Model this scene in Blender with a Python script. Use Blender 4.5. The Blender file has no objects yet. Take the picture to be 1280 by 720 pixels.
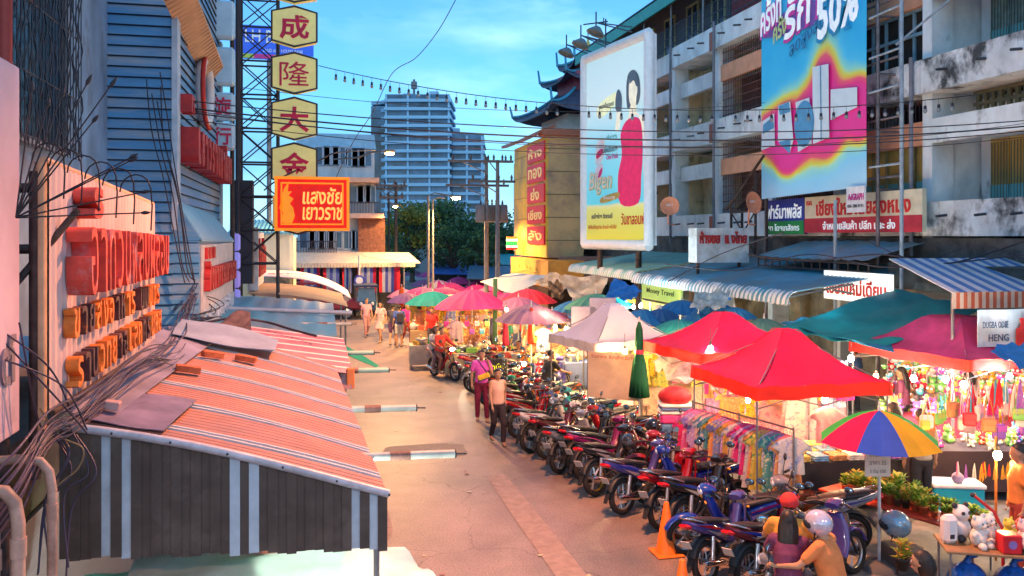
import bpy, math, random
from mathutils import Vector, Matrix
random.seed(11)
S = bpy.context.scene
COL = bpy.data.collections.new('build')  # filled first, linked to the scene at the end
TMP = S.collection
PI = math.pi
def V(*a): return Vector(a)
# ---- surveying helpers: camera stands at (0,0,4.5), street runs along +Y
FX, HOR, HC = 1050.0, 295.0, 4.5
YAW = math.atan2(245.0, FX)
FWD = Vector((math.sin(YAW), math.cos(YAW), 0)); RGT = Vector((math.cos(YAW), -math.sin(YAW), 0))
def PD(x, y, d):
    p = FWD*d + RGT*((x-640)/FX*d); return Vector((p.x, p.y, HC-(y-HOR)/FX*d))
def PZ(x, y, z=0.0): return PD(x, y, (HC-z)*FX/(y-HOR))
def PX(x, y, X): return PD(x, y, X/(FWD.x+RGT.x*(x-640)/FX))
def PY(x, y, Y): return PD(x, y, Y/(FWD.y+RGT.y*(x-640)/FX))

# ---- mesh builder
class MB:
    def __init__(s): s.v=[]; s.f=[]; s.mi=[]; s.sm=[]; s.mats=[]; s.M=None
    def mid(s, m):
        if m is None: return 0
        if m not in s.mats: s.mats.append(m)
        return s.mats.index(m)
    def add(s, vs, fs, m=None, smooth=False):
        o=len(s.v); k=s.mid(m)
        if s.M is not None: vs=[s.M@Vector(v) for v in vs]
        s.v += [tuple(v) for v in vs]
        for f in fs: s.f.append([i+o for i in f]); s.mi.append(k); s.sm.append(smooth)
        return s
    def box(s, c, d, m=None, rz=0, M=None, taper=1.0, bev=0):
        x,y,z=d[0]/2,d[1]/2,d[2]/2
        t=taper
        R=M if M is not None else Matrix.Rotation(rz,3,'Z')
        c=Vector(c)
        if bev>0:
            b=min(bev,x*.9,y*.9,z*.9); vs=[]
            for sx in(-1,1):
                for sy in(-1,1):
                    for sz in(-1,1):
                        vs += [(sx*(x-b),sy*(y-b),sz*z),(sx*(x-b),sy*y,sz*(z-b)),(sx*x,sy*(y-b),sz*(z-b))]
            def I(sx,sy,sz,k): return ((sx>0)*4+(sy>0)*2+(sz>0))*3+k
            fs=[]
            for q in(-1,1):
                fs.append([I(-1,-1,q,0),I(1,-1,q,0),I(1,1,q,0),I(-1,1,q,0)])
                fs.append([I(-1,q,-1,1),I(1,q,-1,1),I(1,q,1,1),I(-1,q,1,1)])
                fs.append([I(q,-1,-1,2),I(q,1,-1,2),I(q,1,1,2),I(q,-1,1,2)])
                for w in(-1,1):
                    fs.append([I(-1,q,w,0),I(1,q,w,0),I(1,q,w,1),I(-1,q,w,1)])
                    fs.append([I(q,-1,w,0),I(q,1,w,0),I(q,1,w,2),I(q,-1,w,2)])
                    fs.append([I(q,w,-1,1),I(q,w,1,1),I(q,w,1,2),I(q,w,-1,2)])
            for sx in(-1,1):
                for sy in(-1,1):
                    for sz in(-1,1): fs.append([I(sx,sy,sz,0),I(sx,sy,sz,1),I(sx,sy,sz,2)])
            return s.add([c+R@Vector(v) for v in vs],fs,m)
        vs=[(-x,-y,-z),(x,-y,-z),(x,y,-z),(-x,y,-z),(-x*t,-y*t,z),(x*t,-y*t,z),(x*t,y*t,z),(-x*t,y*t,z)]
        return s.add([c+R@Vector(v) for v in vs],[(0,3,2,1),(4,5,6,7),(0,1,5,4),(1,2,6,5),(2,3,7,6),(3,0,4,7)],m)
    def hexa(s, a, b, h, w, m=None):   # vertical slab: base line a->b, height h, thickness w
        a=Vector(a); b=Vector(b); t=(b-a); n=Vector((-t.y,t.x,0)).normalized()*w/2; u=Vector((0,0,h))
        return s.add([a-n,b-n,b+n,a+n,a-n+u,b-n+u,b+n+u,a+n+u],[(0,3,2,1),(4,5,6,7),(0,1,5,4),(1,2,6,5),(2,3,7,6),(3,0,4,7)],m)
    def slab(s, q, t, m=None):         # thick quad/polygon: points q, thickness vector t
        q=[Vector(p) for p in q]; t=Vector(t); n=len(q)
        fs=[list(range(n)),list(range(2*n-1,n-1,-1))]+[(i,n+i,n+(i+1)%n,(i+1)%n) for i in range(n)]
        return s.add(q+[p+t for p in q],fs,m)
    def cyl(s, a, b, r0, r1=None, n=8, m=None, caps=True, smooth=True):
        return s.tube([a,b],[r0,r0 if r1 is None else r1],n,m,caps,smooth)
    def tube(s, pts, r, n=6, m=None, caps=True, smooth=True, closed=False, flat=1.0):
        pts=[Vector(p) for p in pts]; k=len(pts)
        if not isinstance(r,(list,tuple)): r=[r]*k
        vs=[]; up=None
        for i,p in enumerate(pts):
            a=pts[(i-1)%k] if (i>0 or closed) else p; b=pts[(i+1)%k] if (i<k-1 or closed) else p
            t=(b-a)
            if t.length<1e-9: t=Vector((0,0,1))
            t.normalize()
            if up is None: up=Vector((0,0,1)) if abs(t.z)<.9 else Vector((1,0,0))
            x=up.cross(t)
            if x.length<1e-4: x=Vector((0,1,0)).cross(t)
            x.normalize(); y=t.cross(x); up=y
            for j in range(n):
                an=2*PI*j/n; vs.append(p+x*math.cos(an)*r[i]+y*math.sin(an)*r[i]*flat)
        fs=[]
        for i in range(k if closed else k-1):
            for j in range(n):
                i2=(i+1)%k; fs.append((i*n+j,i*n+(j+1)%n,i2*n+(j+1)%n,i2*n+j))
        s.add(vs,fs,m,smooth)
        if caps and not closed:
            s.add(vs[:n],[list(range(n-1,-1,-1))],m); s.add(vs[-n:],[list(range(n))],m)
        return s
    def lathe(s, prof, c=(0,0,0), n=16, m=None, M=None, smooth=True, wob=None):
        c=Vector(c); vs=[]
        for (r,z) in prof:
            for j in range(n):
                a=2*PI*j/n; rr=r*(wob(j,z) if wob else 1)
                p=Vector((rr*math.cos(a),rr*math.sin(a),z)); vs.append(c+(M@p if M is not None else p))
        fs=[(i*n+j,i*n+(j+1)%n,(i+1)*n+(j+1)%n,(i+1)*n+j) for i in range(len(prof)-1) for j in range(n)]
        return s.add(vs,fs,m,smooth)
    def ball(s, c, r, m=None, n=8, k=6, sc=(1,1,1), M=None):
        c=Vector(c); vs=[]; fs=[]
        for i in range(k+1):
            ph=PI*i/k
            for j in range(n):
                a=2*PI*j/n; p=Vector((math.sin(ph)*math.cos(a)*r*sc[0],math.sin(ph)*math.sin(a)*r*sc[1],math.cos(ph)*r*sc[2]))
                vs.append(c+(M@p if M is not None else p))
        for i in range(k):
            for j in range(n):
                fs.append((i*n+j,(i+1)*n+j,(i+1)*n+(j+1)%n,i*n+(j+1)%n))
        return s.add(vs,fs,m,True)
    def prism(s, pts, o, ax, ay, th, m=None):   # 2D outline extruded: o + ax*u + ay*v, thickness vector th
        o=Vector(o);ax=Vector(ax);ay=Vector(ay);th=Vector(th)
        q=[o+ax*p[0]+ay*p[1] for p in pts]; return s.slab([p-th*.5 for p in q],th,m)
    def grid(s, fn, nu, nv, m=None, smooth=True, th=None):
        vs=[Vector(fn(i/nu,j/nv)) for j in range(nv+1) for i in range(nu+1)]
        fs=[(j*(nu+1)+i,j*(nu+1)+i+1,(j+1)*(nu+1)+i+1,(j+1)*(nu+1)+i) for j in range(nv) for i in range(nu)]
        s.add(vs,fs,m,smooth)
        if th is not None:
            t=Vector(th); s.add([v+t for v in vs],[f[::-1] for f in fs],m,smooth)
            W=nu+1; rim=[i for i in range(nu)]+[nu+W*j for j in range(nv)]+[W*nv+i for i in range(nu,0,-1)]+[W*j for j in range(nv,0,-1)]
            R=[vs[i] for i in rim]; n=len(R)
            s.add(R+[v+t for v in R],[(i,n+i,n+(i+1)%n,(i+1)%n) for i in range(n)],m,False)
        return s
    def build(s, name, mat=None, parent=None, loc=None):
        me=bpy.data.meshes.new(name); me.from_pydata(s.v,[],s.f)
        mats=list(s.mats)
        if mat is not None:
            if not mats: mats=[mat]
        for x in mats: me.materials.append(x)
        if mats: me.polygons.foreach_set('material_index',s.mi)
        me.polygons.foreach_set('use_smooth',s.sm); me.update()
        o=bpy.data.objects.new(name,me); COL.objects.link(o)
        if parent is not None: setp(o,parent)
        if loc is not None: o.location=loc
        return o
KID={}
def setp(o,p): o.parent=p; KID.setdefault(p.name,[]).append(o)
def tag(o,label=None,cat=None,group=None,kind=None):
    if label: o['label']=label
    if cat: o['category']=cat
    if group: o['group']=group
    if kind: o['kind']=kind
    return o
def thing(name,label,cat,loc=(0,0,0),rz=0,group=None):
    o=bpy.data.objects.new(name,None); COL.objects.link(o); o.location=loc; o.rotation_euler=(0,0,rz); o.empty_display_size=.2
    return tag(o,label,cat,group)
def struct(o): o['kind']='structure'; return o
def dup(root,loc=None,rz=None,label=None,group=None,remap=None,scale=None):
    def rec(o,par):
        c=o.copy(); COL.objects.link(c)
        if par is not None: setp(c,par)
        if remap and o.data and o.type=='MESH':
            if any(m in remap for m in o.data.materials):
                key=(o.data.name,)+tuple(sorted((a.name,b.name) for a,b in remap.items()))
                if key not in DM:
                    d=o.data.copy()
                    for i,m in enumerate(d.materials):
                        if m in remap: d.materials[i]=remap[m]
                    DM[key]=d
                c.data=DM[key]
        for ch in list(KID.get(o.name,[])): rec(ch,c)
        return c
    r=rec(root,None)
    if loc is not None: r.location=loc
    if rz is not None: r.rotation_euler=(0,0,rz)
    if scale: r.scale=(scale,)*3 if isinstance(scale,(int,float)) else scale
    if label: r['label']=label
    if group: r['group']=group
    return r
DM={}
# ---- materials
MATS={}
def mat(name,col,rough=.7,var=.12,scale=4,metal=0,spec=.4,bump=0,emit=None,es=0,alpha=1,trans=0,stain=None,stain_s=1.2,stain_t=(.45,.62),stretch=(1,1,1),coat=0,ior=None,sss=0):
    if name in MATS: return MATS[name]
    m=bpy.data.materials.new(name); m.use_nodes=True; nt=m.node_tree; N=nt.nodes; L=nt.links
    b=N['Principled BSDF']; b.inputs['Roughness'].default_value=rough; b.inputs['Metallic'].default_value=metal
    b.inputs['Specular IOR Level'].default_value=spec
    if coat: b.inputs['Coat Weight'].default_value=coat; b.inputs['Coat Roughness'].default_value=.08
    c=(col[0],col[1],col[2],1)
    tc=N.new('ShaderNodeTexCoord'); mp=N.new('ShaderNodeMapping'); mp.inputs['Scale'].default_value=stretch
    L.new(tc.outputs['Object'],mp.inputs['Vector'])
    nz=N.new('ShaderNodeTexNoise'); nz.inputs['Scale'].default_value=scale; nz.inputs['Detail'].default_value=5; nz.inputs['Roughness'].default_value=.6
    L.new(mp.outputs[0],nz.inputs['Vector'])
    mr=N.new('ShaderNodeMapRange'); mr.inputs['From Min'].default_value=.3; mr.inputs['From Max'].default_value=.7
    mr.inputs['To Min'].default_value=1-var*1.6; mr.inputs['To Max'].default_value=1+var
    L.new(nz.outputs['Fac'],mr.inputs['Value'])
    mx=N.new('ShaderNodeVectorMath'); mx.operation='SCALE'; mx.inputs[0].default_value=col[:3]; L.new(mr.outputs[0],mx.inputs['Scale'])
    out=mx.outputs[0]
    if stain:
        n2=N.new('ShaderNodeTexNoise'); n2.inputs['Scale'].default_value=stain_s; n2.inputs['Detail'].default_value=8; n2.inputs['Roughness'].default_value=.68
        mp2=N.new('ShaderNodeMapping'); mp2.inputs['Location'].default_value=(3,7,1); mp2.inputs['Scale'].default_value=stretch
        L.new(tc.outputs['Object'],mp2.inputs[0]); L.new(mp2.outputs[0],n2.inputs['Vector'])
        r2=N.new('ShaderNodeMapRange'); r2.inputs['From Min'].default_value=stain_t[0]; r2.inputs['From Max'].default_value=stain_t[1]; L.new(n2.outputs['Fac'],r2.inputs['Value'])
        m2=N.new('ShaderNodeMix'); m2.data_type='RGBA'; L.new(r2.outputs[0],m2.inputs['Factor']); L.new(out,m2.inputs['A']); m2.inputs['B'].default_value=(*stain,1); out=m2.outputs['Result']
    L.new(out,b.inputs['Base Color'])
    if bump:
        bp=N.new('ShaderNodeBump'); bp.inputs['Strength'].default_value=bump; bp.inputs['Distance'].default_value=.02; L.new(nz.outputs['Fac'],bp.inputs['Height']); L.new(bp.outputs[0],b.inputs['Normal'])
    if emit: b.inputs['Emission Color'].default_value=(*emit,1); b.inputs['Emission Strength'].default_value=es
    if alpha<1: b.inputs['Alpha'].default_value=alpha
    if trans: # thin cloth: let light through
        o=[n for n in N if n.type=='OUTPUT_MATERIAL'][0]; t=N.new('ShaderNodeBsdfTranslucent'); L.new(out,t.inputs['Color'])
        ms=N.new('ShaderNodeMixShader'); ms.inputs[0].default_value=trans; L.new(b.outputs[0],ms.inputs[1]); L.new(t.outputs[0],ms.inputs[2]); L.new(ms.outputs[0],o.inputs['Surface'])
    MATS[name]=m; return m
def cm(col,rough=.6,**k):   # quick plain colour material keyed by colour
    key='paint_%02x%02x%02x_%d'%(tuple(int(max(0,min(1,c))*255) for c in col)+(int(rough*100),))
    for a,b in sorted(k.items()): key+='_%s%s'%(a[0],b)
    return mat(key,col,rough,**k)
def cloth(col,t=.35): return cm(col,.85,trans=t,var=.1,scale=3)
def emis(name,col,s): return mat(name,col,.5,emit=col,es=s)
# ---- text
FONTC={}
def text_bm(mb,txt,o,ax,ay,h,w=None,m=None,th=.01,bold=0.0,shear=0,center=True):
    """adds lettering to mesh builder: o = centre (or left-bottom), ax/ay unit directions, h = line height, w = total width"""
    key=(txt,bold,shear)
    if key not in FONTC:
        cu=bpy.data.curves.new('lettering','FONT'); cu.body=txt; cu.size=1; cu.offset=bold; cu.shear=shear; cu.resolution_u=2; cu.extrude=0
        ob=bpy.data.objects.new('lettering_source',cu); TMP.objects.link(ob)
        dg=bpy.context.evaluated_depsgraph_get(); me=bpy.data.meshes.new_from_object(ob.evaluated_get(dg))
        vs=[v.co.copy() for v in me.vertices]; fs=[list(p.vertices) for p in me.polygons]
        ec={}
        for f in fs:
            for i in range(len(f)):
                a,b=f[i],f[(i+1)%len(f)]
                ec[(a,b)]=1
        be=[(a,b) for (a,b) in ec if (b,a) not in ec]
        bpy.data.objects.remove(ob); bpy.data.curves.remove(cu); bpy.data.meshes.remove(me)
        FONTC[key]=(vs,fs,be)
    vs,fs,be=FONTC[key]
    if not vs: return mb
    x0=min(v.x for v in vs);x1=max(v.x for v in vs);y0=min(v.y for v in vs);y1=max(v.y for v in vs)
    sy=h/max(1e-6,(y1-y0)); sx=sy if w is None else w/max(1e-6,(x1-x0))
    o=Vector(o);ax=Vector(ax);ay=Vector(ay);n=ax.cross(ay).normalized()
    cx=(x0+x1)/2 if center else x0; cy=(y0+y1)/2 if center else y0
    P=[o+ax*((v.x-cx)*sx)+ay*((v.y-cy)*sy) for v in vs]
    F=[p+n*th for p in P]; k=len(P)
    mb.add(F,fs,m); 
    if th>.004: mb.add(P+F,[(a,b,b+k,a+k) for a,b in be],m)
    return mb
def lamp(name,label,p,col,power,r=.05,cat='light bulb',group=None,es=40,bulb_r=.05,cool=False,parent=None):
    t=thing(name,label,cat,p,0,group)
    mb=MB(); mb.ball((0,0,0),bulb_r,n=10,k=8,sc=(1,1,1.25)); mb.build('glass_bulb',emis('bulb_glow_%d_%d'%(int(col[2]*99),es),col,es),t)
    mb=MB(); mb.cyl((0,0,bulb_r*1.0),(0,0,bulb_r*2.4),bulb_r*.45,n=8); mb.cyl((0,0,bulb_r*2.4),(0,0,bulb_r*2.4+.25),.006,n=4); mb.build('lamp_socket',cm((.05,.05,.05)),t)
    l=bpy.data.lights.new('bulb_light','POINT'); l.color=col; l.energy=power*2.4; l.shadow_soft_size=max(r,bulb_r*1.3)
    lo=bpy.data.objects.new('bulb_light',l); COL.objects.link(lo); setp(lo,t)
    return t
# ---- camera
cd=bpy.data.cameras.new('camera'); cam=bpy.data.objects.new('camera',cd); COL.objects.link(cam); S.camera=cam
cam.location=(0,0,HC); cam.rotation_euler=(PI/2,0,-YAW); cd.sensor_width=36; cd.lens=36*FX/1280; cd.shift_y=-(360-HOR)/1280; cd.clip_start=.1; cd.clip_end=3000
S.view_settings.view_transform='Standard'; S.view_settings.look='None'; S.view_settings.exposure=1.0; S.view_settings.gamma=1
S.render.resolution_x=1024; S.render.resolution_y=576
# ---- sky
w=bpy.data.worlds.new('World'); S.world=w; w.use_nodes=True; nt=w.node_tree; N=nt.nodes; L=nt.links
bg=N['Background']; bg.inputs['Strength'].default_value=.15
sky=N.new('ShaderNodeTexSky'); sky.sky_type='NISHITA'; sky.sun_disc=False; sky.sun_elevation=math.radians(9); sky.sun_rotation=math.radians(200); sky.air_density=1.0; sky.dust_density=.3; sky.ozone_density=5
tc=N.new('ShaderNodeTexCoord'); mp=N.new('ShaderNodeMapping'); mp.inputs['Scale'].default_value=(1,1,3.4); mp.inputs['Location'].default_value=(2.3,.4,.2); L.new(tc.outputs['Generated'],mp.inputs[0])
nz=N.new('ShaderNodeTexNoise'); nz.inputs['Scale'].default_value=3.2; nz.inputs['Detail'].default_value=7; nz.inputs['Roughness'].default_value=.55; L.new(mp.outputs[0],nz.inputs['Vector'])
cr=N.new('ShaderNodeMapRange'); cr.inputs['From Min'].default_value=.4; cr.inputs['From Max'].default_value=.6; cr.inputs['To Max'].default_value=.9; L.new(nz.outputs['Fac'],cr.inputs[0])
tint=N.new('ShaderNodeMix'); tint.data_type='RGBA'; tint.blend_type='MULTIPLY'; tint.inputs['Factor'].default_value=1; L.new(sky.outputs[0],tint.inputs['A']); tint.inputs['B'].default_value=(.75,.98,1.04,1)
n2=N.new('ShaderNodeTexNoise'); n2.inputs['Scale'].default_value=2.6; n2.inputs['Detail'].default_value=4; L.new(mp.outputs[0],n2.inputs['Vector'])
cc=N.new('ShaderNodeMix'); cc.data_type='RGBA'; cr2=N.new('ShaderNodeMapRange'); cr2.inputs['From Min'].default_value=.4; cr2.inputs['From Max'].default_value=.6; L.new(n2.outputs['Fac'],cr2.inputs[0]); L.new(cr2.outputs[0],cc.inputs['Factor'])
cc.inputs['A'].default_value=(.9,2.4,4.4,1); cc.inputs['B'].default_value=(2.6,4.6,6.1,1)
mx=N.new('ShaderNodeMix'); mx.data_type='RGBA'; L.new(cr.outputs[0],mx.inputs['Factor']); L.new(tint.outputs['Result'],mx.inputs['A']); L.new(cc.outputs['Result'],mx.inputs['B']); L.new(mx.outputs['Result'],bg.inputs['Color'])
sl=bpy.data.lights.new('sun','SUN'); sl.energy=.15; sl.angle=math.radians(14); sl.color=(1,.86,.78); so=bpy.data.objects.new('sun',sl); COL.objects.link(so); so.rotation_euler=(math.radians(62),0,math.radians(-160+180))
# ---- ground
asph=mat('worn_asphalt',(.25,.185,.165),.48,var=.14,scale=1.1,bump=.12,stain=(.13,.115,.11),stain_s=.3,stain_t=(.45,.7))
# add fine grain to asphalt
def fine(m,s,amt):
    nt=m.node_tree; N=nt.nodes; L=nt.links; b=N['Principled BSDF']; src=b.inputs['Base Color'].links[0].from_socket
    t=N.new('ShaderNodeTexCoord'); n=N.new('ShaderNodeTexNoise'); n.inputs['Scale'].default_value=s; n.inputs['Detail'].default_value=3; L.new(t.outputs['Object'],n.inputs['Vector'])
    r=N.new('ShaderNodeMapRange'); r.inputs['From Min'].default_value=.3; r.inputs['From Max'].default_value=.7; r.inputs['To Min'].default_value=1-amt; r.inputs['To Max'].default_value=1+amt; L.new(n.outputs['Fac'],r.inputs[0])
    v=N.new('ShaderNodeVectorMath'); v.operation='SCALE'; L.new(src,v.inputs[0]); L.new(r.outputs[0],v.inputs['Scale']); L.new(v.outputs[0],b.inputs['Base Color'])
fine(asph,38,.35)
def crack(m,s,w,dark):   # thin crack network and tar seams
    nt=m.node_tree; N=nt.nodes; L=nt.links; b=N['Principled BSDF']; src=b.inputs['Base Color'].links[0].from_socket
    t=N.new('ShaderNodeTexCoord'); n=N.new('ShaderNodeTexNoise'); n.inputs['Scale'].default_value=1.3; n.inputs['Detail'].default_value=6; L.new(t.outputs['Object'],n.inputs['Vector'])
    a=N.new('ShaderNodeVectorMath'); a.operation='MULTIPLY_ADD'; a.inputs[1].default_value=(.9,.9,0); L.new(n.outputs['Color'],a.inputs[0]); L.new(t.outputs['Object'],a.inputs[2])
    vo=N.new('ShaderNodeTexVoronoi'); vo.feature='DISTANCE_TO_EDGE'; vo.inputs['Scale'].default_value=s; L.new(a.outputs[0],vo.inputs['Vector'])
    r=N.new('ShaderNodeMapRange'); r.inputs['From Min'].default_value=0; r.inputs['From Max'].default_value=w; r.inputs['To Min'].default_value=dark; r.inputs['To Max'].default_value=1; L.new(vo.outputs['Distance'],r.inputs[0])
    v=N.new('ShaderNodeVectorMath'); v.operation='SCALE'; L.new(src,v.inputs[0]); L.new(r.outputs[0],v.inputs['Scale']); L.new(v.outputs[0],b.inputs['Base Color'])
crack(asph,.3,.0045,.6)
earth=mat('city_ground',(.09,.085,.08),.9,scale=.3)
pave=mat('pavement_concrete',(.24,.22,.2),.85,var=.2,scale=2,bump=.2,stain=(.12,.11,.1),stain_s=.8)
mb=MB(); mb.add([(-1500,-300,-.16),(1500,-300,-.16),(1500,2500,-.16),(-1500,2500,-.16)],[(0,1,2,3)]); struct(mb.build('ground',earth))
mb=MB(); mb.grid(lambda u,v:(-1.7+13.6*u,-6+110*v,0.002*math.sin(u*9+v*80)),16,120); struct(mb.build('road',asph))
mb=MB(); mb.add([(-60,50,-.03),(-1.7,50,-.03),(-1.7,66,-.03),(-60,66,-.03)],[(0,1,2,3)]); struct(mb.build('side_road',asph))
mb=MB(); mb.grid(lambda u,v:(5.6+6.6*u,4+50*v,0.008),6,40); struct(mb.build('market_floor',mat('market_paving',(.2,.18,.165),.8,var=.25,scale=1.6,bump=.2,stain=(.1,.09,.08),stain_s=.9)))
mb=MB(); mb.box((16.5,30,.0),(9,70,.28)); struct(mb.build('shop_pavement',pave))
mb=MB(); mb.box((-5.2,19,.0),(7,62,.28)); struct(mb.build('pavement',pave))
mb=MB(); 
for i in range(40): mb.box((11.92,-5+i*1.9,.075),(.16,1.87,.17),bev=.015)
struct(mb.build('market_kerb',mat('kerb_stone',(.3,.28,.26),.8,var=.2,scale=6)))
mb=MB()
for (x,y) in ((2.0,8.6),(1.4,22)): mb.lathe([(.0,.014),(.3,.014),(.3,.008),(.34,.008),(.34,.004)],(x,y,0),20)
o=mb.build('manhole_cover',mat('cast_iron',(.06,.055,.05),.55,metal=.6,bump=.4,scale=40)); tag(o,'round cast iron manhole covers set in the road','manhole cover'); o['kind']='structure'

rp=random.Random(21); PM=[mat('dark_tar_patch',(.2,.15,.135),.7,var=.15,scale=9,bump=.2),mat('grey_cement_patch',(.28,.21,.19),.8,var=.15,scale=6,bump=.2)]
for i,(x,y,w_,l_) in enumerate(((1.3,9.2,.8,1.3),(3.3,12.5,.22,3.2),(2.2,17.5,.9,.6),(.9,14.5,.25,2.2),(3.4,8.3,.6,.5))):
    n=14; mb=MB(); mb.add([(x+w_*math.copysign(abs(math.cos(a))**.45,math.cos(a))*rp.uniform(.88,1.05),y+l_*math.copysign(abs(math.sin(a))**.45,math.sin(a))*rp.uniform(.9,1.04),.0065) for a in [2*PI*k/n for k in range(n)]],[list(range(n))],PM[i%2]); struct(mb.build('road_patch'))
# =============== LEFT SIDE OF THE STREET ===============
PINK=mat('pink_sign_paint',(.6,.45,.54),.6,var=.1,scale=2,stain=(.4,.3,.32),stain_s=1.5,stain_t=(.6,.75))
BLUEW=mat('pale_blue_plaster',(.2,.32,.46),.85,var=.25,scale=1.5,stain=(.14,.15,.17),stain_s=1.6,stain_t=(.52,.66),stretch=(1,1,.5),bump=.1)
SIDE=mat('pale_siding',(.08,.27,.5),.5,var=.08,scale=1.2,stain=(.3,.36,.42),stain_s=.7,stretch=(.4,.4,3))  # blue is the paint of the boards
DARK=cm((.03,.03,.035)); JOINT_SHADE=cm((.008,.015,.03),.9); IRON=mat('rusty_iron',(.07,.045,.04),.7,var=.4,scale=12,metal=.3); STEEL=mat('grey_steel',(.2,.2,.22),.5,var=.2,scale=8,metal=.5)
TERRA=mat('terracotta_awning_paint',(.46,.19,.12),.5,var=.15,scale=3,stain=(.34,.17,.15),stain_s=.9,stain_t=(.45,.7))
TERRW=mat('awning_white_paint',(.72,.62,.6),.45,var=.1,scale=4)
BRN=mat('weathered_brown_slat',(.075,.058,.048),.6,var=.2,scale=5,stain=(.12,.1,.085),stain_s=2,stain_t=(.55,.7))
BLW=mat('pale_blue_slat',(.4,.5,.58),.55,var=.12,scale=6)
LILAC=mat('lilac_grey_sheet',(.3,.27,.36),.45,var=.25,scale=2,metal=.15,stain=(.16,.13,.17),stain_s=1.3,stain_t=(.48,.7))
# ---- near striped awning
def zr(x,y):
    u=(x+1.61)/2.09; zl=3.27+(y-6)*.02; zrr=2.69+(y-6)*.012
    return zl*(1-u)+zrr*u+.05*math.sin(min(1,max(0,u))*PI)+.006*math.sin(y*5+x*3)
t=thing('striped_awning','near terracotta striped metal awning with ribbed brown front skirt','awning',(-.6,6,2.3))
T0=V(-.6,6,2.3)
mb=MB(); n=62; L=4.9
for i in range(n):
    y0=6+L*i/n; y1=6+L*(i+1)/n-.012; k=i%9; m=TERRW if k in(3,4) else TERRA
    if k in (3,4): y0+=.026; y1-=.018
    hz=.012+(.006 if m is TERRW else 0)
    xr=lambda y:.48-(y-6)*.05
    rows=[]
    for j in range(9):
        u=j/8; a=V(-1.61+(xr(y0)+1.61)*u,y0,0); b=V(-1.61+(xr(y1)+1.61)*u,y1,0)
        rows.append((V(a.x,a.y,zr(a.x,a.y)+hz)-T0,V(b.x,b.y,zr(b.x,b.y)+hz)-T0))
    for j in range(8):
        p,q=rows[j],rows[j+1]; mb.slab([p[0],q[0],q[1],p[1]],(0,0,-hz-.004),m)
mb.build('roof_slats',None,t)
mb=MB(); mb.grid(lambda u,v:V(-1.61+(2.09-.25*v)*u,6+L*v,zr(-1.61+(2.09-.25*v)*u,6+L*v)-.012)-T0,10,14,BRN,th=(0,0,-.02)); mb.build('roof_underside',None,t)
mb=MB()
x=-1.62; i=0
while x<.47:
    k=i%13; w=.062; m=BLW if k in(4,6) else BRN; zb=2.40-.11*(x+1.6)/2.1+.012*math.sin(i*5.1); zt=zr(x,6)
    yo=-.012 if i%2 else 0
    mb.box((x+w/2+.6,-.02+yo,(zb+zt)/2-2.3),(w+.004,.011,zt-zb),m); x+=w; i+=1
mb.build('front_skirt',None,t)
mb=MB(); pts=[V(-1.66+2.16*i/12,5.96,zr(-1.66+2.16*i/12,6)+.0)-T0 for i in range(13)]; mb.tube(pts,.03,8,mat('galvanised_trim',(.45,.45,.5),.5,var=.2,scale=8,metal=.2))
for i in range(0,13,2): mb.ball(pts[i]+V(0,-.028,0),.009,DARK,6,4)
mb.build('edge_trim',None,t)
mb=MB()
for (px,py) in ((.42,6.05),(.2,10.8)): mb=MB(); mb.cyl((px+.6,py-6,-2.3),(px+.6,py-6,zr(px,py)-2.33),.022,n=8); mb.build('post',STEEL,t)
# patches of lilac sheet lying on the roofs
def sheet(name,label,pts,m,nu=8,nv=6,amp=.02,th=.006,rib=0,cat='roof sheet',group=None,kind=None,ribdir=0,seed=0):
    P=[Vector(p) for p in pts]; c=sum(P,Vector())/4; rnd=random.Random(seed); ph=rnd.random()*6
    def f(u,v):
        p=(P[0]*(1-u)+P[1]*u)*(1-v)+(P[3]*(1-u)+P[2]*u)*v
        z=amp*math.sin(u*5+ph)*math.sin(v*4+ph*2)
        if rib:
            q=(v if ribdir else u); z+=rib*math.cos(q*2*PI*((nv if ribdir else nu)/4))
        return p-c+V(0,0,z)
    mb=MB(); mb.grid(f,nu,nv,m,smooth=True,th=(0,0,-th)); o=mb.build(name,None); o.location=c
    return tag(o,label,cat,group,kind)
def on(x,y,h=.03): return V(x,y,zr(x,y)+h)
sheet('metal_sheet','lilac grey metal patch lying on the near corner of the striped awning',[on(-1.45,6.05,.04),on(-1.0,6.05,.04),on(-.93,7.1,.05),on(-1.5,7.0,.04)],mat('plum_grey_sheet',(.22,.17,.25),.5,var=.3,scale=3),amp=.01)
sheet('metal_sheet','long pale lilac flashing sheet along the foot of the rib-board sign',[on(-1.62,6.1,.06),on(-1.36,6.1,.03),on(-1.15,9.9,.05),on(-1.65,9.9,.12)],LILAC,amp=.01)
sheet('metal_sheet','bent blue-grey sheet bridging the striped awning and the pink corrugated roof',[on(-1.5,9.6,.12),on(-.45,9.9,.14),on(-.45,10.75,.16),on(-1.55,10.6,.2)],mat('bluegrey_sheet',(.26,.31,.42),.5,var=.2,scale=2),amp=.03)
BRICK=mat('orange_brick',(.5,.13,.05),.85,var=.25,scale=14)
for i,(x,y,rz,l) in enumerate(((-1.15,8.2,.2,'red brick holding down the striped awning near the rib-board sign'),(-.73,9.35,-.15,'red brick lying in the middle of the striped awning'),(-1.38,6.3,.0,'small pink brick on the plum sheet at the awning corner'),(-1.05,9.2,.5,'red brick at the top of the striped awning beside the bent sheet'))):
    mb=MB(); mb.box((0,0,.03),(.22 if i!=2 else .1,.09,.06),BRICK if i!=2 else cm((.5,.3,.28)),bev=.006); o=mb.build('brick',None); o.location=on(x,y,.035+(0.03 if i==2 else 0)); o.rotation_euler=(0,.2,rz); tag(o,l,'brick','bricks weighing down the roofs')
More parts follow.
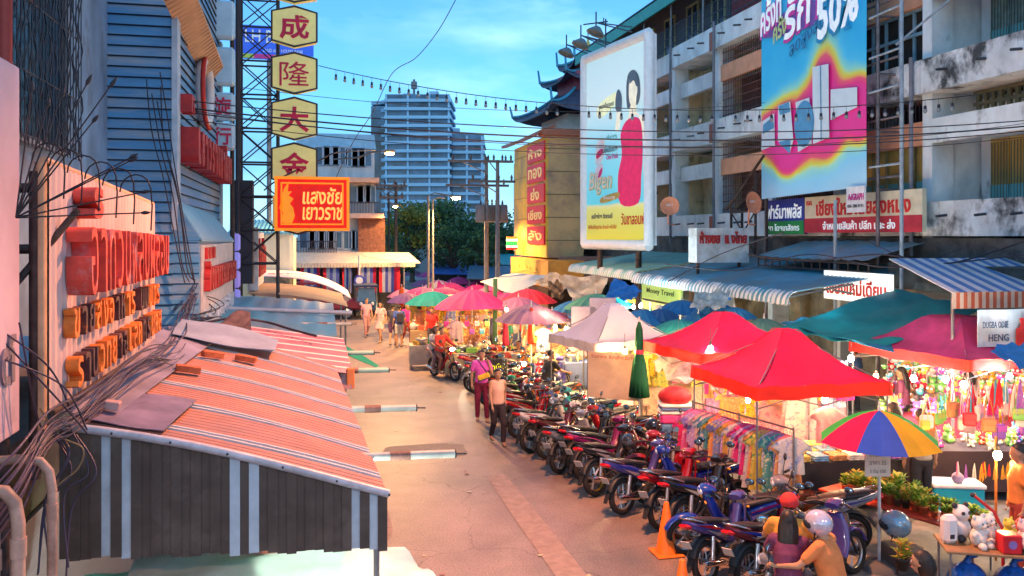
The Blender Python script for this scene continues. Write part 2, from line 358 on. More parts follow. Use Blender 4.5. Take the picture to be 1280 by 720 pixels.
# ---- pink corrugated roof and following roofs
PKR=mat('faded_pink_roof',(.42,.15,.2),.5,var=.15,scale=2,stain=(.4,.22,.27),stain_s=1)
t=thing('corrugated_roof','faded pink corrugated shop roof with white stripes and a drooping front edge','roof',(-.5,13,2.8)); T0=V(-.5,13,2.8)
mb=MB()
NR=26
for i in range(NR):
    y0=10.9+3.6*i/NR; y1=10.9+3.6*(i+1)/NR; m=TERRW if i%4==1 else PKR
    for j in range(6):
        def q(x,y,k): return V(x,y,3.03-.16*(x+1.4)+(.05 if k else 0)+.01*math.sin(y*3))-T0
        a=-1.35+1.8*j/6; b=-1.35+1.8*(j+1)/6; yc=y0*.7+y1*.3 if m is TERRW else (y0+y1)/2
        mb.add([q(a,y0,0),q(b,y0,0),q(b,yc,1),q(a,yc,1)],[(0,1,2,3)],m); mb.add([q(a,yc,1),q(b,yc,1),q(b,y1,0),q(a,y1,0)],[(0,1,2,3)],PKR)
mb.build('roof_sheet',None,t)
mb=MB(); mb.grid(lambda u,v:V(-1.25+1.7*u,11.0-.1*v-.05*math.sin(u*7),3.0-.27*u-.22*v-.04*math.sin(u*11)*v)-T0,12,4,mat('stained_pink_flap',(.42,.22,.24),.6,var=.35,scale=5,stain=(.08,.05,.06),stain_s=4,stain_t=(.5,.6)),th=(0,.01,0)); mb.build('front_flap',None,t)
mb=MB(); mb.box((.93,-2.05,-.12),(.1,.1,.26),cm((.65,.16,.04)),bev=.01); mb.build('bracket_box',None,t)
for yy in (-1.9,2): mb=MB(); mb.cyl((.85,yy,-2.8),(.85,yy,-.2),.025); mb.build('post',STEEL,t)
sheet('metal_sheet','crumpled purple-grey sheet between the ribbed sign wall and the pink roof',[(-2.2,10.9,3.15),(-1.1,11.0,3.05),(-1.0,13.4,3.1),(-2.2,13.4,3.2)],LILAC,amp=.05,nu=14,nv=12)
sheet('metal_sheet','torn brown felt flap standing up behind the purple sheet',[(-1.5,13.3,3.1),(-.95,13.2,3.05),(-1.0,13.7,3.35),(-1.45,13.7,3.2)],mat('brown_felt',(.16,.1,.1),.9,var=.3,scale=8),amp=.06)
TEALR=mat('teal_roof_paint',(.07,.3,.42),.45,var=.15,scale=1.3,stain=(.2,.22,.24),stain_s=.8,stretch=(1,.3,1))
sheet('flat_roof','large teal-blue flat shop roof with a rusty front edge beyond the pink roof','',TEALR and [(-2.1,15.2,2.9),(.35,15.2,2.72),(.45,21.8,2.72),(-2.1,21.8,3.05)],4) if False else None
sheet('flat_roof','large teal-blue flat shop roof with a rusty front edge beyond the pink roof',[(-1.9,14.6,2.93),(.35,14.6,2.78),(.42,21.8,2.8),(-1.9,21.8,3.04)],TEALR,amp=.015,nu=24,nv=14,rib=.012,cat='roof')
sheet('roof_fascia','rusty folded front edge under the teal-blue flat roof',[(-1.2,14.58,2.86),(.36,14.58,2.76),(.42,14.5,2.62),(-.6,14.52,2.76)],mat('rust_brown_sheet',(.24,.14,.1),.7,var=.3,scale=4),amp=.01,cat='roof edge')
sheet('awning_sheet','green edged awning flap hanging over the road beside the teal roof',[(.3,13.6,2.7),(.9,12.9,2.5),(.95,13.1,2.5),(.35,14.6,2.72)],cm((.02,.3,.12)),amp=.01,cat='awning')
# long pipe laid over roof
mb=MB(); mb.cyl(PZ(208,383,3.05),PZ(440,391,2.85),.045,n=8); o=mb.build('steel_pipe',mat('bluish_pipe',(.35,.42,.5),.5,var=.1)); tag(o,'long pale blue pipe lying across the teal roof','pipe')
t=thing('tan_awning','tan canvas awning spreading below the cream ribbed wall','awning',(-.4,24,2.8)); mb=MB()
mb.grid(lambda u,v:V(-1.3+2.5*u,-1.8+4.6*v,.25-.38*u*u+.05*math.sin(v*7)*u),12,8,mat('tan_canvas',(.45,.28,.18),.8,var=.15,scale=2,trans=.2),th=(0,0,-.01)); mb.build('canvas',None,t)
for yy in (-1.7,2.6): mb=MB(); mb.cyl((1.15,yy,-3),(1.15,yy,-.12),.025); mb.build('post',STEEL,t)
t=thing('barrel_awning','white rounded barrel awning with red lettering and a pink underside','awning',(-.5,29,2.68)); mb=MB()
mb.grid(lambda u,v:V(-1.5+3.1*u,-1.7+3.6*v,.62-.75*u**3-.05*(1-v)),16,8,mat('barrel_awning_vinyl',(.66,.52,.58),.5,var=.08,scale=2),th=(0,0,-.03)); mb.build('canopy',None,t)
mb=MB(); mb.slab([V(-1.5,-1.72,.52),V(1.6,-1.72,-.15),V(1.45,-1.72,-.3),V(-1.5,-1.72,-.02)],(0,.03,0),cm((.5,.3,.24))); mb.build('end_panel',None,t)
mb=MB(); text_bm(mb,'ผัดไทย',(-.4,-.9,.6),V(1,0,-.03).normalized(),V(0,1,0),.5,1.2,cm((.6,.04,.1)),.006,.02); mb.build('lettering',None,t)
# rolled awning tubes over the road
AW=mat('rolled_vinyl',(.42,.45,.4),.5,var=.2,scale=6)
for i,(y,x0,x1,px,mt,l) in enumerate(((570,467,572,2.72,AW,'nearest, reaching out from the striped awning'),(511,440,522,2.75,AW,'second nearest, beside the striped awning end'),(463,415,487,2.75,mat('rolled_vinyl_green',(.3,.48,.38),.5,var=.15),'third nearest, pale green, by the pink roof'),(441,404,468,2.76,mat('rolled_vinyl_green',(.3,.48,.38)),'fourth nearest, beside the green flap'),(405,380,440,2.8,AW,'farthest and smallest, beside the teal roof'),(397,440,500,2.8,AW,'far thin one under the barrel awning'))):
    if i==5: continue
    a=PZ(x0,y,px); b=PZ(x1,y,px); b.y=a.y; b.z=a.z-.02; a.x-=.25
    t=thing('awning_tube','rolled awning tube over the road, '+l,'awning tube',a,0,'rolled awning tubes sticking out over the road'); d=b-a
    mb=MB(); mb.cyl((0,0,0),(d.x,0,d.z),.034,n=10); mb.build('tube',mt,t)
    mb=MB(); mb.cyl((d.x*.42,0,d.z*.42),(d.x*.6,0,d.z*.6),.039,n=10); mb.build('sleeve',mat('rusty_sleeve',(.25,.13,.1),.7,var=.3,scale=15),t)
    mb=MB(); mb.cyl((d.x,0,d.z),(d.x+.012,0,d.z),.036,n=10); mb.cyl((d.x+.01,0,d.z),(d.x+.1,0,d.z-.005),.008,n=5); mb.build('end_cap',DARK,t)
# ---- rib-board sign with channel letters
SG=V(-1.63,5.75,3.4)
t=thing('sign_board','tall cream ribbed sign board with weathered red and orange raised Thai letters','sign',SG)
CREAM=mat('cream_rib_sheet',(.6,.46,.44),.6,var=.12,scale=2,stretch=(1,1,.25),stain=(.35,.2,.14),stain_s=2.4,stain_t=(.6,.75))
def prof(y): return 1.56-.04*y
mb=MB(); ny=118; W=3.55
vs=[];fs=[]
for i in range(ny+1):
    y=W*i/ny; x=.012 if i%4 in(0,1) else 0
    vs += [(x,y,0),(x,y,prof(y))]
fs=[(2*i,2*i+2,2*i+3,2*i+1) for i in range(ny)]
mb.add(vs,fs,CREAM); mb.slab([(-.012,0,0),(-.012,W,0),(-.012,W,prof(W)),(-.012,0,prof(0))],(-.05,0,0),CREAM); mb.build('board',None,t)
mb=MB(); mb.tube([(-.02,0,prof(0)+.01),(-.02,W,prof(W)+.01)],.028,6); mb.cyl((-.03,-.02,-.25),(-.03,-.02,prof(0)),.035,n=4); mb.build('frame',mat('peach_trim',(.6,.35,.2),.6,var=.2),t)
mb=MB(); mb.tube([(.03,0,-.005),(.03,W,-.005)],.02,5); mb.build('base_flashing',mat('mossy_rust',(.07,.05,.04),.9,var=.4,scale=9),t)
BURN=mat('burnt_dark_letter',(.09,.035,.04),.6,var=.4,scale=6,stain=(.45,.13,.03),stain_s=4,stain_t=(.58,.68))
RedL=mat('weathered_red_letter',(.62,.07,.05),.55,var=.3,scale=4,stain=(.5,.28,.3),stain_s=3,stain_t=(.56,.7))
OrL=mat('faded_orange_letter',(.72,.2,.03),.55,var=.3,scale=5,stain=(.12,.06,.08),stain_s=3,stain_t=(.6,.68))
def letters(t,txt,y0,y1,zc,h,m,dp=.13,name='letter',side=None,X=.015,ax=V(0,1,0),ay=V(0,0,1),o=None,bold=.015,m2=None):
    # one mesh per raised letter cluster
    cl=[]; 
    for ch in txt:
        if cl and ('\u0e31'==ch or '\u0e34'<=ch<='\u0e3a' or '\u0e47'<=ch<='\u0e4e'): cl[-1]+=ch
        else: cl.append(ch)
    n=len(cl); st=(y1-y0)/n
    for i,c in enumerate(cl):
        if c==' ': continue
        mb=MB(); up=any(x in c for x in 'ิีึืัํ่้๊๋์็'); z=zc(i/n) if callable(zc) else zc
        h_=h(i/n) if callable(h) else h; hh=h_*(1.3 if up else 1)
        oo=(o if o is not None else V(X,0,0))+ax*(y0+st*(i+.5))+ay*(z+(hh-h_)/2)
        text_bm(mb,c,oo,ax,ay,hh,st*.68,(m2 if (m2 and i%5 in(1,2)) else m),dp,bold)
        mb.build(name,None,t)
letters(t,'อาทวนฟลบผลอบ',.3,3.4,lambda u:.93-.02*u,lambda u:.46-.08*u,RedL,.16,bold=.0)
letters(t,'ขายสงอาหาร นมบตร',.25,3.4,lambda u:.52,.2,OrL,.07,m2=BURN)
letters(t,'รานวทยาอเลกทรนคส',.3,3.45,lambda u:.19+.06*u,.21,OrL,.08,m2=BURN)
mb=MB(); text_bm(mb,'ร',V(.015,.62,1.33),V(0,1,0),V(0,0,1),.22,.26,RedL,.14,.04); mb.build('letter',None,t)
# struts behind/before
t=thing('steel_bracket','dark angle-iron bracket holding the rib-board sign to the wall behind','bracket',(-2.0,5.75,3.3)); mb=MB()
for a,b,r in (((-1.4,0,1.42),(.3,0,1.5),.03),((-1.3,0,1.1),(.3,0,1.12),.03),((.31,-.03,-.3),(.31,-.03,1.6),.035),((.1,0,-2.6),(.1,0,1.1),.025),(PD(97,263,5.5)-V(-2,5.75,3.3),PD(20,354,5.1)-V(-2,5.75,3.3),.026),((.1,-.1,.1),(-.6,.2,-.9),.02)): mb.cyl(a,b,r,n=4)
mb.build('bar',IRON,t)
# ---- near pink sign panel
t=thing('pink_sign','pale pink sign panel with mauve Thai lettering at the left edge of the photo','sign',(-1.78,4.2,3.3))
mb=MB(); mb.box((0,.55,1.12),(.07,1.75,2.2),PINK,bev=.01); mb.build('panel',None,t)
mb=MB(); text_bm(mb,'เจริญยนต์',(.037,.55,.45),V(0,1,0),V(0,0,1),.34,1.55,mat('mauve_letter',(.22,.16,.2),.5),.012,.03); mb.build('lettering',None,t)
mb=MB(); mb.cyl((0,1.3,2.22),(0,1.3,4.5),.035,n=8,m=cm((.35,.04,.03))); mb.cyl((-.02,1.3,-3.2),(-.02,1.3,0),.04,n=8,m=IRON); mb.build('post',None,t)
# ---- lower shop block beneath (dark brick wall with mossy top)
WALLD=mat('dark_mossy_brick',(.09,.055,.045),.9,var=.4,scale=3,bump=.5,stain=(.05,.07,.03),stain_s=2)
t=thing('low_shop_house','dark mossy brick ground floor block under the awnings and sign boards','building',(-4.4,10,0))
mb=MB(); mb.box((-.2,-2.2,1.5),(5.2,6.6,3.0),WALLD); mb.box((-.2,4.9,1.45),(5.0,7.4,2.9),WALLD); mb.box((.3,10.8,1.35),(4.0,4,2.7),WALLD); mb.build('wall',None,t)
mb=MB(); mb.box((-.2,-2.2,3.06),(5.3,6.7,.12),cm((.1,.09,.085),.9)); mb.build('parapet_cap',None,t)
mb=MB(); mb.box((2.42,-2.0,1.3),(.03,5.6,2.4),mat('roller_shutter',(.2,.2,.22),.5,metal=.4,stretch=(.1,.1,20))); mb.box((2.32,5,1.3),(.03,6,2.4),MATS['roller_shutter']); mb.build('shutter',None,t)
# pvc pipes
PVC=mat('grimy_pvc',(.5,.33,.26),.5,var=.2,scale=5,stain=(.2,.13,.1),stain_s=2)
t=thing('drain_pipes','cluster of three dirty beige PVC drain pipes bending down the mossy wall','drain pipe',(-1.6,4.75,0),0)
for i,(dx,dy,r,zt) in enumerate(((0,0,.036,3.16),(.1,.06,.034,3.2),(.16,.42,.026,3.26))):
    mb=MB(); P=[V(dx-.6,dy-.05,zt),V(dx-.16,dy,zt),V(dx-.06,dy,zt-.02),V(dx-.015,dy,zt-.08),V(dx,dy,zt-.18),V(dx,dy,0)]; mb.tube(P,r,10); mb.cyl(V(dx,dy,zt-.36),V(dx,dy,zt-.26),r*1.2,n=10); mb.build('pipe',PVC,t)
# moss + small plant
def leafy(name,label,c,r,h,n,mats_,cat,ls=.05,seed=1,parent=None,pot=None,group=None):
    rnd=random.Random(seed); t=thing(name,label,cat,c,0,group) if parent is None else parent
    mb=MB()
    for i in range(n):
        a=rnd.random()*2*PI; q=rnd.random()**.6; z=rnd.random()*h; p=V(math.cos(a)*r*q,math.sin(a)*r*q,z)
        d=V(math.cos(a)*.8,math.sin(a)*.8,rnd.uniform(-.1,1)).normalized()*ls*rnd.uniform(.7,1.5); s_=d.cross(V(rnd.uniform(-1,1),rnd.uniform(-1,1),1)).normalized()*ls*.3
        mb.add([p,p+d*.5+s_,p+d,p+d*.5-s_],[(0,1,2,3)],rnd.choice(mats_))
    for i in range(5):
        a=rnd.random()*6; mb.tube([(0,0,-.02),(math.cos(a)*r*.3,math.sin(a)*r*.3,h*.5),(math.cos(a)*r*.5,math.sin(a)*r*.5,h*.9)],.006,4,cm((.06,.05,.02)))
    mb.build('leaves',None,t); return t
LG=[cm((.05,.16,.03),.6,trans=.3),cm((.09,.22,.03),.6,trans=.3),cm((.03,.1,.03),.6,trans=.3)]
leafy('wall_plant','leafy weed growing in the gap between the pink sign and the rib-board sign',(-2.1,5.9,3.1),.16,.65,90,LG,'plant',.09,3)
leafy('moss_tuft','yellow-green moss tuft on the bend of the drain pipes',(-1.72,4.72,3.16),.12,.04,60,[cm((.2,.2,.03)),cm((.1,.14,.02))],'moss',.03,4)
# iron spikes fan
t=thing('iron_spray','fan of thin black iron rods with leaf-shaped tips in front of the rib-board sign','ironwork',PD(20,272,4.6)); c0=t.location.copy(); mb=MB()
for (x,y) in ((110,102),(140,105),(78,118),(165,196),(180,240),(165,200),(118,150),(180,266),(60,130),(40,110)):
    p=PD(x,y,4.9)-c0; mb.cyl((0,0,0),p,.005,.004,5); mb.tube([p*.97,p*1.0,p*1.03,p*1.06],[.004,.013,.01,.001],6)
for k in range(6):
    a=PD(40+k*22,200+k*8,4.75)-c0; b=a+V(.05,.0,.12); mb.tube([a+V(.085-.085*math.cos(q_*PI/8),0,.1*math.sin(q_*PI/8)-(.02*max(0,q_-6)**2)) for q_ in range(10)],.0045,5)
mb.build('rods',cm((.02,.015,.02),.5),t)
# ---- building 1 (plaster wall with grille)
t=thing('plaster_house','blue-white stained plaster house with a tall window covered by a fancy iron grille','building',(-3.3,9,0))
mb=MB(); mb.box((-2.5,.6,7),(5,10.6,8),BLUEW); mb.box((-2.5,.6,2),(5,10.6,2),BLUEW); mb.build('wall',None,t)
mb=MB(); mb.box((.16,2.0,8.6),(.5,5.4,.1),cm((.55,.45,.45)),M=Matrix.Rotation(.2,3,'Y')); mb.build('window_hood',None,t)
f=MB(); 
for a,b in (((0.03,-.9,5.62),(0.03,3.3,5.62)),((.03,3.3,5.62),(.03,3.3,8.7))): f.box(((a[0]+b[0])/2,(a[1]+b[1])/2,(a[2]+b[2])/2),(.08,abs(b[1]-a[1])+.08,abs(b[2]-a[2])+.08),cm((.3,.33,.36)))
wf=f.build('window',None,t)
mb=MB(); mb.box((.01,1.2,7.2),(.03,4.2,3.1),mat('dark_glass',(.02,.03,.04),.15,var=.1)); mb.build('pane',None,wf)
mb=MB()
for i in range(34):
    y=-.85+i*.125; pts=[V(.22+.03*math.sin(z*9+i),y+.045*math.sin(z*7+(i%2)*PI),5.55+z) for z in [k*.16 for k in range(20)]]; mb.tube(pts,.009,4)
    mb.cyl((.22,y+.06,5.5),(.22,y+.06,8.7),.007,n=4)
for z in (5.6,6.3,7.1,7.9): mb.cyl((.22,-.9,z),(.22,3.35,z),.012,n=4)
mb.build('grille',cm((.04,.05,.07),.5),wf)
mb=MB(); mb.box((.06,-.6,4.4),(.06,2.6,.9),cm((.03,.05,.07))); mb.build('vent_opening',None,t)
sheet('metal_sheet','pale blue lean-to sheet low behind the pink sign',[(-3.2,6.5,3.6),(-2.3,6.5,3.45),(-2.3,9,3.45),(-3.2,9,3.6)],cm((.2,.38,.55)),amp=.01)
# ---- building 2 (clapboard shop with red letters)
t=thing('siding_house','tall blue-lit clapboard shop house with red raised letters and a ring logo on its side','building',(-2.3,14.8,0))
mb=MB()
mb.box((-2.2,3.4,6.8),(4.36,6.76,8),SIDE); 
n=44
for i in range(n):   # clapboards, front and street side
    z=3.2+i*.17; zz=z+.085
    for (a,b,nx,ny) in (((-1.65,-.0),(.0,-.0),0,-1),((0,0),(0,6.9),1,0)):
        if nx and z<4.6: continue
        dx,dy=nx*.035,ny*.035
        mb.slab([V(a[0]+nx*.037,a[1]+ny*.037,z+.155),V(b[0]+nx*.037,b[1]+ny*.037,z+.155),V(b[0]+nx*.037,b[1]+ny*.037,z+.169),V(a[0]+nx*.037,a[1]+ny*.037,z+.169)],(-dx*.5,-dy*.5,0),JOINT_SHADE)  # solid dark strip in each joint paints in the shade under the lip
        mb.slab([V(a[0]+dx,a[1]+dy,z),V(b[0]+dx,b[1]+dy,z),V(b[0]+nx*.008,b[1]+ny*.008,z+.15),V(a[0]+nx*.008,a[1]+ny*.008,z+.15)],(-dx*.9,-dy*.9,0),SIDE)
mb.build('wall',None,t)
for yy in (.1,6.75): mb=MB(); mb.box((.03,yy,6.9),(.09,.32,4.6),cm((.45,.55,.64))); mb.build('corner_trim',None,t)
RedB=mat('dark_red_letter',(.42,.02,.02),.5,var=.2,scale=4)
letters(t,'เยาวราชพาณิชย',.3,6.3,lambda u:6.05-.02*u,.62,RedB,.3,X=.05,bold=.05)
mb=MB(); text_bm(mb,'ห',V(.06,.45,6.75),V(0,1,0),V(0,0,1),.3,.4,RedB,.2,.04); mb.build('letter',None,t)
mb=MB(); mb.tube([V(.14,3.0+.75*math.cos(a),7.4+.62*math.sin(a)) for a in [k*2*PI/28 for k in range(28)]],.1,6,cm((.6,.6,.62)),closed=True); mb.tube([V(.2,3.0+.86*math.cos(a),7.4+.74*math.sin(a)) for a in [2.2+k*2.8/14 for k in range(15)]],.045,6,cm((.5,.03,.02))); mb.slab([V(.1,2.75,8.0),V(.1,3.2,8.0),V(.1,3.1,8.5),V(.1,2.9,8.6)],(.12,0,0),cm((.6,.5,.05))); mb.build('ring_logo',None,t)
mb=MB(); mb.slab([V(0,-1.5,8.25),V(.42,-1.5,8.5),V(.42,3.6,8.05),V(0,4.2,7.7)],(0,0,-.04),mat('tan_canopy_sheet',(.55,.34,.2),.7,var=.12,scale=2)); 
for k in range(30): mb.cyl(V(.01,-1.4+k*.18,8.2-k*.017),V(.42,-1.4+k*.17,8.46-k*.016),.006,n=4,m=cm((.3,.17,.1)))
mb.build('canopy',None,t)
# lower projecting shopfront
mb=MB(); mb.box((.0,2.8,3.55),(.82,5.6,1.8),SIDE)
for i in range(11): mb.slab([V(-1.6,-.04,2.7+i*.17),V(.41,-.04,2.7+i*.17),V(.41,-.008,2.85+i*.17),V(-1.6,-.008,2.85+i*.17)],(0,.03,0),SIDE)
mb.build('shopfront_box',None,t)
mb=MB(); mb.slab([V(.0,-.02,5.15),V(.46,-.02,4.45),V(.46,5.5,4.4),V(.0,5.5,5.0)],(0,0,-.04),mat('blue_hood_sheet',(.2,.42,.55),.4,var=.1,scale=2)); mb.slab([V(0,-.03,5.12),V(.44,-.03,4.44),V(0,-.03,4.4)],(0,-.02,0),SIDE); mb.build('hood',None,t)
mb=MB(); mb.box((.43,2.75,3.75),(.03,5.3,1.2),cm((.55,.5,.5))); mb.build('sign_panel',None,t)
letters(t,'ภัตตาคารเยาวราช',.2,5.2,3.75,.4,RedB,.1,X=.45,bold=.05)
for y in (.5,.9,1.5): 
    mb=MB(); mb.box((.47,y,4.2),(.05,.22,.2),RedB); mb.build('letter',None,t)
mb=MB(); mb.box((.46,2.8,3.0),(.03,5.2,.46),cm((.42,.5,.58))); mb.build('lower_sign_panel',None,t)
letters(t,'อาหารจีน',.4,4.8,2.98,.36,cm((.5,.58,.66)),.06,X=.475)
# cross-street blue box signs
t=thing('box_sign_column','column of pale blue lightbox signs with red Chinese characters behind the clapboard house','sign',(-2.15,20.9,0))
for i,(ch,z) in enumerate((('旋',7.55),('行',6.85),('',8.5),('',9.6))):
    h=.66 if ch else .9; mb=MB(); mb.box((.0,0,z),(.56,.3,h),mat('pale_blue_acrylic',(.45,.6,.7),.25,var=.08),bev=.06); b=mb.build('light_box',None,t)
    if ch: mb=MB(); text_bm(mb,ch,V(0,-.16,z),V(1,0,0),V(0,0,1),.42,.42,cm((.6,.02,.08)),.012,.02); mb.build('character',None,b)
mb=MB(); mb.cyl((.2,.2,0),(.2,.2,10.5),.06,n=6); mb.build('mast',IRON,t)
# ---- lattice tower with hexagon signs
TX,TY=-1.15,22.0
t=thing('sign_tower','steel lattice gantry beside the column of yellow hexagon signs','gantry',(-1.9,TY,0)); mb=MB()
for x in (0,.95):
    for y in (0,.7): mb.cyl((x,y,0),(x,y,11.5),.035 if x else .07,n=6)
z=3.8; k=0
while z<11:
    for y in (0,.7): mb.cyl((0,y,z),(.95,y,z),.025,n=4); mb.cyl((0,y,z if k%2 else z+.85),(.95,y,z+.85 if k%2 else z),.016,n=4); mb.cyl((0,y,z+.85 if k%2 else z),(.95,y,z if k%2 else z+.85),.016,n=4)
    mb.cyl((0,0,z),(0,.7,z+.85),.02,n=4); mb.cyl((.95,0,z+.0),(.95,.7,z+.85),.02,n=4); z+=.85; k+=1
mb.box((.1,.3,4.6),(.5,.5,2.6),cm((.035,.03,.04))); 
mb.build('lattice',STEEL,t)
HEXY=mat('yellow_sign_acrylic',(.66,.56,.2),.4,var=.12,scale=2,emit=(.9,.75,.25),es=.12)
def HX(y): return 4.5+(295-y)/1050*22.0
for i,(yt,yb,ch,l) in enumerate(((-42,6,'',''),(8,61,'成','first from the top'),(66,119,'隆','second'),(122,176,'大','third'),(179,232,'金','lowest one above the red sign'))):
    pa=PY(340,yt,TY-.15); pb=PY(396,yb,TY-.15); w=pb.x-pa.x; h=pa.z-pb.z; c=(pa+pb)/2
    t2=thing('hexagon_sign',('yellow hexagon sign cropped by the top edge of the photo' if not ch else 'yellow hexagon sign with red character %s, %s in its column'%(ch,l)),'sign',c,0,'column of yellow hexagon signs')
    hx=[(-w/2,-h*.36),(0,-h/2),(w/2,-h*.36),(w/2,h*.36),(0,h/2),(-w/2,h*.36)]
    mb=MB(); mb.prism(hx,(0,0,0),(1,0,0),(0,0,1),(0,.3,0),HEXY); b=mb.build('panel',None,t2)
    mb=MB(); mb.tube([V(p[0],-.15,p[1]) for p in hx],.028,4,cm((.05,.04,.05)),closed=True); mb.build('frame',None,t2)
    if ch: mb=MB(); text_bm(mb,ch,V(0,-.152,-.02),V(1,0,0),V(0,0,1),h*.6,w*.66,cm((.6,.01,.06)),.02,0 if ch=='隆' else .025); mb.build('character',None,t2)
    else: mb=MB(); text_bm(mb,'安',V(0,-.152,-.02),V(1,0,0),V(0,0,1),h*.6,w*.66,cm((.6,.01,.06)),.02,.025); mb.build('character',None,t2)
# hex bottom tip below red sign
hb=PY(372,290,TY-.15)
t2=thing('hexagon_sign','bottom tip of a yellow hexagon sign showing under the red shop sign','sign',hb+V(0,0,.5),0,'column of yellow hexagon signs'); mb=MB(); w=1.2;h=1.1
mb.prism([(-w/2,-h*.34),(0,-h/2),(w/2,-h*.34),(w/2,h*.36),(0,h/2),(-w/2,h*.36)],(0,0,0),(1,0,0),(0,0,1),(0,.25,0),HEXY); mb.build('panel',None,t2)
mb=MB(); mb.tube([V(-w/2,-.13,-h*.34),V(0,-.13,-h/2),V(w/2,-.13,-h*.34)],.025,4,cm((.05,.04,.05))); mb.build('frame',None,t2)
# red shop sign
a=PY(345,222,21.4); b=PY(435,287,21.4); w=b.x-a.x; h=a.z-b.z
t=thing('red_shop_sign','glowing red and gold shop sign with Thai lettering and a golden feathered swirl','sign',(a+b)/2,0)
mb=MB(); mb.box((0,.1,0),(w,.24,h),emis('sign_red_glow',(.7,.006,.0),.32)); mb.build('light_box',None,t)
OG=emis('sign_gold_glow',(.85,.25,.01),.35); mb=MB()
for (cx,cz,dx,dz) in ((0,h/2,w+.06,.07),(0,-h/2,w+.06,.07),(-w/2,0,.07,h),(w/2,0,.07,h),(0,h/2-.13,w-.3,.04),(0,-h/2+.13,w-.3,.04),(-w/2+.13,0,.04,h-.22),(w/2-.13,0,.04,h-.22)): mb.box((cx,-.03,cz),(dx,.05,dz),OG)
mb.build('frame',None,t)
TG=emis('sign_text_glow',(.9,.48,.1),.45)
mb=MB(); text_bm(mb,'แสงชัย',(.25,-.025,.2),V(1,0,0),V(0,0,1),.42,w*.56,TG,.012,.02,.1); mb.build('lettering',None,t)
mb=MB(); text_bm(mb,'เยาวราช',(.25,-.025,-.24),V(1,0,0),V(0,0,1),.32,w*.56,TG,.012,.02,.1); mb.build('lettering',None,t)
mb=MB(); mb.prism([(-.1,-.5),(.1,-.5),(.17,-.3),(.13,-.1),(.05,.0),(.14,.12),(.02,.2),(.1,.3),(.0,.3),(.03,.55),(-.08,.38),(-.14,.2),(-.17,0),(-.2,-.12),(-.1,-.22),(-.15,-.35)],(-w*.34,-.04,0),(1,0,0),(0,0,1),(0,.03,0),OG); mb.build('swirl_emblem',None,t)
# bank sign behind
a=PY(292,30,34); b=PY(392,76,34); w=b.x-a.x; h=a.z-b.z
t=thing('bank_sign','blue bank lightbox sign behind the yellow hexagon signs','sign',(a+b)/2,0); mb=MB(); mb.box((0,.1,0),(w,.2,h),cm((.02,.07,.42),.4,emit=(.02,.1,.7),es=.3)); mb.build('light_box',None,t)
mb=MB(); text_bm(mb,'LH BANK',(0,-.01,.22),V(1,0,0),V(0,0,1),.5,w*.72,cm((.8,.85,.9)),.01,.01); text_bm(mb,'LAND AND HOUSES BANK',(.35,-.01,-.32),V(1,0,0),V(0,0,1),.13,w*.5,cm((.8,.85,.9)),.01); mb.build('lettering',None,t)
mb=MB()
for i,c in enumerate(((.4,.6,.1),(.6,.05,.3),(.7,.3,.05),(.1,.5,.6))): mb.box((-w*.375+w*.25*i,-.02,-h/2+.08),(w*.25,.03,.16),cm(c))
mb.build('colour_bar',None,t)
mb=MB(); mb.cyl((-.2,.3,-h/2-8),(-.2,.3,-h/2+.3),.09,n=8); mb.build('post',STEEL,t)
# ---- cluttered shop signs and cream ribbed wall
t=thing('round_shop_sign','stack of purple-blue round shop signs next to the clapboard house','sign',(-1.95,21.4,0)); mb=MB()
for i,z in enumerate((4.35,3.9,3.45,3.0)): mb.box((0,0,z),(.32,.12,.42),cm(((.2,.2,.5),(.25,.25,.6),(.35,.2,.5),(.3,.25,.6))[i],.4,emit=(.3,.25,.8),es=.25),bev=.05)
mb.build('panel',None,t); mb=MB(); mb.cyl((.0,.1,0),(0,.1,4.6),.04,n=6); mb.build('post',STEEL,t)
t=thing('blade_sign','white blade sign with red Thai letters facing the street, beside the cream ribbed wall','sign',(-1.6,23.2,0)); mb=MB(); mb.box((0,1.6,3.85),(.1,3.6,1.5),cm((.6,.56,.58))); mb.box((0,-.25,3.9),(.26,.1,1.65),cm((.7,.68,.72))); mb.build('panel',None,t)
letters(t,'ก๋วยเตี๋ยว',.1,3.3,3.8,.8,RedB,.08,X=.06)
mb=MB(); mb.cyl((0,0,0),(0,0,3.1),.04,n=6); mb.build('post',STEEL,t)
a=PY(318,283,31); b=PY(367,345,31)
t=thing('ribbed_wall_house','low shop with cream ribbed metal wall and a blue corrugated roof edge','building',(a.x,31,0)); w=b.x-a.x+.0
mb=MB(); CRW=mat('cream_green_rib',(.62,.66,.5),.6,var=.1,scale=1)
for i in range(20): mb.box((-.6+(w+.6)*(i+.5)/20,.05+(.02 if i%2 else 0),2.4),((w+.6)/20,.1,4.4),CRW)
mb.box(((w-.6)/2,2.1,2.3),(w+.6,4,4.3),CRW); mb.build('wall',None,t)
mb=MB()
for i in range(16): mb.cyl((-.9+(w+1.0)*(i+.5)/16,-.15,4.6),(-.9+(w+1.0)*(i+.5)/16,3.8,5.1),.07,n=6,m=mat('blue_corrugated',(.12,.4,.55),.4,var=.1))
mb.build('roof',None,t)
mb=MB(); mb.cyl((.2,-.5,3.3),(1.2,-.5,2.8),.06,n=5); mb.build('gutter',cm((.4,.42,.36)),t)
